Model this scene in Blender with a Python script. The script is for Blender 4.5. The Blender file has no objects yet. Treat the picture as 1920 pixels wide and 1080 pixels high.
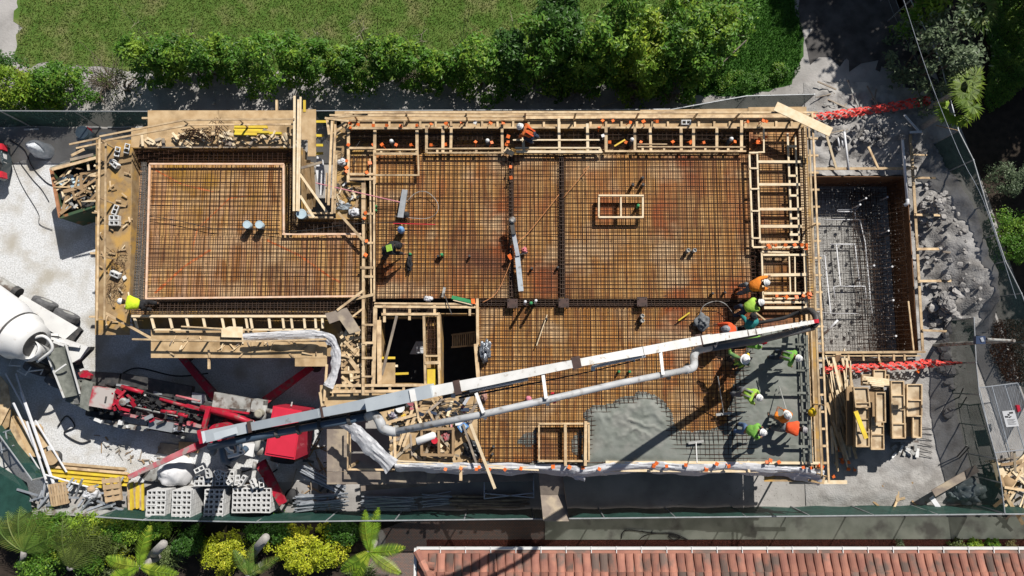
import bpy, bmesh, math, random
from mathutils import Vector, Matrix, noise
random.seed(7)
SC = bpy.context.scene
COL = SC.collection
# ---------------------------------------------------------------- camera, sky, sun, exposure
CAM_H, TILT, FPX = 31.0, math.radians(6.5), 1321.0
cam = bpy.data.cameras.new('camera'); cam_ob = bpy.data.objects.new('camera', cam); COL.objects.link(cam_ob)
cam_ob.location = (0, 0, CAM_H); cam_ob.rotation_euler = (TILT, 0, 0)
cam.sensor_width = 36; cam.lens = 36 * FPX / 1920; cam.clip_end = 1500; cam.clip_start = 0.1
SC.camera = cam_ob
SUN_DIR = Vector((0.52, 0.854, 0)).normalized()      # horizontal direction towards the sun
SUN_EL = math.radians(44.5)
world = bpy.data.worlds.new('World'); SC.world = world; world.use_nodes = True
_n = world.node_tree.nodes; _bg = _n['Background']
sky = _n.new('ShaderNodeTexSky'); sky.sky_type = 'NISHITA'; sky.sun_disc = False
sky.sun_elevation = SUN_EL; sky.sun_rotation = math.atan2(SUN_DIR.x, SUN_DIR.y)
world.node_tree.links.new(sky.outputs[0], _bg.inputs[0]); _bg.inputs[1].default_value = 0.05
sun = bpy.data.lights.new('sun', 'SUN'); sun.energy = 5.0; sun.angle = math.radians(0.5); sun.color = (1, 0.955, 0.89)
sun_ob = bpy.data.objects.new('sun', sun); COL.objects.link(sun_ob)
_d = Vector((SUN_DIR.x * math.cos(SUN_EL), SUN_DIR.y * math.cos(SUN_EL), math.sin(SUN_EL)))
sun_ob.rotation_euler = _d.to_track_quat('Z', 'Y').to_euler(); sun_ob.location = (10, 20, 40)
SC.view_settings.view_transform = 'Standard'; SC.view_settings.look = 'None'
SC.view_settings.exposure = 0.02; SC.view_settings.gamma = 1
SC.cycles.max_bounces = 5; SC.cycles.diffuse_bounces = 1; SC.cycles.glossy_bounces = 2; SC.cycles.transparent_max_bounces = 6
# ---------------------------------------------------------------- helpers
S = 3.3            # top of the slab formwork above the ground
def W(px, py, z=0.0):
    u = (px - 960) / FPX; v = (540 - py) / FPX
    dy = v * math.cos(TILT) + math.sin(TILT); dz = v * math.sin(TILT) - math.cos(TILT)
    t = (CAM_H - z) / -dz
    return Vector((u * t, dy * t, z))
R = random.uniform
def R2(a): return random.uniform(-a, a)
class MB:
    def __init__(s): s.v = []; s.f = []
    def poly(s, pts):
        i = len(s.v); s.v += [tuple(p) for p in pts]; s.f.append(tuple(range(i, i + len(pts))))
    def prism(s, top, zb):
        n = len(top); i = len(s.v)
        a = sum(top[k][0] * top[(k+1) % n][1] - top[(k+1) % n][0] * top[k][1] for k in range(n))
        if a < 0: top = top[::-1]
        s.v += [tuple(p) for p in top]
        s.v += [(p[0], p[1], (zb[k] if isinstance(zb, (list, tuple)) else zb)) for k, p in enumerate(top)]
        s.f.append(tuple(range(i, i + n))); s.f.append(tuple(range(i + 2*n - 1, i + n - 1, -1)))
        for k in range(n):
            k2 = (k + 1) % n; s.f.append((i + k, i + n + k, i + n + k2, i + k2))
        return s
    def ppx(s, pts, zt, zb):
        return s.prism([W(x, y, zt) for x, y in pts], zb)
    def beam(s, a, b, w, h, w2=None, h2=None, up=None):
        a = Vector(a); b = Vector(b); d = (b - a)
        if d.length < 1e-6: return s
        d.normalize(); u = Vector(up) if up is not None else Vector((0, 0, 1))
        if abs(d.dot(u)) > 0.98: u = Vector((0, 1, 0))
        x = d.cross(u).normalized(); y = x.cross(d).normalized()
        w2 = w if w2 is None else w2; h2 = h if h2 is None else h2
        i = len(s.v)
        for p, ww, hh in ((a, w, h), (b, w2, h2)):
            for sx, sy in ((-1, -1), (1, -1), (1, 1), (-1, 1)):
                s.v.append(tuple(p + x * (sx * ww / 2) + y * (sy * hh / 2)))
        s.f += [(i+3, i+2, i+1, i), (i+4, i+5, i+6, i+7)] + [(i+k, i+(k+1) % 4, i+4+(k+1) % 4, i+4+k) for k in range(4)]
        return s
    def box(s, c, sx, sy, sz, rz=0.0):
        c = Vector(c); co, si = math.cos(rz), math.sin(rz)
        pts = [Vector((c.x + co*x*sx/2 - si*y*sy/2, c.y + si*x*sx/2 + co*y*sy/2, c.z + sz)) for x, y in ((-1,-1),(1,-1),(1,1),(-1,1))]
        return s.prism(pts, c.z)
    def tube(s, pts, r, n=6, caps=True):
        pts = [Vector(p) for p in pts]; rr = r if isinstance(r, (list, tuple)) else [r] * len(pts)
        i0 = len(s.v); prev = None
        for k, p in enumerate(pts):
            d = (pts[min(k+1, len(pts)-1)] - pts[max(k-1, 0)])
            d = d.normalized() if d.length > 1e-9 else Vector((0, 0, 1))
            if prev is None:
                u = Vector((0, 0, 1)) if abs(d.z) < 0.9 else Vector((1, 0, 0)); x = d.cross(u).normalized()
            else:
                x = (prev - d * prev.dot(d)); x = x.normalized() if x.length > 1e-6 else d.orthogonal().normalized()
            prev = x; y = d.cross(x)
            for j in range(n):
                t = 2 * math.pi * j / n; s.v.append(tuple(p + (x * math.cos(t) + y * math.sin(t)) * rr[k]))
        for k in range(len(pts) - 1):
            for j in range(n):
                a = i0 + k*n + j; b = i0 + k*n + (j+1) % n; s.f.append((a, b, b + n, a + n))
        if caps:
            s.f.append(tuple(i0 + j for j in range(n-1, -1, -1))); s.f.append(tuple(i0 + (len(pts)-1)*n + j for j in range(n)))
        return s
    def lathe(s, c, prof, n=16, axis=None):
        c = Vector(c); ax = (Vector(axis).normalized() if axis is not None else Vector((0, 0, 1)))
        x = ax.orthogonal().normalized(); y = ax.cross(x); i0 = len(s.v)
        for r, h in prof:
            for j in range(n):
                t = 2*math.pi*j/n; s.v.append(tuple(c + ax*h + (x*math.cos(t) + y*math.sin(t))*r))
        for k in range(len(prof)-1):
            for j in range(n):
                a = i0+k*n+j; b = i0+k*n+(j+1) % n; s.f.append((a, b, b+n, a+n))
        s.f.append(tuple(i0+j for j in range(n-1, -1, -1))); s.f.append(tuple(i0+(len(prof)-1)*n+j for j in range(n)))
        return s
    def build(s, name, mat, parent=None, smooth=False, loc=None):
        if loc is None:
            if parent is None and s.v:
                n = len(s.v); loc = Vector((sum(p[0] for p in s.v)/n, sum(p[1] for p in s.v)/n, min(p[2] for p in s.v)))
            else: loc = wloc(parent)
        me = bpy.data.meshes.new(name)
        me.from_pydata([(p[0]-loc[0], p[1]-loc[1], p[2]-loc[2]) for p in s.v], [], s.f); me.update()
        for m in (mat if isinstance(mat, (list, tuple)) else [mat]): me.materials.append(m)
        if smooth: me.polygons.foreach_set('use_smooth', [True]*len(me.polygons))
        o = bpy.data.objects.new(name, me); COL.objects.link(o); o.parent = parent
        if parent is None: o.location = loc
        return o
def wloc(o):
    l = Vector((0, 0, 0))
    while o is not None: l += o.location; o = o.parent
    return l
def tag(o, label=None, cat=None, group=None, kind=None):
    if label: o['label'] = label
    if cat: o['category'] = cat
    if group: o['group'] = group
    if kind: o['kind'] = kind
    return o
def thing(name, label, cat, loc=(0, 0, 0), group=None):
    o = bpy.data.objects.new(name, None); COL.objects.link(o); o.location = loc; o.empty_display_size = .2
    return tag(o, label, cat, group)
def struct(name, mb, mat): return tag(mb.build(name, mat), kind='structure')
def dup(o, loc, rz=0.0, sc=1.0, label=None, parent=None, rot=None):
    c = o.copy(); COL.objects.link(c)
    if parent is None:
        c.location = loc; c.rotation_euler = rot if rot is not None else (0, 0, rz); c.scale = (sc, sc, sc) if not isinstance(sc, (tuple, list)) else sc
        if label: c['label'] = label
    else: c.parent = parent
    for ch in [k for k in KIDS.get(o.name, [])]:
        dup(ch, None, parent=c)
    return c
KIDS = {}
def note_kids(*roots):
    for r in roots:
        KIDS[r.name] = [o for o in COL.objects if o.parent is r]
        note_kids(*KIDS[r.name])
def smoothpath(pts, k=6):
    out = []; P = [Vector(p) for p in pts]; n = len(P)
    for i in range(n-1):
        p0 = P[max(i-1, 0)]; p1 = P[i]; p2 = P[i+1]; p3 = P[min(i+2, n-1)]
        for j in range(k):
            t = j/k
            out.append(0.5*((2*p1)+(p2-p0)*t+(2*p0-5*p1+4*p2-p3)*t*t+(-p0+3*p1-3*p2+p3)*t**3))
    out.append(P[-1]); return out
def hose(name, pxs, r, mat, label, cat, group=None, n=6, parent=None):
    m = MB(); m.tube(smoothpath([W(*p) for p in pxs]), r, n)
    o = m.build(name, mat, parent, smooth=True)
    if label: tag(o, label, cat, group)
    return o
# ---------------------------------------------------------------- materials
MATS = {}
def mat(name, c1, c2=None, scale=4.0, rough=0.8, bump=0.0, isl=0.0, obj=0.0, metal=0.0, detail=6.0, stretch=(1, 1, 1), lo=0.35, hi=0.65, c3=None, s3=1.0, lo3=.5, hi3=.6, spec=0.3, trans=0.0, bscale=None, emit=None, alpha=1.0, coat=0.0, world_co=False):
    m = bpy.data.materials.new(name); m.use_nodes = True; nt = m.node_tree; N = nt.nodes; L = nt.links; b = N['Principled BSDF']
    b.inputs['Roughness'].default_value = rough; b.inputs['Metallic'].default_value = metal; b.inputs['Specular IOR Level'].default_value = spec
    if coat: b.inputs['Coat Weight'].default_value = coat
    c2 = c2 or tuple(x*0.75 for x in c1)
    tc = N.new('ShaderNodeTexCoord'); mp = N.new('ShaderNodeMapping'); mp.inputs['Scale'].default_value = stretch
    src = tc.outputs['Object']
    if world_co:
        g0 = N.new('ShaderNodeNewGeometry'); src = g0.outputs['Position']
    L.new(src, mp.inputs[0])
    oi = N.new('ShaderNodeObjectInfo'); ge = N.new('ShaderNodeNewGeometry')
    # shift the texture by object and island so that repeats do not match
    ad = N.new('ShaderNodeVectorMath'); ad.operation = 'ADD'; mu = N.new('ShaderNodeMath'); mu.operation = 'MULTIPLY_ADD'
    L.new(oi.outputs['Random'], mu.inputs[0]); mu.inputs[1].default_value = 37.0; L.new(ge.outputs['Random Per Island'], mu.inputs[2])
    L.new(mp.outputs[0], ad.inputs[0])
    if isl or obj: L.new(mu.outputs[0], ad.inputs[1])
    no = N.new('ShaderNodeTexNoise'); no.inputs['Scale'].default_value = scale; no.inputs['Detail'].default_value = detail; L.new(ad.outputs[0], no.inputs['Vector'])
    mr = N.new('ShaderNodeMapRange'); mr.inputs[1].default_value = lo; mr.inputs[2].default_value = hi; L.new(no.outputs['Fac'], mr.inputs[0])
    mx = N.new('ShaderNodeMix'); mx.data_type = 'RGBA'; L.new(mr.outputs[0], mx.inputs[0])
    mx.inputs[6].default_value = (*c1, 1); mx.inputs[7].default_value = (*c2, 1); out = mx.outputs[2]
    if c3:
        n3 = N.new('ShaderNodeTexNoise'); n3.inputs['Scale'].default_value = s3; n3.inputs['Detail'].default_value = 5; L.new(ad.outputs[0], n3.inputs['Vector'])
        m3 = N.new('ShaderNodeMapRange'); m3.inputs[1].default_value = lo3; m3.inputs[2].default_value = hi3; L.new(n3.outputs['Fac'], m3.inputs[0])
        x3 = N.new('ShaderNodeMix'); x3.data_type = 'RGBA'; L.new(m3.outputs[0], x3.inputs[0]); L.new(out, x3.inputs[6]); x3.inputs[7].default_value = (*c3, 1); out = x3.outputs[2]
    if isl or obj:
        hs = N.new('ShaderNodeHueSaturation'); L.new(out, hs.inputs['Color'])
        a1 = N.new('ShaderNodeMath'); a1.operation = 'MULTIPLY_ADD'; L.new(ge.outputs['Random Per Island'], a1.inputs[0]); a1.inputs[1].default_value = 2*isl; a1.inputs[2].default_value = 1-isl-obj
        a2 = N.new('ShaderNodeMath'); a2.operation = 'MULTIPLY_ADD'; L.new(oi.outputs['Random'], a2.inputs[0]); a2.inputs[1].default_value = 2*obj; L.new(a1.outputs[0], a2.inputs[2])
        L.new(a2.outputs[0], hs.inputs['Value']); out = hs.outputs[0]
    L.new(out, b.inputs['Base Color'])
    if bump:
        bn = N.new('ShaderNodeBump'); bn.inputs['Strength'].default_value = min(bump, 1.0); bn.inputs['Distance'].default_value = 0.03
        nb = N.new('ShaderNodeTexNoise'); nb.inputs['Scale'].default_value = bscale or scale*3; nb.inputs['Detail'].default_value = 5; L.new(ad.outputs[0], nb.inputs['Vector'])
        L.new(nb.outputs['Fac'], bn.inputs['Height']); L.new(bn.outputs[0], b.inputs['Normal'])
    if alpha < 1: b.inputs['Alpha'].default_value = alpha
    if trans:
        tr = N.new('ShaderNodeBsdfTranslucent'); L.new(out, tr.inputs[0]); ms = N.new('ShaderNodeMixShader'); ms.inputs[0].default_value = trans
        o = N['Material Output']; L.new(b.outputs[0], ms.inputs[1]); L.new(tr.outputs[0], ms.inputs[2]); L.new(ms.outputs[0], o.inputs[0])
    MATS[name] = m; return m
pine = mat('pine', (.72, .55, .34), (.56, .39, .22), 5, .75, .2, isl=.18, obj=.20, c3=(.36, .25, .15), s3=2.2, lo3=.50, hi3=.68)
pale = mat('pale_pine', (.85, .71, .50), (.76, .59, .37), 5, .75, .15, isl=.10, obj=.08)
ply = mat('plywood', (.58, .42, .24), (.46, .31, .16), 3.0, .75, .15, isl=.10, obj=.10, c3=(.27, .18, .09), s3=1.1, lo3=.52, hi3=.7)
plyd = mat('dirty_plywood', (.40, .28, .15), (.28, .18, .09), 3.0, .8, .2, isl=.12, obj=.12, c3=(.5, .3, .09), s3=1.6, lo3=.5, hi3=.62)
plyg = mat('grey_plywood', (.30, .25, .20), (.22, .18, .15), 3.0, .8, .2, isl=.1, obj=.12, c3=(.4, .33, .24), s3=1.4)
yel = mat('yellow_lumber', (.80, .62, .05), (.68, .45, .06), 3, .6, .1, isl=.15, obj=.15)
rebar = mat('rebar', (.036, .020, .015), (.085, .036, .018), 6, .75, 0, isl=.35)
rebar_g = mat('grey_rebar', (.10, .095, .09), (.19, .17, .15), 6, .6, 0, isl=.3)
rebar_k = mat('dark_rebar', (.05, .037, .032), (.10, .06, .04), 6, .7, 0, isl=.4)
steelplate = mat('brown_steel', (.10, .06, .05), (.06, .04, .035), 4, .6, .1)
orange = mat('orange_plastic', (.95, .22, .05), (.85, .16, .03), 8, .5, 0, obj=.15)
white = mat('white_paint', (.82, .82, .80), (.74, .74, .73), 2, .35, 0, c3=(.55, .50, .44), s3=3.5, lo3=.62, hi3=.76)
boomw = mat('boom_paint', (.80, .79, .765), (.68, .68, .65), 3, .45, .05, c3=(.33, .25, .18), s3=6, lo3=.60, hi3=.72)
boomg = mat('boom_grey', (.55, .60, .63), (.47, .52, .56), 2, .35, .05, c3=(.3, .27, .24), s3=4, lo3=.64, hi3=.75)
pvc = mat('white_pvc', (.82, .83, .85), (.72, .73, .76), 4, .4)
red = mat('red_paint', (.50, .018, .045), (.34, .015, .03), 3, .4, .05, c3=(.22, .10, .09), s3=4, lo3=.52, hi3=.64)
pink = mat('faded_red', (.62, .20, .22), (.50, .12, .14), 2, .5, .05, c3=(.40, .30, .28), s3=3)
darkmetal = mat('dark_metal', (.045, .047, .05), (.09, .085, .08), 5, .5, .1, isl=.2)
grey = mat('grey_steel', (.42, .44, .46), (.33, .35, .36), 4, .45, .1, metal=.3, isl=.15, obj=.1)
silver = mat('silver_steel', (.55, .58, .62), (.40, .43, .47), 4, .4, .05, metal=.5, isl=.25)
lgrey = mat('light_grey', (.44, .44, .42), (.32, .32, .30), 4, .6, .1, c3=(.16, .13, .11), s3=3, lo3=.50, hi3=.62)
bluepipe = mat('blue_grey_pipe', (.06, .10, .15), (.09, .13, .18), 3, .4, .05)
pipeg = mat('grey_pipe', (.52, .53, .54), (.42, .43, .44), 3, .5, .1, c3=(.24, .22, .20), s3=5, lo3=.56, hi3=.7)
tyre = mat('dusty_tyre', (.16, .16, .165), (.09, .09, .095), 6, .85, .2)
black = mat('black_rubber', (.025, .025, .027), (.04, .04, .042), 5, .7, .1)
cement = mat('dry_cement', (.24, .25, .22), (.15, .16, .14), 5, .9, .3)
cmu = mat('concrete_block', (.72, .72, .71), (.62, .62, .61), 12, .9, .2, obj=.06)
cloudfilm = mat('white_plastic_film', (.86, .87, .90), (.74, .76, .80), 1.5, .35, .25, trans=.3, bscale=5)
clearfilm = mat('clear_plastic_film', (.62, .70, .76), (.46, .55, .62), 3, .2, .5, trans=.3, bscale=9, alpha=.75)
greenmesh = mat('green_mesh', (.024, .085, .068), (.016, .06, .048), 3, .8, .1, alpha=.80)
redmesh = mat('red_mesh', (.85, .06, .05), (.95, .15, .12), 6, .5, .2, isl=.3)
hatwhite = mat('hat_white', (.82, .82, .80), (.78, .78, .76), 3, .3)
hatred = mat('hat_red', (.5, .01, .03), (.42, .01, .02), 3, .25)
hatyel = mat('hat_yellow', (.85, .6, .02), (.8, .55, .02), 3, .3)
lime = mat('lime_cloth', (.45, .72, .10), (.34, .58, .07), 8, .85, .5, bscale=12)
green = mat('green_cloth', (.25, .55, .10), (.18, .42, .07), 8, .85, .5, bscale=12)
limey = mat('lime_yellow_cloth', (.70, .92, .04), (.6, .8, .03), 8, .85, .5, bscale=12)
teal = mat('teal_cloth', (.03, .26, .25), (.03, .20, .20), 8, .85, .5, bscale=12)
orangec = mat('orange_cloth', (.85, .26, .03), (.72, .20, .02), 8, .85, .5, bscale=12)
redc = mat('red_orange_cloth', (.90, .13, .04), (.78, .10, .03), 8, .85, .5, bscale=12)
rustc = mat('rust_orange_cloth', (.62, .16, .04), (.52, .12, .03), 8, .85, .5, bscale=12)
blackc = mat('black_cloth', (.02, .02, .022), (.035, .035, .038), 8, .9, .5, bscale=12)
navy = mat('navy_cloth', (.03, .045, .08), (.05, .065, .10), 8, .9, .5, bscale=12)
jeans = mat('blue_jeans', (.08, .14, .27), (.11, .18, .32), 8, .9, .5, bscale=12)
greyc = mat('grey_cloth', (.20, .21, .22), (.14, .15, .16), 8, .9, .5, bscale=12)
skin = mat('skin', (.30, .16, .10), (.26, .13, .08), 8, .6)
hair = mat('hair', (.02, .015, .012), (.03, .02, .015), 8, .6)
bootm = mat('boot', (.07, .05, .035), (.05, .04, .03), 8, .8)
bluep = mat('blue_plastic', (.10, .27, .62), (.13, .32, .68), 4, .4)
redp = mat('red_plastic', (.65, .03, .05), (.55, .03, .05), 4, .4)
cyanp = mat('pale_blue_plastic', (.52, .64, .70), (.42, .55, .62), 4, .3)
greenp = mat('green_plastic', (.05, .32, .12), (.04, .26, .10), 4, .5)
brownk = mat('kraft_brown', (.40, .27, .15), (.33, .22, .12), 4, .8)
glass = mat('dark_glass', (.02, .025, .03), (.03, .035, .04), 2, .08, spec=.6)
soil = mat('pit_wall', (.14, .07, .035), (.09, .045, .025), 2, .95, .3, c3=(.06, .04, .03), s3=1.5)
stonem = mat('rock', (.42, .40, .38), (.30, .29, .28), 5, .9, .3, obj=.22)
chip = mat('scrap_mix', (.62, .50, .36), (.75, .72, .68), 2, .8, .1, isl=.35)
# ---------------------------------------------------------------- the setting: ground, lawn, gravel, paths, terrain, pool pit
def PXY(p):
    q = Vector(p) - Vector((0, 0, CAM_H)); c, s = math.cos(TILT), math.sin(TILT)
    yv = q.y * c + q.z * s; zv = -q.y * s + q.z * c
    return 960 + FPX * q.x / -zv, 540 - FPX * yv / -zv
def fbm(x, y, z=0, o=4):
    v = 0; a = 1
    for k in range(o): v += a * noise.noise(Vector((x, y, z))); x *= 2.1; y *= 2.1; a *= .5
    return v
def inpoly(x, y, P):
    c = False; n = len(P); j = n - 1
    for i in range(n):
        if (P[i][1] > y) != (P[j][1] > y) and x < (P[j][0]-P[i][0])*(y-P[i][1])/(P[j][1]-P[i][1]+1e-12)+P[i][0]: c = not c
        j = i
    return c
def dpoly(x, y, P):
    best = 1e9; n = len(P)
    for i in range(n):
        ax, ay = P[i][0], P[i][1]; bx, by = P[(i+1) % n][0], P[(i+1) % n][1]; dx, dy = bx-ax, by-ay
        t = max(0, min(1, ((x-ax)*dx+(y-ay)*dy)/(dx*dx+dy*dy+1e-12))); best = min(best, math.hypot(x-ax-t*dx, y-ay-t*dy))
    return best
m_ground = mat('ground_dirt', (.40, .385, .365), (.29, .275, .26), .9, .95, .5, world_co=True, detail=12, c3=(.46, .44, .42), s3=.5, lo3=.5, hi3=.64, bscale=9)
m_gravel = mat('gravel_white', (.80, .81, .82), (.55, .56, .56), 16, .95, .8, world_co=True, detail=14, lo=.38, hi=.64, c3=(.47, .44, .38), s3=.8, lo3=.47, hi3=.68, bscale=30)
m_lawn = mat('lawn_grass', (.085, .165, .025), (.14, .21, .045), 1.6, .95, .9, world_co=True, detail=14, lo=.38, hi=.66, c3=(.22, .215, .09), s3=.8, lo3=.50, hi3=.72, bscale=30)
m_lawn2 = mat('lush_grass', (.03, .09, .014), (.06, .15, .022), 3, .95, .9, world_co=True, detail=14, bscale=25)
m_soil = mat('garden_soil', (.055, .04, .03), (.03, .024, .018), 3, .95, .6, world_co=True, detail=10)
m_mulch = mat('red_mulch', (.14, .045, .03), (.07, .028, .022), 14, .95, .8, world_co=True, detail=10, bscale=24)
m_conc = mat('concrete_path', (.42, .45, .39), (.30, .33, .28), 1.5, .85, .15, world_co=True, detail=10, c3=(.18, .18, .165), s3=1.1, lo3=.52, hi3=.68)
m_wet = mat('wet_concrete', (.225, .24, .215), (.18, .195, .17), 2.5, .62, .35, world_co=True, detail=8, c3=(.24, .245, .22), s3=1.2, lo3=.52, hi3=.62, bscale=5)
m_wet2 = mat('damp_screed', (.17, .185, .165), (.135, .15, .13), 2.0, .45, .3, world_co=True, detail=8)
pool_c = [W(1500, 330, .5), W(1702, 330, .5), W(1724, 661, .5), W(1505, 661, .5)]
PX0 = min(p.x for p in pool_c) ; PX1 = max(pool_c[1].x, pool_c[2].x); PY1 = pool_c[0].y; PY0 = pool_c[2].y
PX1 = (pool_c[1].x + pool_c[2].x) / 2
m = MB(); E = 400
for (x0, x1, y0, y1) in ((-E, PX0, -E, E), (PX1, E, -E, E), (PX0, PX1, -E, PY0), (PX0, PX1, PY1, E)):
    m.poly([(x0, y0, 0), (x1, y0, 0), (x1, y1, 0), (x0, y1, 0)])
struct('ground', m, m_ground)
def sheet(name, pts, z, mt, wob=0.0, kind='structure', n=14):
    P = []
    for i in range(len(pts)):
        a = Vector(pts[i]); b = Vector(pts[(i+1) % len(pts)]); L = (b-a).length
        k = max(1, min(n*4, int(L/(12 if wob else 1e9)))) if wob else 1
        for j in range(k):
            q = a.lerp(b, j/k); P.append((q.x + wob*fbm(q.x*.05, q.y*.05, 3.1), q.y + wob*fbm(q.x*.05, q.y*.05, 9.7)))
    mb = MB(); w = [W(x, y, z) for x, y in P]
    ar = sum(w[k].x*w[(k+1) % len(w)].y - w[(k+1) % len(w)].x*w[k].y for k in range(len(w)))
    mb.poly(w if ar > 0 else w[::-1]); o = mb.build(name, mt); tag(o, kind=kind); return o
sheet('lawn', [(38, -120), (1450, -120), (1320, 30), (1240, 60), (1230, 165), (700, 150), (250, 128), (130, 122), (30, 118)], .006, m_lawn, 16)
sheet('grass_bank', [(1335, 20), (1400, -60), (1475, -60), (1505, 60), (1500, 130), (1480, 160), (1400, 178), (1300, 180), (1290, 90)], .008, m_lawn2, 12)
sheet('gravel_yard', [(-400, 320), (60, 305), (190, 300), (255, 300), (255, 610), (620, 612), (640, 905), (250, 905), (60, 940), (-400, 940)], .005, m_gravel, 9)
sheet('garden_soil', [(-500, 974), (800, 974), (800, 1600), (-500, 1600)], .006, m_soil)
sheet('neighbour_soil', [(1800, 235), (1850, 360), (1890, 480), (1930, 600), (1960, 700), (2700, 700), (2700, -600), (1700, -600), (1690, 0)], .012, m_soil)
sheet('shade_sheet', [(1500, -500), (1500, 40), (1525, 100), (1560, 125), (1620, 110), (1680, 150), (1745, 190), (1790, 230), (1720, 100), (1680, -30), (1650, -500)], .010, mat('shade_sheet', (.11, .104, .10), (.05, .047, .046), 1.5, .95, .5, world_co=True, detail=12), 34)  # dark sheet that paints the tree shade onto the ground
# paver path
def paver_mat():
    m = bpy.data.materials.new('pavers'); m.use_nodes = True; N = m.node_tree.nodes; L = m.node_tree.links; b = N['Principled BSDF']
    g = N.new('ShaderNodeNewGeometry'); br = N.new('ShaderNodeTexBrick'); br.inputs['Scale'].default_value = 4.5
    br.inputs['Color1'].default_value = (.26, .16, .13, 1); br.inputs['Color2'].default_value = (.18, .15, .14, 1); br.inputs['Mortar'].default_value = (.09, .08, .07, 1); br.inputs['Mortar Size'].default_value = .03
    L.new(g.outputs['Position'], br.inputs[0]); L.new(br.outputs[0], b.inputs[0]); b.inputs['Roughness'].default_value = .9
    bu = N.new('ShaderNodeBump'); bu.inputs['Strength'].default_value = .4; L.new(br.outputs['Fac'], bu.inputs['Height']); bu.invert = True; L.new(bu.outputs[0], b.inputs['Normal'])
    return m
m_paver = paver_mat()
sheet('paver_path', [(640, 1200), (690, 1060), (700, 1000), (760, 976), (1022, 976), (1022, 1012), (840, 1020), (800, 1040), (790, 1200)], .014, m_paver)
m = MB(); m.ppx([(1022, 972), (2300, 968), (2300, 1010), (1022, 1012)], .06, 0); struct('concrete_path', m, m_conc)
sheet('mulch_strip', [(800, 1012), (2300, 1010), (2300, 1100), (800, 1100)], .018, m_mulch)
# small stones and blades that no one could count
def scatter(name, n, fn, size, mt, z0=.0, kind='stuff', flat=.5, tall=0):
    mb = MB()
    for _ in range(n):
        q = fn()
        if q is None: continue
        x, y, z = q; s = size * R(.5, 1.5); a = R(0, 6.28)
        if tall:
            h = tall * R(.5, 1.4); ca, sa = math.cos(a)*s, math.sin(a)*s; lx, ly = R2(h*.7), R2(h*.7)
            mb.poly([(x-ca, y-sa, z), (x+ca, y+sa, z), (x+lx, y+ly, z+h)])
        else:
            i = len(mb.v)
            for k in range(4): mb.v.append((x+math.cos(a+k*1.57)*s*R(.6, 1), y+math.sin(a+k*1.57)*s*R(.6, 1), z))
            mb.v.append((x+R2(s*.2), y+R2(s*.2), z+s*flat*1.3)); mb.f += [(i+k, i+(k+1) % 4, i+4) for k in range(4)]
    return tag(mb.build(name, mt), kind=kind)
def inpx(P, z=0.0):
    xs = [p[0] for p in P]; ys = [p[1] for p in P]
    def f():
        x = R(min(xs), max(xs)); y = R(min(ys), max(ys))
        return tuple(W(x, y, z)) if inpoly(x, y, P) else None
    return f
m_blade = mat('grass_blade', (.14, .23, .035), (.25, .29, .08), 1, .8, 0, isl=.35, trans=.3)
m_blade2 = mat('lush_blade', (.05, .16, .018), (.09, .23, .03), 1, .7, 0, isl=.35, trans=.3)
scatter('lawn_blades', 60000, inpx([(40, -10), (1320, -10), (1240, 60), (1230, 150), (700, 140), (250, 125), (30, 118)], .006), .02, m_blade, tall=.06)
scatter('bank_blades', 16000, inpx([(1310, -10), (1490, -10), (1505, 60), (1500, 130), (1480, 158), (1400, 176), (1300, 175)], .008), .022, m_blade2, tall=.09)
m_peb = mat('pebbles', (.72, .71, .68), (.5, .48, .45), 1, .9, 0, isl=.3)
scatter('gravel_stones', 16000, inpx([(-20, 325), (180, 310), (200, 600), (620, 700), (620, 905), (250, 905), (60, 940), (-20, 700)], .005), .018, m_peb)
m_clod = mat('clods', (.40, .38, .36), (.26, .24, .22), 1, .95, 0, isl=.35)
scatter('dirt_crumbs', 16000, inpx([(160, 165), (1240, 165), (1500, 160), (1700, 170), (1930, 700), (1930, 960), (1060, 960), (1540, 880), (1540, 215), (160, 212)], .004), .022, m_clod)
# terrain on the east side of the site
m_terr = mat('dug_dirt', (.44, .425, .405), (.29, .275, .26), 2.2, .95, .9, world_co=True, detail=12, lo=.38, hi=.62, c3=(.42, .41, .40), s3=.7, lo3=.5, hi3=.66, bscale=14)
edgeE = [(1505, 150), (1600, 150), (1745, 170), (1790, 260), (1822, 370), (1850, 480), (1880, 560), (1860, 620), (1815, 640), (1810, 720), (1835, 850), (1870, 950), (1545, 955), (1505, 955)]
def terr_h(px, py):
    def g(cx, cy, rx, ry, h): return h*math.exp(-(((px-cx)/rx)**2+((py-cy)/ry)**2))
    h = .18 + g(1800, 430, 45, 90, .9) + g(1825, 540, 40, 60, .95) + g(1770, 470, 40, 60, .35) + g(1760, 380, 35, 35, .4) + g(1620, 235, 60, 30, .3) + g(1700, 250, 40, 30, .25) + g(1770, 700, 30, 40, .2)
    h -= g(1620, 305, 80, 14, .35) + g(1752, 590, 16, 14, .3)
    r = .5 if py < 640 else .12
    h += r*.34*fbm(px*.04, py*.04, 1.3, 6) + r*.34*abs(fbm(px*.09, py*.09, 4.3, 5)) + r*.05*fbm(px*.5, py*.5, 2.3, 3)
    e = dpoly(px, py, edgeE)/28.0
    return max(-.02, h*min(1, e)+.006 if e < 1 else h)
mb = MB(); st = .13; a = W(1500, 960, 0); b = W(1900, 150, 0); nx = int((b.x-a.x)/st); ny = int((b.y-a.y)/st); idx = {}
for j in range(ny+1):
    for i in range(nx+1):
        x = a.x+i*st; y = a.y+j*st; px, py = PXY((x, y, 0))
        if not inpoly(px, py, edgeE): continue
        if PX0-.05 < x < PX1+.05 and PY0-.05 < y < PY1+.05: continue
        idx[(i, j)] = len(mb.v); mb.v.append((x, y, terr_h(px, py)))
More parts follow.
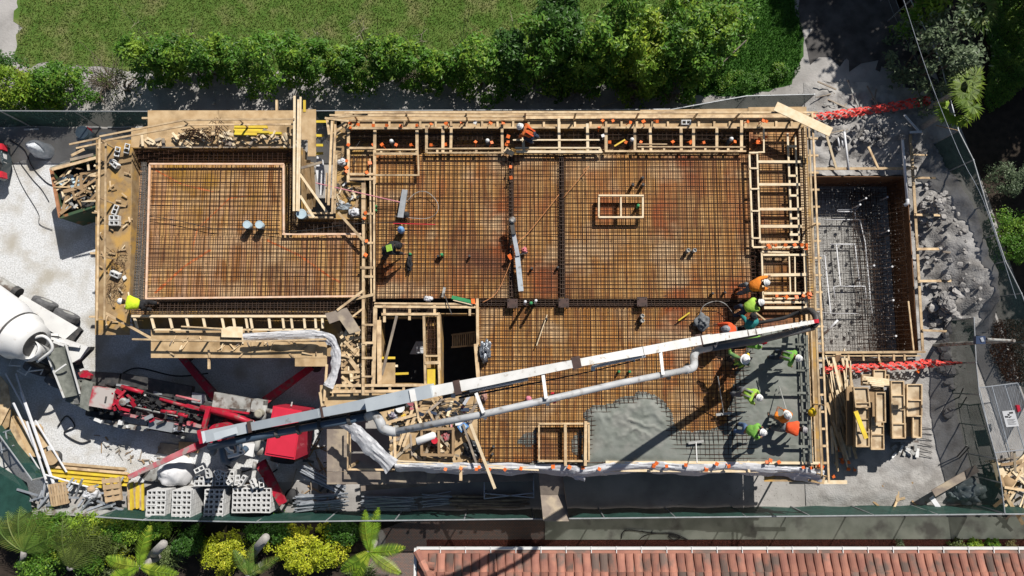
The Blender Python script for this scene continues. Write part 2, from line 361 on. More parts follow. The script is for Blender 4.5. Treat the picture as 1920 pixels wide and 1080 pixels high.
for (i, j), k in list(idx.items()):
    if (i+1, j) in idx and (i+1, j+1) in idx and (i, j+1) in idx: mb.f.append((k, idx[(i+1, j)], idx[(i+1, j+1)], idx[(i, j+1)]))
o = mb.build('terrain', m_terr, smooth=True); tag(o, kind='structure')
# pool pit
PF = -1.25
mb = MB(); mb.poly([(PX0-.1, PY0-.1, PF), (PX1+.1, PY0-.1, PF), (PX1+.1, PY1+.1, PF), (PX0-.1, PY1+.1, PF)])
m_pitfloor = mat('pit_floor_gravel', (.52, .51, .48), (.36, .35, .33), 10, .95, .8, world_co=True, detail=9, c3=(.20, .19, .17), s3=1.4, lo3=.60, hi3=.72, bscale=16)
struct('pit_floor_ground', mb, m_pitfloor)
pit = thing('pool_formwork', 'brown plywood formwork lining the sunken pool pit beside the slab', 'formwork', (PX0, PY0, PF))
for nm, p, q in (('wall_panel', (PX0, PY1), (PX1, PY1)), ('wall_panel', (PX1, PY1), (PX1, PY0)), ('wall_panel', (PX1, PY0), (PX0, PY0)), ('wall_panel', (PX0, PY0), (PX0, PY1))):
    w = MB(); w.beam((p[0], p[1], (PF+.42)/2), (q[0], q[1], (PF+.42)/2), .04, .42-PF); w.build(nm, mat('pit_board', (.26, .14, .07), (.16, .08, .04), 2, .8, .2) if 'pit_board' not in bpy.data.materials else bpy.data.materials['pit_board'], pit)
scatter('pit_rubble', 2500, lambda: (R(PX0+.1, PX1-.1), R(PY0+.1, PY1-.1), PF), .035, m_clod)
def barmat(name, label, x0, x1, y0, y1, zb, zt, dx, dy, r, mt, grp=None, wob=.008, parent=None, jit=.12, skip=.0, over=.0, layers=2):
    """rows of crossing steel bars, tied together in two layers: a real lattice of rods"""
    t = thing(name, label, 'rebar mat', ((x0+x1)/2, (y0+y1)/2, zb), grp) if parent is None else parent
    for li, z in enumerate((zt, zb)[:layers]):
        mb = MB(); rr = r*(1 if li == 0 else .85)
        x = x0 + (dx*.2 if li else 0) + .02
        while x < x1:
            if R(0, 1) > skip:
                n = max(2, int((y1-y0)/1.2)); xx = x + R2(dx*jit); dr = R2(dx*jit)
                mb.tube([(xx+dr*k/n+R2(wob), y0-over*R(0, 1)+(y1-y0+over)*k/n, z+R2(wob*.5)) for k in range(n+1)], rr, 4)
            x += dx
        y = y0 + (dy*.2 if li else 0) + .02
        while y < y1:
            if R(0, 1) > skip:
                n = max(2, int((x1-x0)/1.2)); yy = y + R2(dy*jit); dr = R2(dy*jit)
                mb.tube([(x0+(x1-x0)*k/n, yy+dr*k/n+R2(wob), z+2*rr+R2(wob*.5)) for k in range(n+1)], rr, 4)
            y += dy
        mb.build('lattice', mt, t)
    return t
barmat('rebar_mat', 'grey rebar mat covering the floor of the sunken pool pit', PX0+.1, PX1-1.0, PY0+.1, PY1-.15, PF+.1, PF+.2, .17, .17, .0052, rebar_g)
t = thing('rebar_curtain', 'dense dark rebar standing along the pit walls of the sunken pool', 'rebar mat', (PX1-.5, PY0, PF))
mb = MB()
for k in range(6):
    x = PX1-.95+k*.16; mb.tube([(x, PY0+.1, PF+.25+k*.24), (x+R2(.02), (PY0+PY1)/2, PF+.25+k*.24), (x, PY1-.35, PF+.25+k*.24)], .008, 4)
    y = PY1-.2-(5-k)*.0; mb.tube([(PX0+.1, PY1-.25-(5-k)*.07, PF+.2+k*.2), (PX1-.2, PY1-.25-(5-k)*.07, PF+.2+k*.2)], .010, 4)
for k in range(36):
    y = PY0+.2+k*(PY1-PY0-.5)/36; mb.tube([(PX1-1.15, y+R2(.04), PF+.15), (PX1-.55, y, PF+.9), (PX1-.12, y, .25)], .009, 4)
for k in range(24):
    x = PX0+.2+k*(PX1-PX0-.6)/24; mb.tube([(x+R2(.04), PY1-.9, PF+.12), (x, PY1-.35, PF+.3), (x, PY1-.18, .1)], .009, 4)
mb.build('lattice', rebar_k, t)
t2 = barmat('rebar_mat', 'coarse tangled rebar over the sloping east side of the pool pit', PX1-1.9, PX1-.5, PY0+.2, PY1-.2, PF+.25, PF+.42, .2, .2, .011, rebar_k, wob=.03, jit=.3)
# white pipes on the pit floor
zp = PF+.24
t = thing('pool_pipework', 'white plastic plumbing pipes laid in rectangles on the pool pit rebar', 'pipes', W(1590, 500, zp))
for pts in ([(1545, 412), (1612, 412), (1622, 455), (1635, 588), (1560, 588)], [(1530, 479), (1546, 479), (1558, 588), (1530, 584)], [(1556, 458), (1603, 458)], [(1568, 458), (1576, 535), (1563, 538), (1565, 560)], [(1603, 458), (1612, 537), (1622, 538), (1624, 560)], [(1576, 537), (1622, 537)], [(1570, 397), (1603, 397), (1603, 393), (1570, 393), (1570, 397)], [(1603, 395), (1604, 412)], [(1603, 395), (1612, 385)]):
    q = MB(); q.tube([W(x, y, zp+.05) for x, y in pts], .028, 6); q.build('pipe', pvc, t, smooth=True)
q = MB(); q.tube([W(1546, 626, PF+.25), W(1571, 600, PF+.6)], .05, 8); tag(q.build('plastic_pipe', pvc, smooth=True), 'short white pipe leaning diagonally in the southwest of the pool pit', 'pipe')
chk = None
for k, (x, y) in enumerate([(1557, 423), (1598, 422), (1575, 430), (1570, 452), (1587, 452), (1565, 486), (1596, 486), (1574, 516), (1566, 500), (1608, 525), (1587, 536), (1562, 556), (1617, 560), (1573, 572), (1598, 572), (1612, 573), (1573, 580), (1622, 585), (1574, 599), (1583, 601), (1606, 595), (1592, 625), (1568, 631), (1600, 633), (1609, 655)]):
    p = W(x, y, PF+.22)
    if chk is None:
        q = MB(); q.box((p.x, p.y, p.z), .11, .11, .09, .4); chk = q.build('rebar_spacer', darkmetal); tag(chk, 'small dark rebar support block on the pool pit floor', 'support block', 'dark support blocks in the pool pit')
    else: dup(chk, p, R(0, 1.5))
cap = None
for (x, y) in [(1663, 370), (1665, 433), (1672, 500), (1674, 563), (1679, 630), (1638, 498), (1612, 384), (1623, 372)]:
    p = W(x, y, -.3)
    if cap is None:
        q = MB(); q.lathe(p, [(.03, -.6), (.03, 0), (.045, 0), (.045, .06)], 8); cap = q.build('pipe_stub', pvc); tag(cap, 'thin white capped pipe standing up in the pool pit rebar', 'pipe', 'white pipe stubs in the pool pit'); c0 = p.copy()
    else: dup(cap, cap.location + (p-c0), 0)
# ---------------------------------------------------------------- the raised slab formwork
def deck_mat(name, base, alt, stain, dark, sx, mixlo, hilo=.50, sunpatch=(.68, .45, .24)):
    m = bpy.data.materials.new(name); m.use_nodes = True; N = m.node_tree.nodes; L = m.node_tree.links; b = N['Principled BSDF']; b.inputs['Roughness'].default_value = .7
    g = N.new('ShaderNodeNewGeometry')
    def ns(scale, stretch, detail=6):
        mp = N.new('ShaderNodeMapping'); mp.inputs['Scale'].default_value = stretch; L.new(g.outputs['Position'], mp.inputs[0])
        n = N.new('ShaderNodeTexNoise'); n.inputs['Scale'].default_value = scale; n.inputs['Detail'].default_value = detail; L.new(mp.outputs[0], n.inputs['Vector']); return n.outputs['Fac']
    def rng(s, a, c):
        r = N.new('ShaderNodeMapRange'); r.inputs[1].default_value = a; r.inputs[2].default_value = c; L.new(s, r.inputs[0]); return r.outputs[0]
    def mix(f, a, c):
        x = N.new('ShaderNodeMix'); x.data_type = 'RGBA'; L.new(f, x.inputs[0])
        for k, v in ((6, a), (7, c)):
            if isinstance(v, tuple): x.inputs[k].default_value = (*v, 1)
            else: L.new(v, x.inputs[k])
        return x.outputs[2]
    br = N.new('ShaderNodeTexBrick'); br.inputs['Scale'].default_value = 1.0; br.inputs['Brick Width'].default_value = 2.44; br.inputs['Row Height'].default_value = 1.22; br.inputs['Mortar Size'].default_value = .006
    br.inputs['Color1'].default_value = (0, 0, 0, 1); br.inputs['Color2'].default_value = (1, 1, 1, 1); br.inputs['Mortar'].default_value = (.5, .5, .5, 1); L.new(g.outputs['Position'], br.inputs[0])
    c = mix(rng(ns(1.6, (sx, .35, 1)), .38, .62), base, alt)
    c = mix(rng(br.outputs['Color'], 0, 4), c, (.62, .40, .16)); c = mix(rng(ns(3.2, (1.6, .12, 1), 3), .50, .60), c, (.64, .36, .13)); c = mix(rng(ns(4.1, (1.3, .15, 1), 3), .54, .62), c, (.36, .15, .04))
    c = mix(rng(ns(.42, (1.3, .8, 1), 8), mixlo, mixlo+.14), c, stain)
    c = mix(rng(ns(.33, (1, 1.2, 1), 9), hilo, hilo+.2), c, dark)
    c = mix(rng(ns(.55, (1, 1, 1.7), 10), .53, .66), c, sunpatch); c = mix(rng(ns(9, (1, 1, 1), 3), .62, .75), c, (.16, .08, .04))  # the broad pale blotches paint sun reflections into the deck colour
    L.new(c, b.inputs['Base Color']); return m
m_deck = deck_mat('stained_deck', (.50, .205, .038), (.56, .29, .085), (.44, .11, .022), (.23, .085, .035), 3.2, .50, .52)
m_deckw = deck_mat('west_deck', (.58, .34, .19), (.47, .215, .085), (.42, .22, .035), (.19, .09, .05), 2.0, .52, .53)
TD = S - .55       # bottom of the beam troughs
def panel(t, pts, z=S, th=.03, mt=None, name='deck_panel'):
    return MB().ppx(pts, z, z-th).build(name, mt or m_deck, t)
fw = thing('slab_formwork', 'rust stained plywood deck carrying the rebar of the large east slab', 'formwork', W(1100, 560, 0))
# east deck panels with the beam trenches left lower between them
for pts in ([(705, 290), (953, 290), (953, 560), (705, 560)], [(963, 290), (1047, 290), (1047, 560), (963, 560)], [(1059, 290), (1405, 290), (1409, 560), (1059, 560)],
            [(898, 576), (1409, 576), (1415, 616), (898, 616)], [(898, 616), (1418, 616), (1422, 800), (898, 800)], [(898, 800), (1422, 800), (1424, 866), (898, 866)]):
    panel(fw, pts)
panel(fw, [(655, 292), (705, 292), (705, 330), (655, 330)]); panel(fw, [(705, 242), (1405, 242), (1405, 290), (705, 290)], TD, .03, plyd)
panel(fw, [(650, 242), (705, 242), (705, 292), (650, 292)], TD, .03, plyd)
panel(fw, [(1405, 242), (1500, 242), (1505, 290), (1405, 290)], S-.02); panel(fw, [(1424, 290), (1470, 290), (1492, 590), (1430, 590)], S-.02)
panel(fw, [(1405, 290), (1424, 290), (1430, 590), (1409, 590)], TD, .03, plyd); panel(fw, [(1470, 290), (1508, 290), (1516, 590), (1484, 590)], TD, .03, plyd)
panel(fw, [(1415, 590), (1514, 590), (1526, 868), (1424, 868)], S-.02)
panel(fw, [(953, 290), (963, 290), (963, 560), (953, 560)], TD, .03, plyd); panel(fw, [(1047, 290), (1059, 290), (1059, 560), (1047, 560)], TD, .03, plyd)
panel(fw, [(898, 560), (1409, 560), (1409, 576), (898, 576)], TD, .03, plyd)
panel(fw, [(684, 330), (705, 330), (705, 730), (684, 730)], TD, .03, plyd)
def vwall(t, pts, zt, zb, th=.03, mt=plyd, name='side_board'):
    q = MB()
    for k in range(len(pts)-1):
        a = W(*pts[k], zt); b = W(*pts[k+1], zt); q.beam((a.x, a.y, (zt+zb)/2), (b.x, b.y, (zt+zb)/2), th, zt-zb)
    return q.build(name, mt, t)
vwall(fw, [(650, 240), (1508, 240)], S+.02, S-.8); vwall(fw, [(1508, 240), (1530, 880)], S+.02, S-.8); vwall(fw, [(1530, 882), (898, 882)], S+.02, S-.9); vwall(fw, [(705, 291), (1405, 291)], S-.035, S-.55)
vwall(fw, [(898, 559), (1409, 559)], S-.035, S-.55); vwall(fw, [(898, 577), (1409, 577)], S-.035, S-.55)
for x in (952, 964, 1046, 1060): vwall(fw, [(x, 291), (x, 559)], S-.035, S-.55)
vwall(fw, [(898, 866), (898, 577)], S-.035, S-.9); vwall(fw, [(706, 330), (706, 560)], S-.035, S-.55); vwall(fw, [(683, 330), (683, 730)], S-.005, S-.55)
for (x, y) in [(a, b) for a in range(720, 1520, 65) for b in (262, 330, 420, 500, 568, 650, 720, 790, 850)]:
    if 700 < x < 900 and y > 568: continue
    p = W(x, y, S-.6); fw_post = MB().lathe((p.x, p.y, 0), [(.045, 0), (.03, .02), (.03, S-.62)], 6).build('prop', silver, fw)
# added unseen walls that keep sun from passing under the slab
m_wall = mat('added_wall_grey', (.34, .33, .31), (.28, .27, .25), 3, .9, .2)
for pts, lb in (([(262, 288), (262, 585), ], 'added grey wall stopping sun below the west edge of the west slab bay'), ([(262, 600), (600, 600)], 'added grey wall stopping sun below the south edge of the west slab bay'), ([(262, 288), (560, 288)], 'added grey wall stopping sun below the north edge of the west slab bay'), ([(655, 262), (1500, 262)], 'added grey wall stopping sun below the north edge of the large slab')):
    a = W(*pts[0], S-.7); b = W(*pts[1], S-.7); o = MB().beam((a.x, a.y, (S-.9)/2), (b.x, b.y, (S-.9)/2), .2, S-.9).build('sun_stop_wall', m_wall); tag(o, lb, 'wall')
# west bay
fwW = thing('slab_formwork', 'tan plywood deck of the smaller west slab bay with orange spray lines', 'formwork', W(450, 430, 0))
panel(fwW, [(281, 309), (531, 309), (531, 441), (678, 441), (678, 558), (276, 558)], S, .03, m_deckw)
panel(fwW, [(249, 278), (566, 278), (566, 308), (249, 308)], TD, .03, plyd); panel(fwW, [(246, 308), (276, 308), (272, 592), (243, 592)], TD, .03, m_deckw)
panel(fwW, [(272, 562), (684, 562), (684, 592), (272, 592)], TD, .03, plyd); panel(fwW, [(534, 308), (566, 308), (566, 410), (534, 410)], TD, .03, plyd); panel(fwW, [(534, 410), (684, 410), (684, 439), (534, 439)], TD, .03, plyd)
panel(fwW, [(678, 441), (684, 441), (684, 560), (678, 560)], TD, .03, plyd)
vwall(fwW, [(248, 277), (566, 277)], S+.02, S-.6); vwall(fwW, [(248, 277), (242, 594)], S+.02, S-.6); vwall(fwW, [(242, 594), (684, 594)], S+.02, S-.6)
vwall(fwW, [(280, 309), (531, 309)], S-.035, S-.55); vwall(fwW, [(280, 309), (275, 559)], S-.035, S-.55); vwall(fwW, [(275, 559), (678, 559)], S-.035, S-.55); vwall(fwW, [(532, 309), (532, 441)], S-.035, S-.55); vwall(fwW, [(532, 441), (678, 441)], S-.035, S-.55); vwall(fwW, [(566, 277), (566, 410)], S+.02, S-.6); vwall(fwW, [(566, 410), (684, 410)], S+.02, S-.6)
for (x, y) in [(a, b) for a in range(270, 680, 68) for b in (300, 380, 460, 540, 586)]:
    if x > 560 and y < 410: continue
    p = W(x, y, S-.6); MB().lathe((p.x, p.y, 0), [(.045, 0), (.03, .02), (.03, S-.62)], 6).build('prop', silver, fwW)
# orange spray lines on the west deck
m_spray = mat('orange_spray', (.80, .20, .05), (.62, .30, .14), 5, .8, 0, lo=.4, hi=.7)
def spray(pts, w, lb):
    q = MB()
    for k in range(len(pts)-1):
        a = W(*pts[k], S+.004); b = W(*pts[k+1], S+.004); n = max(2, int((b-a).length/.12)); d = (b-a).normalized(); x = Vector((-d.y, d.x, 0)); prev = None
        for j in range(n+1):
            c = a.lerp(b, j/n); ww = w*(.5+.8*abs(fbm(c.x*3, c.y*3, 7))); cur = (c-x*ww, c+x*ww)
            if prev: q.poly([prev[0], cur[0], cur[1], prev[1]])
            prev = cur
    o = q.build('spray_line', m_spray); return tag(o, lb, 'spray mark')
spray([(290, 550), (345, 500), (395, 468)], .06, 'orange sprayed diagonal line in the southwest corner of the west deck')
spray([(500, 450), (560, 478), (620, 520), (640, 530)], .06, 'orange sprayed diagonal line running southeast across the west deck')
spray([(290, 318), (340, 345), (400, 360)], .04, 'orange sprayed line in the northwest corner of the west deck')
spray([(360, 470), (370, 430), (430, 372), (470, 366)], .03, 'orange sprayed curve in the middle of the west deck')
# rebar
def bm(name, label, px, dz=(.05, .11), sp=(.195, .19), r=.0108, mt=rebar, **k):
    a = W(px[0], px[3], S); b = W(px[2], px[1], S)
    return barmat(name, label, a.x, b.x, a.y, b.y, S+dz[0], S+dz[1], sp[0], sp[1], r, mt, **k)
bm('rebar_mat', 'brown rebar mat over the west slab bay, north of its bump in the edge', (281, 309, 531, 441))
bm('rebar_mat', 'brown rebar mat over the southern half of the west slab bay', (276, 442, 678, 558))
bm('rebar_mat', 'rusty rebar mat between the pit formwork and the long steel beam row', (705, 291, 955, 560), sp=(.175, .19))
bm('rebar_mat', 'narrow rusty rebar mat between the two vertical beam cages', (962, 291, 1048, 560), sp=(.165, .19))
bm('rebar_mat', 'large rusty rebar mat around the double wooden frame of the east slab', (1058, 291, 1407, 560), sp=(.175, .165))
bm('rebar_mat', 'rusty rebar mat running south of the horizontal beam to the wet concrete', (899, 575, 1424, 868), sp=(.18, .175))
bm('rebar_mat', 'rusty rebar mat under the wooden ladder frames at the east edge', (1424, 245, 1508, 590), sp=(.30, .11), r=.010)
bm('rebar_mat', 'short rusty rebar mat inside the small timber frame at the north corner', (655, 292, 705, 330), sp=(.17, .17))
bm('rebar_mat', 'rebar mat in the poured southeast corner, almost covered by concrete', (1424, 600, 1512, 868), dz=(.03, .10), sp=(.30, .30), r=.008, mt=rebar_k)
def cage(label, px, z0=-.48, z1=-.06, n=4, step=.16, mt=rebar_k, r=.012):
    """beam cage: long bars with stirrups"""
    a = W(px[0], px[3], S); b = W(px[2], px[1], S); t = thing('rebar_cage', label, 'rebar cage', ((a.x+b.x)/2, (a.y+b.y)/2, S+z0)); hor = (b.x-a.x) > (b.y-a.y)
    q = MB(); w = MB()
    for li in range(3):
        z = S+z0+(z1-z0)*li/2
        for k in range(n):
            f = (k+.5)/n
            if hor: y = a.y+(b.y-a.y)*f+R2(.02); q.tube([(a.x, y, z), ((a.x+b.x)/2, y+R2(.03), z+R2(.01)), (b.x, y, z)], r, 4)
            else: x = a.x+(b.x-a.x)*f+R2(.02); q.tube([(x, a.y, z), (x+R2(.03), (a.y+b.y)/2, z+R2(.01)), (x, b.y, z)], r, 4)
    L = (b.x-a.x) if hor else (b.y-a.y); k = 0
    while k*step < L:
        f = k*step+R2(.03); k += 1; zt = S+z1+.03; zb = S+z0
        if hor: w.tube([(a.x+f, a.y+.02, zb), (a.x+f, a.y+.02, zt), (a.x+f, b.y-.02, zt), (a.x+f, b.y-.02, zb), (a.x+f, a.y+.02, zb)], r*.7, 4)
        else: w.tube([(a.x+.02, a.y+f, zb), (a.x+.02, a.y+f, zt), (b.x-.02, a.y+f, zt), (b.x-.02, a.y+f, zb), (a.x+.02, a.y+f, zb)], r*.7, 4)
    q.build('main_bar', mt, t); w.build('stirrup', mt, t)
cage('dark rebar cage along the north edge of the west bay', (250, 280, 564, 304), n=5, step=.2, mt=rebar)
cage('pale dusty rebar cage along the west edge of the west bay', (247, 304, 274, 560), n=6, step=.12, mt=rebar_g)
cage('dark rebar cage along the south edge of the west bay', (246, 562, 682, 592), n=7, step=.14, mt=rebar_k, z1=.0)
cage('dark rebar cage along the inner east side of the west bay', (537, 306, 564, 410), n=5, step=.15)
cage('dark rebar cage in the inner corner between the west bay and the shaft', (537, 412, 680, 438), n=5, step=.15)
cage('dense dark rebar cage between the two long boards west of the shafts', (686, 332, 703, 728), n=5, step=.13)
cage('dark rebar cage along the north edge, west part below the hard hats', (655, 243, 955, 262), n=3, step=.2)
cage('dark rebar cage along the north edge of the large slab, east part', (965, 243, 1405, 262), n=3, step=.2)
cage('rebar cage on the south side of the north trench, west part', (710, 264, 955, 286), n=4, step=.2, mt=rebar)
cage('rebar cage on the south side of the north trench, east part', (965, 264, 1405, 286), n=4, step=.2, mt=rebar)
cage('vertical dark rebar cage carrying the trowel machine', (954, 292, 962, 558), n=3, z1=.14, r=.016)
cage('vertical dark rebar cage east of the trowel machine', (1049, 292, 1057, 558), n=3, z1=.14, r=.016)
cage('long horizontal dark rebar cage crossing the slab below the brown plates', (900, 562, 1408, 574), n=4, z1=.14, r=.014)
cage('dark rebar cage inside the narrow ladder frame on the east side', (1409, 292, 1422, 580), n=3, z1=.02)
cage('dark rebar cage along the east edge of the large slab', (1474, 292, 1504, 580), n=4)
cage('dark rebar cage along the south edge beside the white film', (900, 868, 1100, 880), n=3, z1=.05, mt=rebar)
# brown plates on the beam cages
pl = None
for (x, y, lb) in ((961, 569, 'westmost'), (1057, 568, 'middle'), (1204, 566, 'eastmost')):
    p = W(x, y, S+.32)
    if pl is None:
        pl = thing('column_plate', '', 'steel plate', p, 'brown square plates on the horizontal beam cage'); MB().box((p.x, p.y, p.z), .40, .36, .02).build('plate', steelplate, pl)
        for sx in (-.14, .14):
            for sy in (-.12, .12): MB().lathe((p.x+sx, p.y+sy, p.z-.3), [(.012, 0), (.012, .38)], 6).build('anchor_bolt', darkmetal, pl)
        note_kids(pl); c = pl
    else: c = dup(pl, p)
    c['label'] = 'brown square steel plate on the horizontal beam cage, %s of the three' % lb
# ---------------------------------------------------------------- timber frames, walkways, guard rails
def frame(name, label, cat, boards, z, w=.09, h=.05, mt=pine, group=None, part='board', lone=False):
    """boards: (x0,y0,x1,y1[,w[,z0[,z1]]]) in photo pixels at height z; nailed together = one thing"""
    c = boards[0]; t = thing(name, label, cat, W((c[0]+c[2])/2, (c[1]+c[3])/2, z-h/2), group)
    for b in boards:
        ww = b[4] if len(b) > 4 and b[4] else w; za = b[5] if len(b) > 5 else z; zb_ = b[6] if len(b) > 6 else za
        hor = abs(b[2]-b[0]) > abs(b[3]-b[1]); dz = (.028 if hor else 0)+R(0, .012)
        MB().beam(W(b[0]+R2(.3), b[1]+R2(.3), za)+Vector((0, 0, dz)), W(b[2]+R2(.3), b[3]+R2(.3), zb_)+Vector((0, 0, dz)), ww*R(.92, 1.08), h).build(part, mt, t)
    return t
def ply_thing(label, pts, z, mt=ply, th=.02, name='plywood_sheet', cat='plywood', group=None):
    return tag(MB().ppx(pts, z, z-th).build(name, mt), label, cat, group)
def board1(label, x0, y0, x1, y1, z, w=.09, h=.045, mt=pine, name='timber_board', z1=None, group=None, cat='board'):
    return tag(MB().beam(W(x0, y0, z), W(x1, y1, z if z1 is None else z1), w, h).build(name, mt), label, cat, group)
def walkway(label, pans, z=S-.05, mt=ply, rails=(), posts=(), joists=()):
    t = thing('plywood_walkway', label, 'walkway', W(pans[0][0][0], pans[0][0][1], 0))
    for k, p in enumerate(pans): MB().ppx(p, z+.002*k, z-.02+.002*k).build('deck_sheet', mt, t)
    for b in rails:
        MB().beam(W(b[0], b[1], b[4]), W(b[2], b[3], b[5] if len(b) > 5 else b[4]), b[6] if len(b) > 6 else .07, .045).build('guard_rail', pine, t)
    for (x, y, zz) in posts:
        p = W(x, y, zz); MB().box((p.x, p.y, 0), .07, .045, zz).build('rail_post', pine, t)
    for b in joists: MB().beam(W(b[0], b[1], z-.08), W(b[2], b[3], z-.08), .08, .10).build('joist', pine, t)
    return t
# --- west bay
walkway('plywood walkway with two long guard rails along the west edge of the west bay', [[(180, 262), (250, 262), (246, 420), (179, 420)], [(179, 421), (246, 421), (243, 628), (178, 628)]],
        mt=plyd, rails=[(187, 259, 182, 601, 4.35), (198.5, 266, 196, 600, 3.95), (187, 259, 130, 271, 4.35), (198.5, 266, 143, 278, 3.95)],
        posts=[(186, 262, 4.3), (185, 370, 4.3), (184, 478, 4.3), (182, 598, 4.3)], joists=[(170, 330, 246, 330), (170, 475, 246, 475), (168, 594, 246, 594)])
walkway('pale plywood walkway along the north edge of the west bay', [[(277, 207), (410, 207), (410, 275), (277, 275)], [(410.5, 207), (552, 207), (552, 275), (410.5, 275)], [(246, 240), (276.5, 240), (276.5, 276), (246, 276)]],
        z=S-.04, rails=[(187, 256, 345, 225, 4.37), (345, 225, 552, 223, 4.37), (198.5, 263, 356, 234, 3.97), (356, 234, 552, 233, 3.97)],
        posts=[(345, 226, 4.3), (450, 225, 4.3)], joists=[(267, 222, 290, 222), (519, 188, 519, 210)])
ply_thing('pale plywood sheet with a stepped south edge beside the three tall boards', [(565, 205), (592.5, 205), (592.5, 293), (577, 293), (577, 262), (565, 262)], S, ply)
frame('tall_guard_rails', 'three tall pale boards running north-south on the east side of the west bay', 'timber frame', [(552.5, 180, 551, 396, .08, 4.3), (559.5, 187, 557, 396, .08, 4.25), (563.5, 182, 560, 396, .08, 3.95)], 4.3, mt=pale)
frame('joist_ladder', 'row of short joists under the south edge of the west bay', 'timber frame',
      [(246, 593, 660, 593, .09, S), (290, 618, 600, 618, .07, S-.1)] + [(x, 594, x+6*(1-(x-250)/500), 616) for x in (252, 284, 318, 349, 381, 416, 437, 461, 470, 504, 530, 546, 570, 591, 604)], S-.02, mt=pale)
walkway('pale plywood walkway south of the west bay with dark bolt stains', [[(283, 618), (600, 618), (598, 640), (283, 640)], [(283, 641), (470, 641), (470, 671), (283, 671)], [(471, 641), (613, 641), (613, 671), (471, 671)], [(553, 671.5), (613, 671.5), (613, 687), (553, 687)]],
        z=S-.25, mt=ply, rails=[(248, 636, 480, 640, S+.3), (480, 640, 612, 636, S+.3)], posts=[(290, 637, S+.3), (380, 638, S+.3), (480, 640, S+.3)], joists=[(392, 671, 392, 692)])
board1('pale board slanting down from the southwest corner of the west walkway', 198, 587, 283, 634, 3.9, .09, z1=3.4)
board1('thin pale board on the south walkway, under the long joist row', 340, 612, 470, 619, S+.05, .05)
ply_thing('small bright plywood offcuts lying on the south walkway', [(415, 617), (430, 612), (455, 613), (455, 633), (415, 632)], S+.1, pale, name='plywood_offcut')
ply_thing('brown plywood offcut shaped like a boomerang at the corner of the west bay', [(609, 588), (650, 577), (677, 620), (655, 626), (637, 600), (618, 607)], S+.42, plyg, name='plywood_offcut')
frame('edge_strip', 'thin pale edge strip framing the orange west deck', 'timber strip', [(281, 308, 533, 308), (281, 308, 274, 560), (274, 560, 700, 555), (532, 308, 532, 438), (530, 439, 683, 439)], S+.15, w=.07, h=.05, mt=mat('peach_pine', (.86, .62, .46), (.78, .5, .33), 5, .7))
board1('board crossing diagonally from the shaft corner to the column strip', 634, 398, 682, 452, S+.5, .10, mt=pine)
board1('short diagonal board at the southeast corner of the west bay', 632, 582, 681, 545, S+.45, .09)
board1('small diagonal board below the boomerang offcut', 661, 594, 680, 579, S+.3, .07)
tag(MB().ppx([(246, 595), (640, 595), (640, 668), (285, 668), (285, 618), (250, 616)], S-.75, S-.78).build('sun_stop_board', plyd), 'added dirty plywood strip stopping sun below the short joists of the west bay', 'plywood')  # added board that stops sun leaking through the joist gaps
# --- shaft between the bays
frame('shaft_guard', 'timber frame with doubled rails around the open shaft north of the middle', 'timber frame',
      [(622.7, 224, 616, 385, .08, 4.2), (629, 227, 623, 400, .08, 4.1), (613, 324, 612, 380, .07, 4.0), (618, 222, 690, 215, .07, 4.2), (572, 400, 625, 400, .07, S+.2), (575, 408, 625, 408, .07, S+.15), (631, 290, 628, 400, .07, S+.3)], 4, mt=pine)
board1('long board leaning down across the open shaft', 562, 326, 613, 398, S+.6, .09, mt=pale)
board1('shorter board leaning near the southwest corner of the shaft', 563, 367, 589, 408, S+.5, .09, mt=pale)
board1('weathered board crossing the top of the open shaft', 565, 315, 604, 304, S+.3, .10, mt=plyg)
frame('yellow_brace_set', 'four yellow boards spanning the gap beside the pale stepped sheet', 'timber frame', [(593, 229, 614, 229), (593, 255, 607, 255), (593, 273, 607, 273), (593, 288, 606, 288)], S-.3, w=.10, mt=yel)
board1('yellow board end sticking out north of the three tall boards', 571, 188, 571, 210, S, .10, mt=yel)
frame('corner_post_cluster', 'cluster of short boards at the corner east of the shaft', 'timber frame',
      [(613, 222, 618, 260, .1, 3.6), (618, 258, 650, 232, .1, 3.6), (640, 225, 655, 250, .1, 3.7), (632, 240, 655, 226, .08, 3.9), (612, 262, 640, 248, .09, 3.5), (610, 222, 655, 228, .08, 4.2)], 3.6)
ply_thing('plywood strip on the east side of the shaft, littered with wire', [(625, 225), (652, 225), (652, 340), (682, 343), (682, 412), (630, 412)], S-.03, plyd)
# small leaning boards inside the shaft
for k, (x0, y0, x1, y1, lb) in enumerate(((572, 300, 578, 395, 'first'), (579, 300, 583, 392, 'second'), (585, 305, 590, 388, 'third'))):
    board1('pale form board standing inside the shaft, %s from its west side' % lb, x0, y0, x1, y1, S-.2, .14, mt=ply, z1=S-1.2)
tag(MB().ppx([(594, 292), (606, 300), (610, 340), (604, 366), (600, 366), (592, 320)], S-.8, S-.84).build('insulation_board', pvc), 'white insulation sheet standing in the bottom of the shaft', 'insulation board')
# --- box frame at the north corner
frame('timber_box', 'timber frame with two compartments at the northwest corner of the east slab', 'timber frame',
      [(653.5, 243, 653, 342, .11), (653, 241, 792, 241), (703, 240, 702.5, 345, .11), (656, 278, 703, 278), (656, 327, 703, 327, .1), (656, 336, 701, 336, .1), (703, 289, 783, 289), (706, 281, 782, 281, .05), (782, 236, 782, 291, .11), (784, 291, 785, 330, .06), (704, 329, 785, 329, .06), (750, 281, 750, 289), (715, 281, 715, 289)], S+.28)
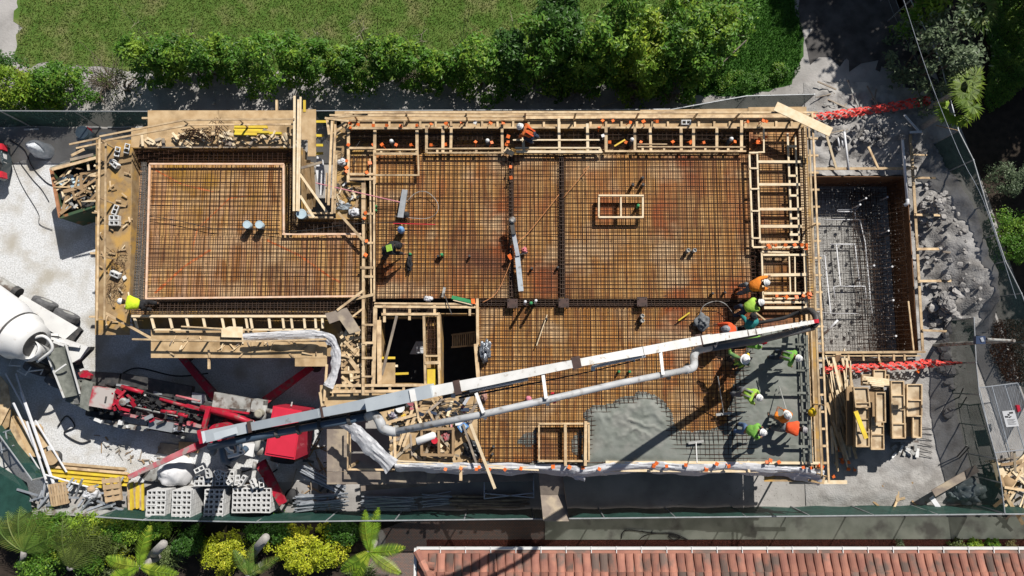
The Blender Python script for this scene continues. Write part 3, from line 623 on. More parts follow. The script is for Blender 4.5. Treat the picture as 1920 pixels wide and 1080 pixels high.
# --- north walkway of the east slab
stubs = [(x, 228, x, 239, .09, S+.02) for x in range(672, 1500, 29)]
walkway('long plywood walkway with three pale rails along the north edge of the east slab', [[(628, 208), (900, 208), (900, 239), (628, 239)], [(900.5, 208), (1200, 208), (1200, 239), (900.5, 239)], [(1200.5, 206), (1512, 202), (1512, 240), (1200.5, 239)]],
        z=S-.03, mt=ply, rails=[(646, 211.5, 960, 210.5, 4.3), (960, 210.5, 1533, 211, 4.3), (618, 216, 985, 218.5, 3.9), (985, 214, 1240, 213.5, S+.1, S+.1, .14), (985, 220.5, 1530, 217.5, S+.14, S+.14, .12), (640, 225, 1520, 223, S+.06, S+.06, .06)],
        posts=[(x, 209, 4.3) for x in (660, 760, 873, 985, 1080, 1199, 1310, 1390, 1500)])
frame('cleat_row', 'row of short cleats nailed along the north edge board', 'timber frame', [(650, 240, 1500, 240, .07, S+.06)]+stubs, S+.02)
for i, (x, y0, y1) in enumerate([(800, 236, 287), (830.5, 236, 287), (846, 236, 287), (941, 232, 290), (981, 258, 287), (1048, 222, 288), (1102, 232, 286)]):
    pass
frame('trench_ties', 'timber ties with two long rails over the west half of the north trench', 'timber frame',
      [(800, 236, 800, 287, .11), (830.5, 236, 830.5, 288, .11), (846, 236, 845, 288, .11), (941, 232, 942, 290, .11), (800, 279, 940, 279, .06), (800, 287, 950, 287, .06), (893, 279, 893, 287), (820, 279, 820, 287), (947, 280, 962, 291, .2)], S+.25)
frame('trench_ties', 'timber ties with two long rails in the north trench by the kneeling worker', 'timber frame',
      [(981, 258, 982, 287, .11), (1048, 222, 1049, 288, .11), (1101, 232, 1102, 287, .11), (962, 263, 1125, 263, .05), (966, 278, 1125, 278, .06), (968, 285, 1128, 285, .10), (1123, 277, 1128, 287, .1)], S+.25, mt=pale)
frame('trench_ties', 'timber ties with two long rails over the east half of the north trench', 'timber frame',
      [(1136, 238, 1136, 284, .11), (1190, 238, 1190, 284, .11), (1218.5, 240, 1220, 284, .11), (1276.5, 240, 1277, 284, .11), (1300, 240, 1300, 284, .11), (1343.5, 240, 1344, 284, .11), (1390, 226, 1390, 284, .11), (1134, 284, 1398, 284, .07), (1195, 276, 1397, 276, .05), (1195, 271, 1250, 271, .04), (1245, 276, 1245, 284), (1322, 276, 1322, 284), (1365, 276, 1365, 284), (1205, 276, 1205, 284)], S+.25)
# --- east edge ladders
frame('timber_ladder', 'narrow timber ladder frame standing beside the east edge trench', 'timber frame',
      [(1404.5, 287, 1411, 463, .07), (1419.5, 286, 1425, 455, .07), (1404, 287, 1421, 287), (1421, 286, 1433, 286), (1432, 241, 1432, 286, .06), (1405, 316, 1421, 316), (1407, 354.5, 1423, 354.5), (1408.5, 396, 1424, 396), (1410, 447, 1425, 447), (1411, 464, 1428, 464)], S+.35, w=.06, mt=pale)
frame('timber_ladder', 'row of long pale rungs crossing the east edge of the slab', 'timber frame',
      [(1418, 304, 1500, 304, .11), (1420, 346.5, 1499, 346.5, .11), (1423, 392.5, 1502, 392.5, .11), (1424, 425, 1502, 425, .11), (1422, 454, 1505, 454, .09), (1412, 464, 1510, 464, .08), (1476, 250, 1484, 455, .08, S+.2), (1491, 254, 1498, 455, .06, S+.2), (1478, 275, 1493, 275), (1477, 330, 1494, 330), (1480, 367, 1496, 367), (1482, 410, 1497, 410), (1480, 440, 1500, 440)], S+.3, mt=pale)
frame('timber_ladder', 'timber ladder frame beside the worker in orange, south of the orange caps', 'timber frame',
      [(1428, 472, 1431, 567, .07), (1428, 472, 1479, 474, .07), (1430, 478, 1513, 478, .08), (1431, 516, 1513, 515, .11), (1431, 550, 1513, 550, .10), (1432, 560, 1513, 560, .06), (1432, 567, 1514, 567, .1), (1432, 577, 1514, 577, .1), (1479, 475, 1482, 550, .05), (1490, 480, 1491, 550, .05), (1508, 470, 1512, 574, .10)], S+.3, mt=pale)
board1('long thin board with a pale edge slanting over the ladder frame near the hose', 1413, 583, 1437, 602, S+.4, .05)
# forms inside the poured corner, dark with wet cement
frame('screed_form', 'cement stained form ladder along the east edge of the poured concrete', 'timber frame',
      [(1499, 628, 1508, 868, .07), (1512, 628, 1521, 868, .09), (1500, 655, 1514, 655), (1502, 690, 1516, 690), (1503, 720, 1517, 720), (1503, 751, 1518, 751), (1504, 770, 1518, 770), (1505, 792, 1519, 792), (1506, 820, 1520, 820), (1507, 847, 1520, 847)], S+.30, mt=cement)
frame('screed_board', 'four grey cement stained screed boards across the fresh concrete', 'timber frame',
      [(1437, 644, 1512, 646, .07), (1418, 693, 1514, 695, .07), (1434, 736, 1517, 737, .09), (1440, 791, 1518, 792, .08), (1438, 836, 1520, 837, .10)], S+.34, mt=cement)
# --- east walkway
walkway('yellow stained plywood walkway with three rails along the east edge of the slab', [[(1498, 240), (1512, 236), (1522, 420), (1507, 420)], [(1507, 420.5), (1522, 420.5), (1534, 650), (1519, 650)], [(1519, 650.5), (1534, 650.5), (1545, 895), (1530, 895)]],
        z=S-.02, mt=plyd, rails=[(1522.7, 212, 1554, 905, 4.4), (1516.5, 236, 1541, 898, 3.95), (1508, 236, 1530, 885, S+.1, S+.1, .05), (1499, 240, 1523, 880, S+.09, S+.09, .09)],
        posts=[(1523, 214, 4.4), (1532, 420, 4.4), (1540, 600, 4.4), (1547, 760, 4.4), (1553, 895, 4.4)], joists=[(1512, y, 1532+(y-240)*.03, y) for y in range(260, 880, 32)])
board1('wide pale plank lying askew over the northeast corner of the walkway', 1454, 199, 1558, 248, 4.5, .38, .04, mt=pale, name='plank')
ply_thing('pale plywood sheet at the northeast corner under the askew plank', [(1403, 201), (1512, 200), (1514, 238), (1403, 238)], S+.0, ply)
frame('pool_edging', 'timber edge frame staked around the sunken pool pit', 'timber frame',
      [(1526, 317, 1718, 316, .12, .62), (1707, 252, 1716, 400, .11, .58), (1716, 400, 1730, 657, .12, .55), (1711, 291, 1737, 291, .07, .6), (1712, 334, 1753, 334, .10, .6), (1716, 403, 1767, 404, .10, .65), (1718, 467, 1765, 467, .10, .7), (1722, 527, 1782, 527, .10, .7), (1728, 619, 1774, 621, .09, .6), (1546, 661, 1734, 660, .10, .58), (1548, 667, 1725, 667, .06, .5), (1703, 565, 1713, 657, .06, .5), (1550, 674, 1700, 674, .14, .25)]
      + [(x, 662, x+1, 676, .08, .55) for x in (1563, 1590, 1618, 1647, 1675, 1695)], .6, mt=pine)
board1('board braced from the askew plank down to the north pool edge', 1549, 252, 1568, 316, 1.4, .10, mt=pale, z1=.65)
board1('pale board lying from the rubble down to the north pool edge', 1628, 275, 1647, 316, .9, .09, z1=.66)
for _k, (a, b, z0_, z1_, r_, lb) in enumerate((((1583, 247), (1591, 319), .8, .7, .05, 'white plastic pipe propped north of the pool, west one'), ((1692, 262), (1701, 376), 1.1, .7, .06, 'long white plastic pipe hanging over the pool corner, east one'), ((1571, 258), (1574, 276), .4, .4, .04, 'short blue-white pipe in the dirt north of the pool, west one of two'), ((1578, 256), (1580, 275), .4, .4, .04, 'short blue-white pipe in the dirt north of the pool, east one of two'))): tag(MB().tube([W(*a, z0_), W(*b, z1_)], r_, 8).build('plastic_pipe', pvc, smooth=True), lb, 'pipe')
tag(MB().tube(smoothpath([W(1701, 374, .7), W(1701, 381, .7), W(1696, 385, .6)], 4), .08, 8).build('pipe_elbow', pvc, smooth=True), 'white elbow at the end of the long pipe over the pool', 'pipe')
board1('short white board at the northeast end of the pool edge frame', 1706, 248, 1728, 247, .7, .10, mt=pvc)
board1('short white board leaning out of the shade above the pool corner', 1695, 215, 1722, 245, .9, .09, mt=pvc, z1=.7)
board1('weathered board on the dirt east of the pool frame', 1768, 472, 1785, 474, .9, .08, mt=plyg)
board1('wide ply strip leaning on the south edge of the pool', 1572, 664, 1564, 692, .7, .22, mt=pine, z1=.15)
board1('short prop leaning against the south pool edge, beside the wide strip', 1578, 675, 1584, 690, .5, .10, mt=pine, z1=.15)
board1('dusty short prop leaning south of the pool, behind the red mesh', 1647, 670, 1653, 688, .5, .09, mt=pine, z1=.15)
board1('pipe-thin board lying in the dirt north of the red barrier', 1533, 153, 1568, 168, .35, .06, mt=plyg)
# --- column strip and stair shafts
frame('column_ladder', 'tall narrow timber ladder between the west bay and the east slab', 'timber frame',
      [(682, 343, 682, 409, .15, S+.35), (694, 298, 696, 556, .06), (701.5, 293, 702, 565, .07), (681.7, 409, 681, 740, .11), (680, 401, 702, 401), (683, 456, 702, 456), (676, 502, 702, 502, .1), (683, 519, 702, 519), (660, 562, 702, 552, .10), (680, 609, 701, 609, .07), (680, 643, 701, 643, .09), (679, 671, 700, 671, .09), (679, 706, 700, 706, .06)], S+.28)
frame('stair_shaft_guard', 'pale timber frame around the two dark stair shafts', 'timber frame',
      [(704, 575, 700, 722, .14), (711, 600, 712, 722, .16, S+.1), (702, 569, 892, 570, .07), (702, 575, 892, 576, .09), (716, 589, 822, 589, .10), (721, 569, 721, 604, .10), (768, 569, 768, 600, .10), (815, 569, 815, 592, .10), (881, 569, 881, 592, .09), (795, 592, 798, 720, .09), (822, 586, 824, 694, .11), (823, 694, 824, 722, .07), (798, 667, 822, 667, .07), (797, 680, 823, 680, .11), (895, 560, 896, 650, .10), (892, 645, 899, 735, .14), (631, 723, 810, 722, .10), (620, 734, 760, 733, .10)]
      + [(x, 722, x, 734, .09) for x in (633, 664, 699, 731, 757, 783)], S+.18, mt=pine)
vs = thing('shaft_lining', 'plywood lining boards of the two dark stair shafts', 'formwork', W(770, 650, 0))
for P in ([(712, 594), (795, 594), (797, 720), (712, 720), (712, 594)], [(826, 588), (892, 588), (895, 735), (826, 735), (826, 588)]): vwall(vs, P, S+.1, S-1.0, .03, plyd, 'lining_board')
MB().ppx([(797, 592), (824, 592), (825, 722), (798, 722)], S-.4, S-.43).build('trough_bottom', plyd, vs)
tag(MB().ppx([(801, 690), (816, 690), (816, 722), (801, 722)], S+.02, S-.3).build('foam_block', yel), 'ochre block inside the timber between the two stair shafts', 'block')
cage('bundle of stirrups in the trough between the two stair shafts', (799, 594, 822, 664), z0=-.35, z1=.02, n=4, step=.12, mt=rebar)
cage('rebar cage under the pale boards north of the stair shafts', (716, 577, 820, 587), z0=-.35, z1=.05, n=3)
board1('long dusty prop leaning diagonally across the west stair shaft', 744, 592, 714, 712, S+.3, .10, mt=plyg, z1=S-.1)
ply_thing('plywood sheet in the southwest corner of the west stair shaft', [(716, 680), (741, 680), (741, 720), (713, 720)], S-.05, ply)
board1('short yellow board at the middle of the west stair shaft', 716, 671, 741, 671, S-.2, .09, mt=yel)
board1('short yellow board beside the plywood in the west stair shaft', 741, 701, 766, 700, S-.3, .09, mt=yel)
board1('pale short board end poking out over the west stair shaft', 741, 686, 746, 686, S-.1, .09, mt=pale)
tag(MB().ppx([(768, 664), (780, 640), (796, 640), (796, 662), (782, 664)], 1.2, 1.1).build('plastic_sheet', cloudfilm), 'crumpled white plastic deep in the west stair shaft', 'plastic sheet')
st = thing('stair_railing', 'pale slatted wooden stair railing deep in the east stair shaft', 'railing', W(870, 635, 1.4))
for k in range(11): MB().beam(W(849+k*4, 628-k*.3, 1.7), W(849+k*4, 650-k*.3, 1.7), .05, .05).build('slat', pine, st)
MB().beam(W(846, 628, 1.75), W(893, 622, 1.75), .07, .05).build('rail', pine, st); MB().beam(W(846, 651, 1.75), W(893, 647, 1.75), .07, .05).build('rail', pine, st)
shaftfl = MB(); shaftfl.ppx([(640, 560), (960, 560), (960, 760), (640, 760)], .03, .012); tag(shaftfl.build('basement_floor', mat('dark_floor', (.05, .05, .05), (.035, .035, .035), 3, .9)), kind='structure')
# --- timber strip between the white film and the column strip
sc = thing('side_scaffold', 'stepped timber and plywood scaffold between the white film and the column strip', 'scaffold', W(655, 670, 0))
for P, z in (([(632, 625), (680, 625), (680, 660), (640, 660)], S-.5), ([(640, 640), (662, 640), (662, 718), (640, 718)], S-.15), ([(640, 672), (680, 668), (680, 722), (640, 722)], S-.6)): MB().ppx(P, z, z-.02).build('deck_sheet', ply, sc)
for b in ((640, 666, 681, 665, .1), (640, 698, 681, 697, .1), (645, 650, 664, 632, .08), (646, 640, 667, 662, .1), (655, 672, 672, 695, .16), (641, 706, 660, 722, .1), (657, 710, 681, 704, .1), (640, 628, 681, 622, .12), (664, 725, 680, 712, .1)): MB().beam(W(b[0], b[1], S-.02+R(0, .1)), W(b[2], b[3], S+.02+R(0, .1)), b[4], .05).build('board', pine, sc)
# --- two wooden box-outs standing on the rebar
frame('wooden_boxout', 'small pale wooden frame split in two near the centre of the large slab', 'timber frame', [(1122, 367.5, 1206, 367.5), (1122, 408, 1206, 408), (1122.5, 367, 1122.5, 409), (1205, 367, 1205, 409), (1164, 368, 1164, 408)], S+.32, w=.06, h=.14, mt=pale)
frame('wooden_boxout', 'larger wooden frame with crossing boards at the south edge beside the wet concrete', 'timber frame', [(1010, 794, 1105, 794), (1010, 864, 1105, 864), (1010.5, 794, 1010.5, 864), (1104, 794, 1104, 864), (1060, 794, 1060, 873, .10, S+.34), (1098, 790, 1097, 873, .11, S+.36)], S+.26, w=.06, h=.16, mt=pine)
# --- south edge
frame('edge_strip', 'pale timber edge boards behind the white film on the south edge', 'timber strip', [(745, 864, 1010, 877, .05), (745, 868, 1010, 881, .05), (1135, 866, 1540, 868, .10), (900, 880, 1540, 884, .10, S+.0), (1403, 864, 1404, 885, .09)], S+.12, mt=pale)
board1('pale board jutting past the white film, east of the loose debris', 882, 795, 928, 916, S+.55, .11, mt=pale, z1=S+.2)
board1('short board end hanging out under the white film below the debris deck', 864, 872, 864, 901, S+.05, .11)
ply_thing('dark plywood flap below the white film near the southeast corner', [(1433, 884), (1515, 884), (1514, 903), (1433, 903)], S-.3, plyd)
board1('long pale plank below the southeast corner', 1480, 904, 1588, 904, S-.5, .14, mt=pale)
ply_thing('triangular plywood piece at the southeast corner of the walkway', [(1515, 893), (1548, 893), (1545, 908), (1516, 903)], S-.1, ply)
# --- grey L shaped platform south of the stair shafts
pf = thing('plywood_platform', 'grey L-shaped plywood platform in the shade beside the red truck', 'platform', W(640, 880, 0))
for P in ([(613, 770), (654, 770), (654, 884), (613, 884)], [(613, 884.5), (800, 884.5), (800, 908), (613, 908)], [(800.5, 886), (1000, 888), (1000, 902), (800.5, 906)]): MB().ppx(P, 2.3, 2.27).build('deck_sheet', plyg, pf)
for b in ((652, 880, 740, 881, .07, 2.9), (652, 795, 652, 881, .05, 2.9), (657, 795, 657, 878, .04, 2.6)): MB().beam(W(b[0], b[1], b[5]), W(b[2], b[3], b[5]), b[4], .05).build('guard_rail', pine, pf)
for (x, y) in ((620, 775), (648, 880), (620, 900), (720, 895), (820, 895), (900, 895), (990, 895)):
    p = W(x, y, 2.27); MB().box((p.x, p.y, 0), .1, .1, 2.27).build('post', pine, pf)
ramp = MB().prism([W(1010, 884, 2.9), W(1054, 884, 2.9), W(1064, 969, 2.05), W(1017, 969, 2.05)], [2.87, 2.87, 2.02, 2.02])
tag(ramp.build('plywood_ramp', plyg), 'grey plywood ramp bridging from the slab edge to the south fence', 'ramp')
rail = thing('shade_scaffold', 'thin grey scaffold frame in the shade west of the ramp', 'scaffold', W(955, 920, 0))
for b in ((908, 892, 908, 935), (1000, 892, 1001, 934), (908, 935, 1001, 924), (908, 925, 1001, 933)): MB().tube([W(b[0], b[1], 1.8), W(b[2], b[3], 1.8)], .025, 6).build('tube', silver, rail)
for (x, y) in ((908, 892), (1000, 892), (908, 935), (1001, 934)): MB().tube([W(x, y, 1.8), Vector((W(x, y, 1.8).x, W(x, y, 1.8).y, 0))], .025, 6).build('tube', silver, rail)
# --- debris deck east of the platform
dk = thing('debris_deck', 'plywood deck littered with scraps between the stair shafts and the white film', 'platform', W(810, 800, 0))
for P in ([(655, 735), (898, 735), (898, 800), (735, 800)], [(735, 800), (898, 800), (898, 872), (740, 866)]): MB().ppx(P, S-.06, S-.09).build('deck_sheet', ply, dk)
MB().ppx([(600, 722), (660, 722), (700, 770), (600, 770)], S-.1, S-.13).build('deck_sheet', ply, dk)
for (x, y) in ((740, 800), (740, 860), (890, 800), (890, 866), (810, 866), (620, 740)):
    p = W(x, y, S-.1); MB().box((p.x, p.y, 0), .1, .1, S-.1).build('post', pine, dk)
for b in ((739, 765, 741, 868, .10, S+.1), (730, 771, 735, 868, .10, S), (608, 752, 613, 683, .09, S+.1), (600, 735, 606, 768, .1, S)): MB().beam(W(b[0], b[1], b[5]), W(b[2], b[3], b[5]), b[4], .05).build('edge_board', pine, dk)
# ---------------------------------------------------------------- wet concrete pour
pour = [(905, 872), (905, 868), (1085, 868), (1098, 800), (1094, 775), (1110, 757), (1150, 755), (1165, 745), (1205, 733), (1230, 740), (1246, 752), (1262, 778), (1264, 800), (1275, 808), (1300, 806), (1332, 808), (1362, 790), (1368, 740), (1380, 700), (1392, 660), (1405, 632), (1430, 618), (1480, 612), (1514, 606), (1526, 879), (905, 880)]
pw = [W(x, y, S) for x, y in pour]
def pour_mesh(pwm, top, name, lab, st=.05):
    mb = MB(); xs = [p.x for p in pwm]; ys = [p.y for p in pwm]; P2 = [(p.x, p.y) for p in pwm]; idx = {}
    nx = int((max(xs)-min(xs)+.3)/st); ny = int((max(ys)-min(ys)+.3)/st)
    for j in range(ny+1):
        for i in range(nx+1):
            x = min(xs)-.15+i*st; y = min(ys)-.15+j*st; wob = .14*fbm(x*1.6, y*1.6, 2); d = dpoly(x, y, P2)*(1 if inpoly(x, y, P2) else -1)+wob
            if d < -.02: continue
            px, py = PXY((x, y, S+.12)); rough_ = math.exp(-(((px-1185)/60)**2+((py-790)/38)**2))
            edge = min(1, max(0, d)/.5)
            h = top*(edge**.7)-.004 + .010*fbm(x*2.2, y*2.2, 5) + (.13*rough_*(1-abs(math.sin(3.6*(x*.55+y*.85)+3.2*fbm(x*.9, y*.9, 4)+.8*fbm(x*3, y*3, 1))))**1.6*(.55+.8*fbm(x*1.1, y*1.1, 12))+.012*(1-abs(fbm(x*2.6, y*3.4, 8))*2.2))*edge
            if py > 838: h = top*(edge**.5) + .004*fbm(x*2, y*2, 3)
            lowb = math.exp(-(((px-1340)/85)**2+((py-835)/34)**2)); low2 = math.exp(-(((px-1385)/26)**2+((py-740)/75)**2)); h -= (.062*min(1, lowb*1.3)+.05*low2)*edge; h += .018*abs(fbm(x*1.3, y*1.3, 11, 5))*edge
            idx[(i, j)] = len(mb.v); mb.v.append((x, y, S+max(h, -.003)))
    for (i, j), k in list(idx.items()):
        if (i+1, j) in idx and (i+1, j+1) in idx and (i, j+1) in idx: mb.f.append((k, idx[(i+1, j)], idx[(i+1, j+1)], idx[(i, j+1)]))
    o = mb.build(name, m_wet, smooth=True); return tag(o, lab, 'concrete')
pour_mesh(pw, .165, 'wet_concrete', 'freshly poured grey concrete spread over the southeast corner of the slab')
pour_mesh([W(x, y, S) for x, y in ((1074, 850), (1072, 828), (1080, 812), (1088, 806), (1092, 830), (1090, 858))], .10, 'wet_concrete', 'small grey splash of concrete inside the larger wooden frame')
pour_mesh([W(x, y, S) for x, y in ((970, 830), (978, 812), (1004, 808), (1006, 830), (985, 840))], .05, 'wet_concrete', 'thin grey concrete smear west of the larger wooden frame')
# ---------------------------------------------------------------- fences
def fence(label, tops, z=2.0, gap=.06, mt=greenmesh, rail=grey, step=2.4, name='screen_fence', zb=0.0):
    t = thing(name, label, 'fence', W(tops[0][0], tops[0][1], z)*1.0); t.location.z = 0
    P = [W(x, y, z) for x, y in tops]; q = MB(); up = MB(); d = 0
    for k in range(len(P)-1):
        a, b = P[k], P[k+1]; L = (b-a).length; n = max(1, int(L/.6)); nrm = Vector((-(b-a).y, (b-a).x, 0)).normalized()
        for j in range(n):
            p = a.lerp(b, j/n); r = a.lerp(b, (j+1)/n)
            o1 = nrm*.05*math.sin(j*1.7+k); o2 = nrm*.05*math.sin((j+1)*1.7+k)
            rows = [(z-.02, 0), (z*.5, 1), (zb+gap, .6)]
            for m_ in range(2):
                (z1, f1), (z2, f2) = rows[m_], rows[m_+1]
                q.poly([(p.x+o1.x*f1, p.y+o1.y*f1, z1), (r.x+o2.x*f1, r.y+o2.y*f1, z1), (r.x+o2.x*f2, r.y+o2.y*f2, z2), (p.x+o1.x*f2, p.y+o1.y*f2, z2)])
    q.build('screen', mt, t)
    up.tube([p.copy() for p in P], .028, 6); up.build('top_rail', rail, t)
    for k in range(len(P)-1):
        a, b = P[k], P[k+1]; L = (b-a).length; n = max(1, int(L/step))
        for j in range(n+(k == len(P)-2)):
            p = a.lerp(b, j/n); MB().tube([(p.x, p.y, z+.03), (p.x, p.y, 0)], .03, 6).build('post', rail, t)
    return t
fence('green screened fence between the hedge and the west site entrance', [(-330, 210), (0, 208), (276, 209)], z=2.0)
fence('green screened fence visible in the gap north of the shaft', [(585, 208), (1255, 205)], z=2.0)
fence('green screened fence running from the north walkway to the bare dirt in the northeast', [(1256, 206), (1300, 198), (1400, 180), (1527, 177)], z=2.0)
fence('green screened fence curving down the east side, past the dirt mound', [(1797, 245), (1825, 300), (1850, 385), (1868, 440), (1885, 490), (1915, 550), (1950, 640), (1990, 760)], z=2.0)
fence('green screened fence with light tears between the red barrier and the sign gate', [(1826, 596), (1830, 680), (1836, 740), (1852, 800), (1868, 860), (1877, 905), (1884, 963)], z=2.0)
fence('long green screened fence along the south side of the site', [(180, 969), (268, 975), (480, 979), (1000, 973), (1400, 969), (1880, 964), (2300, 964)], z=2.0, gap=.05)
fence('green screened fence leaning outward at the southwest corner', [(-110, 700), (-20, 790), (60, 900)], z=1.3)
q = MB(); q.ppx([(-20, 862), (50, 905), (60, 958), (8, 985), (-20, 930)], .5, .47); tag(q.build('fallen_screen', greenmesh), 'fallen green mesh panel with a white frame at the southwest corner', 'screen panel')
# wire fence beyond the northeast corner
t = thing('wire_fence', 'dark wire fence with a thin metal top rail under the trees in the northeast', 'fence', W(1740, 120, 0))
P = [W(1693, -40, 1.9), W(1708, 0, 1.9), W(1762, 110, 1.9), W(1797, 245, 1.9)]
MB().tube(P, .03, 6).build('top_rail', silver, t)
for k in range(3): MB().tube([p-Vector((0, 0, .45*(k+1))) for p in P], .006, 4).build('wire', grey, t)
for p in P: MB().tube([p, Vector((p.x, p.y, 0))], .03, 6).build('post', grey, t)
q = MB(); q.tube(smoothpath([W(1685, -30, 5), W(1740, 140, 5), W(1800, 290, 5), W(1845, 380, 5), W(1905, 560, 5)], 6), .010, 5); tag(q.build('overhead_wire', silver), 'thin overhead wire running down the east side of the site', 'wire')
q = MB(); q.tube([W(1755, 235, 2.0), W(1797, 245, 2.0)], .02, 5); tag(q.build('fence_brace', brownk), 'brown brace rail crossing at the start of the east green fence', 'rail')
# red mesh barriers: strips of netting hung on a rope
def netting(label, a, b, z0, z1, w0, w1, sag=.2):
    mb = MB(); A = W(*a, z0); B = W(*b, z1); d = (B-A).normalized(); x = Vector((-d.y, d.x, 0)); L = (B-A).length; n = int(L/.09)
    prev = None
    for k in range(n+1):
        f = k/n; c = A.lerp(B, f); c.z -= sag*math.sin(f*math.pi); w = w0+(w1-w0)*f; w *= (.75+.35*abs(fbm(f*9, 1, 1))); row = []
        for m_ in range(7):
            g = m_/6-.5; row.append(c+x*(w*g)+Vector((0, 0, .12*fbm(f*30, m_*1.3, 2)-.25*abs(g))))
        if prev:
            for m_ in range(6):
                if (k+m_) % 4 != 0: mb.poly([prev[m_], row[m_], row[m_+1], prev[m_+1]])
        prev = row
    q = mb.build('barrier_netting', redmesh); return tag(q, label, 'netting')
netting('red mesh barrier stretched over bare dirt in the northeast shade', (1524, 218), (1745, 186), .9, 1.0, .42, .55)
netting('red mesh barrier stretched along the south side of the pool', (1545, 694), (1730, 684), .8, .9, .40, .45)
netting('pointed east end of the red mesh barrier hanging over the green fence', (1728, 682), (1818, 680), .9, 1.3, .55, .06)
# ---------------------------------------------------------------- tiled house
t = thing('tiled_house', 'house with a terracotta barrel tile roof along the bottom edge', 'house', W(1400, 1060, 0))
EZ = 3.1; A = W(782, 1031, EZ); B = W(2400, 1031, EZ); run = 9.0; slope = .36
def roofmat():
    return mat('terracotta', (.40, .185, .13), (.28, .125, .095), 1.6, .9, .3, isl=.28, c3=(.17, .12, .10), s3=1.4, lo3=.48, hi3=.62, detail=9)
m_roof = roofmat()
q = MB(); pitch = .325; tl = .62; n = int((B.x-A.x)/pitch); rows = int(run/tl)
for i in range(n):
    x0 = A.x+.12+i*pitch
    for r in range(rows if A.x < x0 else 0):
        y0 = A.y-.1-r*tl; y1 = y0-tl-.05
        if x0 < A.x+.12+(A.y-y0)*.62: continue       # the hip cuts the field
        za = EZ+(A.y-y0)*slope; zb_ = za+(tl+.05)*slope; base = len(q.v); K = 6; j_ = R2(.006)
        for (yy, zz, rr) in ((y0, za+.045, .5), (y1, zb_+.0, .42)):
            for k in range(K+1):
                tt = math.pi*k/K; q.v.append((x0+pitch*.5-math.cos(tt)*pitch*rr+j_, yy, zz+math.sin(tt)*pitch*rr*.62))
        for k in range(K): q.f.append((base+k, base+k+1, base+K+2+k, base+K+1+k))
        q.f.append(tuple(base+k for k in range(K, -1, -1)))
q.build('roof_tiles', m_roof, t)
q = MB()
for r in range(int(run/tl)):
    for i in range(40):
        y0 = A.y-.35-i*pitch; x0 = A.x+.05+r*tl
        if (A.y-y0) < (x0-A.x)/.62+.1: continue
        za = EZ+(x0-A.x)*slope*1.4; zb_ = za+(tl+.05)*slope*1.4; base = len(q.v); K = 6
        for (xx, zz, rr) in ((x0, za+.045, .5), (x0+tl+.05, zb_, .42)):
            for k in range(K+1):
                tt = math.pi*k/K; q.v.append((xx, y0-pitch*.5+math.cos(tt)*pitch*rr, zz+math.sin(tt)*pitch*rr*.62))
        for k in range(K): q.f.append((base+K+1+k, base+K+2+k, base+k+1, base+k))
q.build('hip_tiles', m_roof, t)
q = MB(); q.poly([(A.x, A.y, EZ), (A.x+run*.62, A.y-run, EZ+run*slope), (B.x, A.y-run, EZ+run*slope), (B.x, A.y, EZ)]); q.poly([(A.x, A.y-run-4, EZ), (A.x+run*.62, A.y-run, EZ+run*slope), (A.x, A.y, EZ)]); q.build('roof_deck', m_roof, t)
q = MB()
for k in range(24):
    f0 = k*.42; f1 = f0+.46; d = Vector((.62, -1, slope)); a = A+d*f0/1.2; b = A+d*f1/1.2; q.tube([a+Vector((0, 0, .16)), b+Vector((0, 0, .15))], [.15, .12], 8)
q.build('ridge_tiles', m_roof, t)
MB().beam(A+Vector((-.02, .06, -.02)), B+Vector((0, .06, -.02)), .085, .12).build('gutter', white, t)
MB().beam(A+Vector((-.06, .06, -.02)), A+Vector((-.06, -8, -.02)), .10, .12).build('gutter', white, t)
for k in range(26): MB().beam(A+Vector((.9+k*.96, .14, .05)), A+Vector((.9+k*.96, -.14, .05)), .03, .03).build('gutter_strap', white, t)
MB().beam((A.x+.7, A.y-.75, 1.5), (B.x, A.y-.75, 1.5), .25, 2.9).build('wall', mat('stucco', (.55, .5, .42), (.5, .45, .38), 3, .9, .1), t)
MB().beam((A.x+.75, A.y-.7, 1.5), (A.x+.75, A.y-9, 1.5), .25, 2.9).build('wall', bpy.data.materials['stucco'], t)
# ---------------------------------------------------------------- concrete mixer truck at the west edge
t = thing('mixer_truck', 'white concrete mixer truck backed in at the west edge, chute over the hopper', 'truck', W(60, 640, 0))
ax0 = W(-170, 512, 2.45); ax1 = W(66, 645, 2.95); d = (ax1-ax0).normalized(); L = (ax1-ax0).length
m_drum = mat('drum_white', (.84, .84, .84), (.76, .76, .77), 1.2, .4, .05, c3=(.6, .57, .53), s3=2.5, lo3=.62, hi3=.75)
q = MB(); q.lathe(ax0, [(.55, -.9), (1.05, -.3), (1.30, .8), (1.30, L*.55), (1.16, L*.76), (.92, L-.75)], 36, axis=d); dr = q.build('drum', m_drum, t, smooth=True)
q = MB(); q.lathe(ax0, [(.95, L-.82), (.98, L-.76), (.98, L-.62), (.88, L-.5), (.80, L-.25), (.72, L)], 32, axis=d); q.build('drum_collar', white, t, smooth=True)
q = MB(); q.lathe(ax0, [(.96, L-.86), (1.0, L-.84), (1.0, L-.77), (.96, L-.75)], 32, axis=d); q.build('drum_ring', darkmetal, t, smooth=True)
q = MB(); q.lathe(ax0, [(.60, L-.02), (.50, L+.02), (.1, L+.0)], 24, axis=d); q.build('drum_mouth', darkmetal, t)
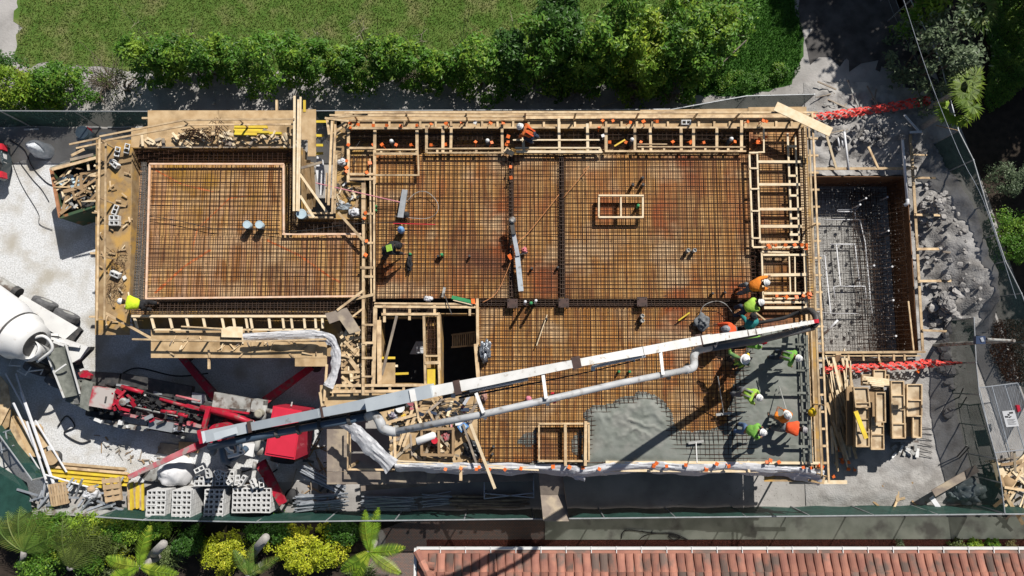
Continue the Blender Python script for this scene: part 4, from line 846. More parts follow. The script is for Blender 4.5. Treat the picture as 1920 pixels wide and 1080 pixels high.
# the painted letter S on the drum side, lying on the drum's surface
def on_drum(u, v):
    """u along the drum from its rear, v around it"""
    up_ = Vector((0, 0, 1)); s_ = d.cross(up_).normalized(); n_ = s_.cross(d).normalized(); c = ax1-d*u
    hh_ = L-u; rad = (.92+(1.16-.92)*(L-.75-hh_)/(L*.24-.75) if hh_ > L*.76 else 1.16+(1.30-1.16)*min(1, (L*.76-hh_)/(L*.21)))+.015; return c+(n_*math.cos(v)+s_*math.sin(v))*rad
q = MB(); pts = []
for k in range(25):
    f = k/24
    if f < .5: a_ = math.radians(20+250*f*2); uu = math.cos(a_)*.16; vv = .16+math.sin(a_)*.15
    else: a_ = math.radians(90-250*(f-.5)*2); uu = math.cos(a_)*.16; vv = -.15+math.sin(a_)*.15
    pts.append(on_drum(1.25+vv*1.1, .30+uu*1.3))
for k in range(24): q.beam(pts[k], pts[k+1], .055, .006)
q.build('letter', mat('mauve_letter', (.42, .32, .45), (.36, .28, .4), 3, .5), dr)
def PP(q, pts, zt, zb): return q.ppx(pts, zt, zb)
PP(MB(), [(40, 553), (146, 615), (121, 637), (20, 575)], 1.55, 1.48).build('fender', white, t)
PP(MB(), [(133, 617), (145, 612), (152, 620), (134, 645), (124, 637)], 1.5, 1.3).build('mud_flap', darkmetal, t)
PP(MB(), [(-400, 380), (-380, 345), (120, 600), (150, 690), (120, 700), (-350, 440)], 1.15, .85).build('chassis', darkmetal, t)
PP(MB(), [(-410, 470), (-330, 310), (-215, 365), (-295, 530)], 2.8, .6).build('cab', white, t)
for (x, y) in ((84, 569), (125, 592), (70, 690), (110, 715), (-250, 395), (-330, 510)):
    c = W(x, y, .52); ax = d.cross(Vector((0, 0, 1))).normalized(); wq = MB(); wq.lathe(c-ax*.16, [(.30, 0), (.50, .02), (.52, .08), (.52, .26), (.50, .32), (.30, .34)], 24, axis=ax); wh = wq.build('wheel', tyre, t, smooth=False)
    MB().lathe(c-ax*.17, [(.2, 0), (.28, .02), (.28, .34), (.2, .36)], 16, axis=ax).build('rim', lgrey, wh)
t_tank = MB(); t_tank.tube([W(-20, 520, 1.2), W(2, 530, 1.25), W(32, 548, 1.25)], .22, 14); t_tank.build('water_tank', lgrey, t, smooth=True)
MB().tube([W(28, 545, 1.3), W(36, 550, 1.3)], .24, 14).build('tank_cap', darkmetal, t)
# hopper, chutes and ladder frame at the rear
hp = MB(); c = W(55, 655, 3.0); hp.lathe(c, [(.10, -.95), (.18, -.9), (.34, -.25), (.40, 0), (.37, .01), (.30, -.3), (.12, -.9)], 22, axis=(-.15, .1, 1)); hp.build('charge_hopper', white, t, smooth=True)
PP(MB(), [(32, 668), (45, 650), (57, 640), (72, 648), (62, 672), (48, 678)], 2.9, 2.5).build('hopper_side', white, t)
q = MB(); q.tube(smoothpath([W(60, 635, 3.1), W(80, 630, 3.1), (W(94, 640, 3.0)), W(98, 655, 2.9), W(84, 668, 2.8), W(70, 678, 2.6)], 5), .06, 6); q.build('hopper_rim', white, t, smooth=True)
PP(MB(), [(60, 640), (88, 636), (93, 655), (78, 672), (66, 665)], 2.2, 2.0).build('hopper_throat', darkmetal, t)
PP(MB(), [(100, 632), (122, 636), (165, 650), (150, 672), (136, 680), (118, 660), (108, 645)], 1.75, 1.6).build('rear_fender', white, t)
PP(MB(), [(150, 655), (170, 650), (168, 656), (140, 684), (134, 680)], 1.6, 1.3).build('mud_flap', darkmetal, t)
for s_ in ((75, 628, 150, 650), (100, 640, 128, 650), (66, 625, 110, 628)): MB().beam(W(s_[0], s_[1], 2.2), W(s_[2], s_[3], 1.9), .10, .08).build('brace', white, t)
ch = MB(); a0 = [(92, 645, 2.3), (128, 735, 1.9)]
pa, pb = W(104, 650, 2.25), W(135, 742, 1.75); dd = (pb-pa).normalized(); sx = dd.cross(Vector((0, 0, 1))).normalized(); base = len(ch.v); K = 8
for f in (0, .35, .7, 1):
    c = pa.lerp(pb, f); w = .42-.10*f
    for k in range(K+1):
        a_ = math.pi*(k/K); ch.v.append(tuple(c+sx*math.cos(a_)*w-Vector((0, 0, 1))*math.sin(a_)*.26))
for r in range(3):
    for k in range(K): ch.f.append((base+r*(K+1)+k, base+r*(K+1)+k+1, base+(r+1)*(K+1)+k+1, base+(r+1)*(K+1)+k))
ch.build('chute', cement, t, smooth=True)
for w in (-1, 1): MB().beam(pa+sx*.43*w, pb+sx*.33*w, .05, .06).build('chute_rim', white, t)
MB().beam(W(104, 697, 2.1), W(124, 683, 2.1), .06, .05).build('chute_strut', white, t)
q = MB(); q.tube([W(38, 670, 1.8), W(24, 667, 1.8), W(17, 685, 1.8), W(38, 686, 1.8)], .03, 6); q.tube([W(58, 688, 1.7), W(48, 703, 1.7), (W(32, 695, 1.7)), W(38, 692, 1.7)], .03, 6); q.tube([W(55, 696, 1.7), W(81, 693, 1.7), W(76, 702, 1.7)], .03, 6); q.build('hand_rail', white, t)
# ---------------------------------------------------------------- concrete pump truck
t = thing('pump_truck', 'red concrete boom pump truck parked in the shade of the west bay', 'truck', W(370, 780, 0))
TA = W(175, 748, 1.2); TB = W(560, 818, 1.2); td = (TB-TA).normalized(); tn = Vector((-td.y, td.x, 0))
PP(MB(), [(205, 740), (560, 800), (552, 838), (200, 772)], 1.05, .75).build('chassis', darkmetal, t)
PP(MB(), [(160, 700), (212, 712), (208, 728), (158, 716)], 1.2, .9).build('rear_frame', darkmetal, t)
h = PP(MB(), [(124, 742), (136, 712), (172, 718), (165, 768), (148, 762), (122, 752)], 1.25, .6).build('hopper', cement, t)
PP(MB(), [(154, 712), (174, 719), (166, 771), (149, 763)], 1.6, 1.26).build('splash_guard', cement, h)
q = MB()
for k in range(15): q.beam(W(136+k*1.0, 757-k*2.5, 1.34), W(150+k*.9, 756-k*2.5, 1.34), .02, .03)
tag(q.build('grate', lgrey, h))
m_worn = mat('worn_red', (.50, .45, .42), (.45, .05, .07), 1.6, .5, .05, lo=.48, hi=.62, c3=(.3, .26, .24), s3=2, lo3=.62, hi3=.7)
PP(MB(), [(174, 724), (216, 732), (208, 768), (166, 761)], 1.75, 1.1).build('rear_cover', m_worn, t)
PP(MB(), [(146, 699), (156, 694), (170, 703), (168, 710), (150, 707)], 1.5, 1.2).build('valve_block', red, t)
for b in ((217, 732, 232, 740, .16), (222, 746, 236, 732, .1), (217, 750, 228, 768, .12), (228, 766, 244, 770, .1), (212, 760, 232, 744, .09), (246, 752, 253, 762, .1), (238, 740, 252, 752, .06), (212, 736, 216, 770, .06)): MB().beam(W(b[0], b[1], 1.7), W(b[2], b[3], 1.6), b[4], .12).build('rear_strut', red, t)
MB().lathe(W(233, 753, 1.6), [(.16, 0), (.16, .12), (.1, .16)], 12).build('pump_cap', lgrey, t)
for b in ((228, 725, 268, 736, .16, red), (300, 748, 350, 762, .13, red), (302, 771, 330, 774, .14, red), (335, 777, 352, 780, .16, red), (238, 760, 345, 783, .05, lgrey), (270, 735, 330, 752, .06, darkmetal), (255, 765, 300, 775, .05, darkmetal), (340, 765, 392, 790, .07, darkmetal), (330, 742, 375, 752, .09, pink)):
    MB().tube([W(b[0], b[1], 1.62), W(b[2], b[3], 1.62)], b[4]*.55, 8).build('hydraulic_cylinder', b[5], t, smooth=True)
for b in ((350, 760, 430, 782, .11), (380, 762, 468, 775, .07), (378, 765, 460, 782, .05), (430, 782, 480, 795, .12)): MB().beam(W(b[0], b[1], 1.8), W(b[2], b[3], 1.8), b[4]*1.1, .16).build('frame_rail', red, t)
MB().tube([W(376, 765, 2.0), W(440, 780, 2.0), W(478, 795, 2.0)], .12, 8).build('frame_tube', red, t, smooth=True)
PP(MB(), [(430, 765), (462, 768), (458, 777), (430, 772)], 1.85, 1.75).build('ribbed_plate', darkmetal, t)
# side decks, boxes, clutter
for P, z, mt_, nm in (([(166, 785), (172, 782), (250, 797), (277, 800), (275, 809), (225, 803)], 1.0, lgrey, 'side_deck'), ([(280, 785), (326, 793), (322, 811), (276, 803)], 1.35, grey, 'tool_box'),
    ([(350, 795), (374, 800), (372, 813), (346, 810)], 1.3, lgrey, 'tool_box'), ([(322, 814), (344, 818), (343, 823), (320, 820)], .8, lgrey, 'foot_plate'), ([(402, 735), (470, 748), (468, 776), (397, 763)], 1.6, lgrey, 'side_deck'),
    ([(473, 748), (494, 752), (489, 775), (469, 771)], 1.9, lgrey, 'tool_box'), ([(360, 735), (385, 740), (383, 760), (359, 754)], 1.3, grey, 'tool_box'), ([(228, 700), (360, 725), (356, 750), (224, 728)], 1.25, darkmetal, 'side_deck'), ([(163, 696), (225, 700), (220, 722), (160, 716)], 1.3, darkmetal, 'side_deck'),
    ([(226, 773), (348, 794), (347, 799), (225, 779)], 1.3, pink, 'side_rail'), ([(350, 790), (378, 797), (376, 803), (350, 797)], 1.45, pink, 'side_rail')):
    PP(MB(), P, z, z-.3 if nm != 'tool_box' else z-.6).build(nm, mt_, t)
for P in ([(178, 783), (192, 788), (189, 794), (175, 788)], [(222, 787), (230, 788), (228, 797), (220, 796)], [(236, 797), (241, 798), (240, 803), (236, 802)]): PP(MB(), P, 1.2, 1.02).build('valve', white, t)
q = MB()
for k in range(9): q.tube(smoothpath([W(324+R(0, 22), 797+R(0, 14), 1.2), W(324+R(0, 22), 797+R(0, 14), 1.25), W(324+R(0, 22), 797+R(0, 14), 1.2)], 4), .02, 5)
q.build('chain_bundle', silver, t)
q = MB()
for k in range(34):
    x = R(238, 345); y = 748+(x-238)*.2+R2(9); q.tube(smoothpath([W(x, y, 1.4), W(x+R2(12), y+R2(7), 1.55), W(x+R2(24), y+R2(10), 1.35)], 4), R(.012, .03), 5)
q.build('hydraulic_hose', black, t)
for (x, y) in ((186, 775), (205, 778), (300, 800), (320, 804), (460, 760), (205, 722), (245, 730), (540, 775), (530, 860)):
    c = W(x, y, .52); wq = MB(); wq.lathe(c-tn*.15, [(.3, 0), (.5, .03), (.52, .28), (.3, .3)], 20, axis=tn); wq.build('wheel', black, t)
rt = random.Random(5)
for k in range(70):
    x = rt.uniform(176, 470); y = 750+(x-176)*.185+rt.uniform(-22, 20); z = rt.uniform(1.2, 1.75); a = math.radians(-10.5+rt.choice((0, 0, 90, 35, -30))); l = rt.uniform(4, 16); MB().beam(W(x-math.cos(a)*l*.5, y-math.sin(a)*l*.5*-1, z), W(x+math.cos(a)*l*.5, y+math.sin(a)*l*.5*-1, z), rt.uniform(.04, .16), rt.uniform(.05, .16)).build('fitting', rt.choice((darkmetal, darkmetal, black, black, grey, red, steelplate)), t)
for k in range(30):
    x = rt.uniform(180, 400); y = 728+(x-180)*.185+rt.uniform(-14, 6); MB().beam(W(x-6, y-1, 1.3), W(x+rt.uniform(4, 16), y+2, 1.35), rt.uniform(.05, .2), .12).build('side_fitting', rt.choice((darkmetal, black, grey)), t)
# cab with roof, windscreen, mirrors, bumper
cab = PP(MB(), [(512, 761), (566, 770), (553, 862), (496, 853)], 2.85, .8).build('cab', mat('cab_red', (.68, .035, .07), (.58, .03, .055), 1.5, .35, .0, coat=.3), t)
PP(MB(), [(514.5, 764), (563, 772.5), (551.5, 858), (499.5, 849.5)], 2.90, 2.85).build('roof_panel', bpy.data.materials['cab_red'], cab)
q = MB(); q.prism([W(566.5, 772, 2.7), W(572, 774, 2.0), W(559, 860, 2.0), W(553.5, 860, 2.7)], 1.9); q.build('windscreen', glass, cab)
PP(MB(), [(568, 775), (582, 780), (569, 862), (556, 860)], 1.2, .5).build('bumper', red, t)
for (x, y) in ((546, 762), (519, 868)): MB().beam(W(x, y, 2.4), W(x+2, y-8 if y < 800 else y+6, 2.3), .05, .05).build('mirror', lgrey, cab)
# engine parts between cab and turret
MB().lathe(W(489, 775, 1.9), [(.17, 0), (.17, .3), (.12, .34)], 16).build('air_filter', mat('dusty_tan', (.40, .38, .30), (.33, .31, .25), 5, .8), t)
MB().tube([W(496, 760, 1.8), W(493, 790, 1.8)], .12, 10).build('muffler', lgrey, t, smooth=True)
PP(MB(), [(455, 830), (478, 832), (474, 857), (455, 852)], 1.9, 1.4).build('tank', white, t)
for P in ((480, 845, 484, 822, .12), (484, 853, 496, 843, .12), (478, 866, 476, 880, .08), (500, 770, 512, 772, .1)): MB().tube([W(P[0], P[1], 1.8), W(P[2], P[3], 1.8)], P[4], 8).build('pipe', lgrey, t, smooth=True)
MB().lathe(W(436, 808, 1.2), [(.55, 0), (.55, .35), (.42, .4), (.42, 1.5)], 22).build('turret', red, t)
# outriggers
def leg(a, b, z, w, mt_, foot=True):
    l = MB().beam(W(*a, z), W(*b, z-.25), w, .26, w*.75, .2).build('outrigger', mt_, t)
    if foot:
        p = W(*b, z-.25); MB().lathe((p.x, p.y, 0), [(.24, 0), (.24, .05), (.06, .06), (.06, z-.3)], 12).build('jack', darkmetal, l)
    return l
leg((390, 826), (243, 894), 1.5, .26, pink); leg((393, 825), (350, 846), 1.62, .34, red, False)
leg((488, 866), (531, 944), 1.1, .42, red); leg((405, 745), (340, 668), .95, .34, red); leg((497, 752), (585, 688), .95, .34, red)
MB().beam(W(392, 765, 2.1), W(383, 800, 2.1), .17, .2).build('outrigger_arm', red, t); MB().beam(W(378, 805, 2.0), W(384, 830, 2.0), .3, .3).build('outrigger_arm', red, t); MB().beam(W(384, 800, 2.3), W(388, 828, 2.3), .12, .2).build('outrigger_arm', red, t)
MB().beam(W(378, 764, 2.0), W(396, 766, 2.0), .18, .15).build('outrigger_arm', red, t)
# ---------------------------------------------------------------- the boom
t = thing('pump_boom', 'long white and grey folding concrete pump boom reaching over the slab', 'boom', W(436, 808, 2.7))
def sect(a, b, w, h, w2=None, h2=None, mt_=boomw, nm='boom_section'):
    return MB().beam(W(*a), W(*b), w, h, w2, h2).build(nm, mt_, t)
Z = [(393, 817, 11.0), (470, 800, 11.4), (605, 773, 12.6), (700, 756, 13.2), (800, 735, 13.6), (1080, 681, 13.5), (1330, 635, 10.5), (1405, 624, 8.3), (1528, 603, 4.9)]
sect((436, 808, 2.6), (393, 817, 10.6), .40, .45, .34, .4, boomg)
sect(Z[0], Z[1], .33, .34, .30, .34, boomg); sect(Z[1], Z[2], .23, .32, .23, .32, boomg); sect(Z[2], Z[4], .23, .30, .29, .32, boomg)
sect((690, 759, 13.35), (812, 732, 13.75), .32, .30, .32, .3, boomg)
sect((770, 742, 13.65), Z[5], .29, .32, .19, .28); sect(Z[5], (1200, 659, 12.5), .19, .26, .22, .26); sect((1200, 659, 12.5), Z[6], .22, .26, .26, .26)
sect((1300, 640, 10.95), Z[7], .25, .26, .19, .2); sect(Z[7], Z[8], .19, .2, .13, .15)
PP(MB(), [(400, 812), (443, 800), (446, 812), (403, 825)], 11.62, 11.6).build('cover_plate', boomg, t)
for (x, y, z, w, l) in ((470, 800, 11.65, .31, .14), (607, 772, 12.75, .29, .16), (858, 726, 13.75, .34, .28), (1080, 680, 13.62, .30, .36), (1309, 637, 10.95, .31, .25)):
    a = W(x-l*22, y+l*4.5, z-.1); b = W(x+l*22, y-l*4.5, z-.1); MB().beam(a, b, w, .26).build('hinge', steelplate, t)
for k, (x, y, z) in enumerate([(1400, 624, 8.5), (1415, 621, 8.1), (1510, 606, 5.4)]):
    MB().beam(W(x-1.5, y+.3, z+.02), W(x+1.5, y-.3, z+.02), .30 if z > 9 else .20, .345 if z > 9 else .22).build('band', grey if x < 800 else lgrey, t)
# cylinders and hose runs beside the boom
for a, b, r, mt_ in (((500, 812, 11.2), (600, 790, 12.1), .05, darkmetal), ((620, 783, 12.4), (760, 757, 13.2), .05, darkmetal), ((830, 745, 13.4), (960, 720, 13.3), .04, darkmetal), ((1320, 648, 10.2), (1420, 628, 7.8), .05, darkmetal)): MB().tube([W(*a), W(*b)], r, 8).build('cylinder', mt_, t, smooth=True)
q = MB()
for k in range(5): q.tube(smoothpath([W(440, 812+k*2, 11), W(520, 800+k*1.5, 11.4), W(600, 785+k*1.5, 12.2), W(700, 770+k, 12.9), W(760, 760, 13.2)], 6), .018, 5)
for k in range(2): q.tube(smoothpath([W(860, 745+k*2, 13.2), W(960, 726+k, 13.2), W(1105, 697, 13.0), W(1200, 674, 12.2)], 6), .016, 5)
q.build('hydraulic_hose', black, t)
# plates with slots, bolts and rams on the boom
for k in range(26):
    x = 480+k*32; 
    if x > 1290: break
    y = 798-(x-480)*.1955; z = 11.5+ (min(x, 800)-480)/320*2.1 if x < 800 else 13.6-max(0, x-1080)*.012
    if k % 3 == 1: MB().beam(W(x-1, y+3.6, z-.02), W(x+4, y+3.0, z-.02), .05, .12).build('bracket', darkmetal, t)
for (x0, y0, x1, y1, z) in ((560, 789, 640, 774, 12.2), (880, 733, 990, 711, 13.4), (1110, 688, 1210, 667, 12.5)): MB().tube([W(x0, y0, z), W(x1, y1, z)], .045, 8).build('ram', silver, t, smooth=True)
# delivery pipe
dp = [(392, 838, 11), (450, 826, 11.2), (520, 812, 11.7), (600, 797, 12.3), (690, 781, 12.9)]
q = MB(); q.tube([W(*p) for p in dp], .10, 10); q.build('delivery_pipe', bluepipe, t, smooth=True)
for (x, y, z) in ((520, 812, 11.7), (560, 805, 12), (600, 797, 12.3), (655, 787, 12.7)): MB().tube([W(x-3, y+.6, z), W(x+3, y-.6, z)], .14, 10).build('pipe_clamp', darkmetal, t)
q = MB(); q.tube(smoothpath([W(690, 781, 12.9), W(703, 778, 13.2), W(712, 790, 13.4), W(718, 803, 13.4), W(735, 809, 13.4), W(742, 809, 13.4)], 5), .12, 10); q.build('pipe_elbow', pipeg, t, smooth=True)
dp = [(742, 809, 13.4), (905, 777, 13.8), (1020, 751, 13.7), (1160, 719, 13.0), (1285, 694, 11.6)]
q = MB(); q.tube([W(*p) for p in dp], .086, 10); q.build('delivery_pipe', pipeg, t, smooth=True)
q = MB(); q.tube(smoothpath([W(1285, 694, 11.6), W(1300, 688, 11.2), W(1301, 668, 10.8), W(1308, 657, 10.2), W(1330, 652, 9.3)], 5), .115, 10); q.build('pipe_elbow', pipeg, t, smooth=True)
q = MB(); q.tube([W(1330, 652, 9.2), W(1420, 639, 6.9), W(1524, 614, 4.6)], .12, 10); q.build('delivery_pipe', mat('dark_grey_pipe', (.10, .11, .12), (.14, .15, .16), 4, .5), t, smooth=True)
q = MB(); q.tube(smoothpath([W(1524, 611, 4.9), W(1530, 606, 4.9), W(1529, 592, 4.8), W(1518, 582, 4.5), W(1505, 585, 4.1)], 5), .12, 10); q.build('pipe_elbow', darkmetal, t, smooth=True)
MB().tube([W(1527, 599, 5.0), W(1528, 606, 5.0)], .15, 12).build('clamp', redp, t)
for x, y, z, c in ((908, 776, 12.3, white), (1025, 750, 12.2, white), (1038, 746, 12.2, redp), (1252, 702, 10.9, darkmetal), (745, 808, 12, lgrey), (1290, 690, 10.3, darkmetal)): MB().tube([W(x-3, y+.7, z), W(x+3, y-.7, z)], .15, 12).build('pipe_clamp', c, t)
for a, b in (((893, 738, 13.6), (907, 775, 13.95)), ((1018, 702, 13.6), (1024, 748, 13.85)), ((1238, 658, 12.1), (1243, 703, 12.3)), ((1503, 603, 5.3), (1508, 614, 5.0)), ((1345, 640, 9.9), (1340, 652, 9))): MB().beam(W(*a), W(*b), .08, .06).build('pipe_bracket', white, t)
for (x, y, z) in ((1112, 690, 13), (1187, 673, 12.3), (850, 741, 13.4)): MB().beam(W(x, y-3, z), W(x, y+5, z), .10, .08).build('hose_clip', white, t)
# pipe joints hanging from the fold
q = MB()
for pts in ([(405, 830), (398, 848), (402, 845)], [(415, 832), (420, 862), (428, 866)], [(432, 832), (436, 850), (450, 850), (462, 840)], [(446, 830), (450, 845), (440, 858), (425, 862)]): q.tube(smoothpath([W(x, y, 10.3-.2*k) for k, (x, y) in enumerate(pts)], 4), .10, 8)
q.build('pipe_joint', bluepipe, t, smooth=True)
q = MB()
for pts in ([(424, 838), (430, 846), (438, 848)], [(448, 836), (447, 846), (455, 850)], [(428, 856), (445, 852), (458, 846)]): q.tube([W(x, y, 10.6) for x, y in pts], .06, 6)
q.build('joint_bracket', white, t)
# end hose hanging from the tip
hose('end_hose', [(1505, 585, 4.1), (1490, 588, 3.9), (1470, 596, 3.8), (1440, 602, 3.72), (1420, 606, 3.6)], .07, black, 'black rubber hose lying on the ladder frame below the boom tip', 'hose', n=8)
# ---------------------------------------------------------------- people
def skinned(name, V, Ed, mt, parent, root=0, lev=1):
    me = bpy.data.meshes.new(name); me.from_pydata([v[0] for v in V], Ed, []); me.materials.append(mt)
    o = bpy.data.objects.new(name, me); COL.objects.link(o); o.parent = parent
    sk = o.modifiers.new('skin', 'SKIN'); sk.use_smooth_shade = True; sk.branch_smoothing = .6
    for i, v in enumerate(V): r = v[1]; me.skin_vertices[0].data[i].radius = (r, r) if not isinstance(r, tuple) else r
    me.skin_vertices[0].data[root].use_root = True
    ss = o.modifiers.new('subsurf', 'SUBSURF'); ss.levels = lev; ss.render_levels = lev
    return o
def person(label, hpx, face, bend=.3, crouch=0.0, shirt=lime, pants=navy, hat=hatwhite, hands=((.45, .2, 1.0), (.45, -.2, 1.0)), stride=.15, zb=S+.10, group=None, gloves=None, strip=None, brim=False, sleeve=1):
    F = math.radians(face); ph = .94-.42*crouch; sp = lambda s, y=0, k=0: Vector((s*math.sin(bend)+k, y, ph+s*math.cos(bend)))
    nb = bend*.75; chest = sp(.40); neck = sp(.52); head = neck+Vector((math.sin(nb)*.10, 0, math.cos(nb)*.10)); top = head+Vector((math.sin(nb)*.13, 0, math.cos(nb)*.13))
    back = -.10*math.sin(bend)-.05*crouch
    hd = head*.4+top*.6; px = W(hpx[0], hpx[1], zb+hd.z+.04); c, s = math.cos(F), math.sin(F)
    base = Vector((px.x-(c*(hd.x+.02)), px.y-(s*(hd.x+.02)), zb))
    t = thing('person', label, 'person', base, group); t.rotation_euler = (0, 0, F); t.scale = (1.03, 1.03, 1.03)
    V = []; Ed = []
    def add(p, r, par=None):
        V.append((Vector(p), r)); i = len(V)-1
        if par is not None: Ed.append((par, i))
        return i
    pel = add(sp(0), (.15, .12)); wst = add(sp(.2), (.14, .11), pel); ch = add(chest, (.17, .12), wst); nk = add(neck, .065, ch); h0 = add(head, .085, nk); h1 = add(top, .08, h0); add(head+Vector((math.cos(nb)*.10, 0, -math.sin(nb)*.10)), .018, h0)
    SH = []; LG = []
    for sd, hnd in ((1, hands[0]), (-1, hands[1])):
        sh = add(sp(.44, .19*sd), .062, ch); hp = Vector(hnd); shp = V[sh][0]; mid = (shp+hp)/2; ln = (hp-shp).length; drop = math.sqrt(max(.0, .29**2-(ln/2)**2)) if ln < .58 else 0
        if ln > .58: hp = shp+(hp-shp)*(.58/ln); mid = (shp+hp)/2
        el = mid+Vector((-.3*drop, .5*sd*drop, -.8*drop)); e = add(el, .05, sh); w = add(hp, .032, e); dr = (hp-el).normalized(); pm = add(hp+dr*.07, (.042, .02), w)
        sid = dr.cross(Vector((0, 0, 1))).normalized() if abs(dr.z) < .95 else Vector((0, 1, 0)); palm = V[pm][0]
        for q, ln_ in ((-.03, .075), (-.01, .085), (.01, .08), (.03, .065)):
            f1 = add(palm+sid*q+dr*ln_*.5, .009, pm); add(palm+sid*q*1.1+dr*ln_*.85+Vector((0, 0, -.03)), .008, f1)
        th = add(hp+dr*.03-sid*.045*sd, .011, w); add(hp+dr*.07-sid*.055*sd, .009, th)
        SH.append((shp, el, hp, palm))
    for sd in (1, -1):
        hip = add((0+back*0, .10*sd, ph-.04), .085, pel); ft = Vector((stride*sd*.5-.02+back, .14*sd, .07)); kn = Vector(((ft.x)*.5+.06+.38*crouch, .13*sd, (ph-.04+.07)*.5+.03))
        k = add(kn, .062, hip); a = add(ft, .045, k); add(ft+Vector((.15, .01*sd, -.035)), .04, a); LG.append((V[hip][0], kn, ft))
    body = skinned('body', V, Ed, skin, t)
    # shirt, trousers, boots, hard hat, hair
    V = []; Ed = []
    a = add(sp(.03), (.24, .19)); b = add(sp(.22), (.24, .19), a); c2 = add(sp(.41), (.26, .18), b); add(sp(.51), .10, c2)
    for (s0, el, hp, pm), sd in zip(SH, (1, -1)):
        i = add(s0+Vector((0, .015*sd, 0)), .105, c2); j = add(s0*.15+el*.85 if sleeve == 0 else el, .085, i)
        if sleeve: add(el*.15+hp*.85, .05, j)
    skinned('shirt', V, Ed, shirt, t)
    V = []; Ed = []
    a = add(sp(-.02), (.20, .17)); add(sp(.07), (.20, .16), a)
    for hp_, kn, ft in LG: i = add(hp_, .13, a); j = add(kn, .10, i); add(ft+Vector((0, 0, .08)), .082, j)
    skinned('trousers', V, Ed, pants, t)
    for hp_, kn, ft in LG:
        V = []; Ed = []; a = add(ft+Vector((0, 0, .06)), .06); b = add(ft+Vector((0, 0, -.02)), .058, a); add(ft+Vector((.18, 0, -.03)), .045, b); skinned('boot', V, Ed, bootm, t)
    ax = (top-head).normalized(); hc = head+ax*.07; xx = Vector((math.cos(nb), 0, -math.sin(nb)))
    q = MB(); n = 20; base_i = []
    prof = [(.175 if brim else .138, -.005), (.122, .01), (.119, .05), (.104, .09), (.068, .118), (.02, .13)]
    for r, h in prof:
        for k in range(n):
            A = 2*math.pi*k/n; ex = 1.12+(.28 if (h < 0 and not brim) else 0)*max(0, math.cos(A)); q.v.append(tuple(hc+ax*h+xx*math.cos(A)*r*ex+Vector((0, 1, 0))*math.sin(A)*r))
    for r in range(len(prof)-1):
        for k in range(n): q.f.append((r*n+k, r*n+(k+1) % n, (r+1)*n+(k+1) % n, (r+1)*n+k))
    q.f.append(tuple((len(prof)-1)*n+k for k in range(n)))
    for k in range(-1, 2): q.beam(hc+ax*.118+xx*-.09+Vector((0, k*.03, 0)), hc+ax*.118+xx*.09+Vector((0, k*.03, 0)), .012, .03)
    hh = q.build('hard_hat' if hat is not blackc else 'cap', hat, None, smooth=True, loc=Vector((0, 0, 0))); hh.parent = t
    q = MB(); q.lathe(head+ax*-.02-xx*.015, [(.07, -.04), (.092, 0), (.095, .06), (.085, .1)], 14, axis=ax); hr = q.build('hair', hair, None, True, loc=Vector((0, 0, 0))); hr.parent = t
    if strip is not None:
        q = MB()
        one = shirt is blackc
        for sy in ((0,) if one else (-.10, .10)):
            q.beam(sp(.24 if one else .08, sy)+Vector((-.165*math.cos(bend), 0, .165*math.sin(bend))), sp(.46, sy)+Vector((-.16*math.cos(bend), 0, .16*math.sin(bend))), .24 if one else .05, .05 if one else .03, up=(-math.cos(bend), 0, math.sin(bend)))
        q2 = q.build('reflective_strip', strip, None, loc=Vector((0, 0, 0))); q2.parent = t
    if gloves is not None:
        for s0, el, hp, pm in SH: g = MB().lathe(hp-(pm-hp).normalized()*.03, [(.045, 0), (.05, .06), (.06, .10), (.05, .15), (.02, .18)], 10, axis=(pm-hp)).build('glove', gloves, None, True, loc=Vector((0, 0, 0))); g.parent = t
    return t
person('worker in yellow-lime shirt and white hard hat bending over at the west walkway', (226, 565), 172, 1.25, .15, limey, blackc, hands=((.75, .15, .35), (.72, -.2, .40)), zb=S)
person('worker in rust orange shirt kneeling on the north edge boards with white hard hat', (975, 237), 160, .95, .8, rustc, navy, hands=((.55, .15, .15), (.55, -.2, .2)), zb=S+.15, strip=redc)
person('worker in black with a lime patch bending over the west part of the rebar', (747, 461), 12, 1.15, .2, blackc, blackc, hat=blackc, hands=((.85, .15, .35), (.8, -.2, .3)), strip=lime)
person('worker in orange leaning right toward the east ladder frames', (1437, 530), 12, 1.0, .1, orangec, greyc, hands=((.95, .25, .8), (.8, -.2, .7)))
person('worker in lime shirt and blue trousers bending over, directly north of the teal one', (1427, 567), 22, 1.05, .1, lime, navy, hat=hatwhite, hands=((.8, .15, .45), (.75, -.2, .45)))
person('worker in teal shirt half hidden behind the boom tip section', (1413, 593), 85, .75, .1, teal, blackc, hat=blackc, hands=((.6, .25, .6), (.6, -.25, .6)))
person('worker in red-orange shirt mostly hidden beneath the boom', (1361, 617), 178, .8, .1, redc, greyc, hat=mat('hat_grey', (.30, .31, .33), (.25, .26, .28), 3, .4), hands=((.7, .2, .6), (.7, -.2, .6)))
person('worker in green shirt with dark red hard hat bending just south of the boom tip', (1432, 640), 4, 1.1, .1, green, blackc, hat=hatred, hands=((.85, .1, .5), (.8, -.2, .5)), strip=blackc)
person('worker in dark vest with wide white brim hat raising a yellow gloved hand', (1398, 673), 60, .2, 0, mat('olive_vest', (.08, .14, .10), (.20, .38, .08), 3, .85), blackc, hands=((.25, .60, 1.35), (.35, -.2, 1.05)), gloves=hatyel, brim=True, strip=lime)
person('worker in lime shirt and white hat standing nearest the east walkway', (1498, 672), -22, .65, 0, green, navy, hands=((.55, .2, .8), (.5, -.25, .8)), strip=lgrey)
person('worker in pale lime shirt and white hat alone in the middle of the wet concrete', (1424, 746), -25, .75, .05, lime, greyc, hands=((.65, .15, .8), (.6, -.2, .75)), strip=lgrey)
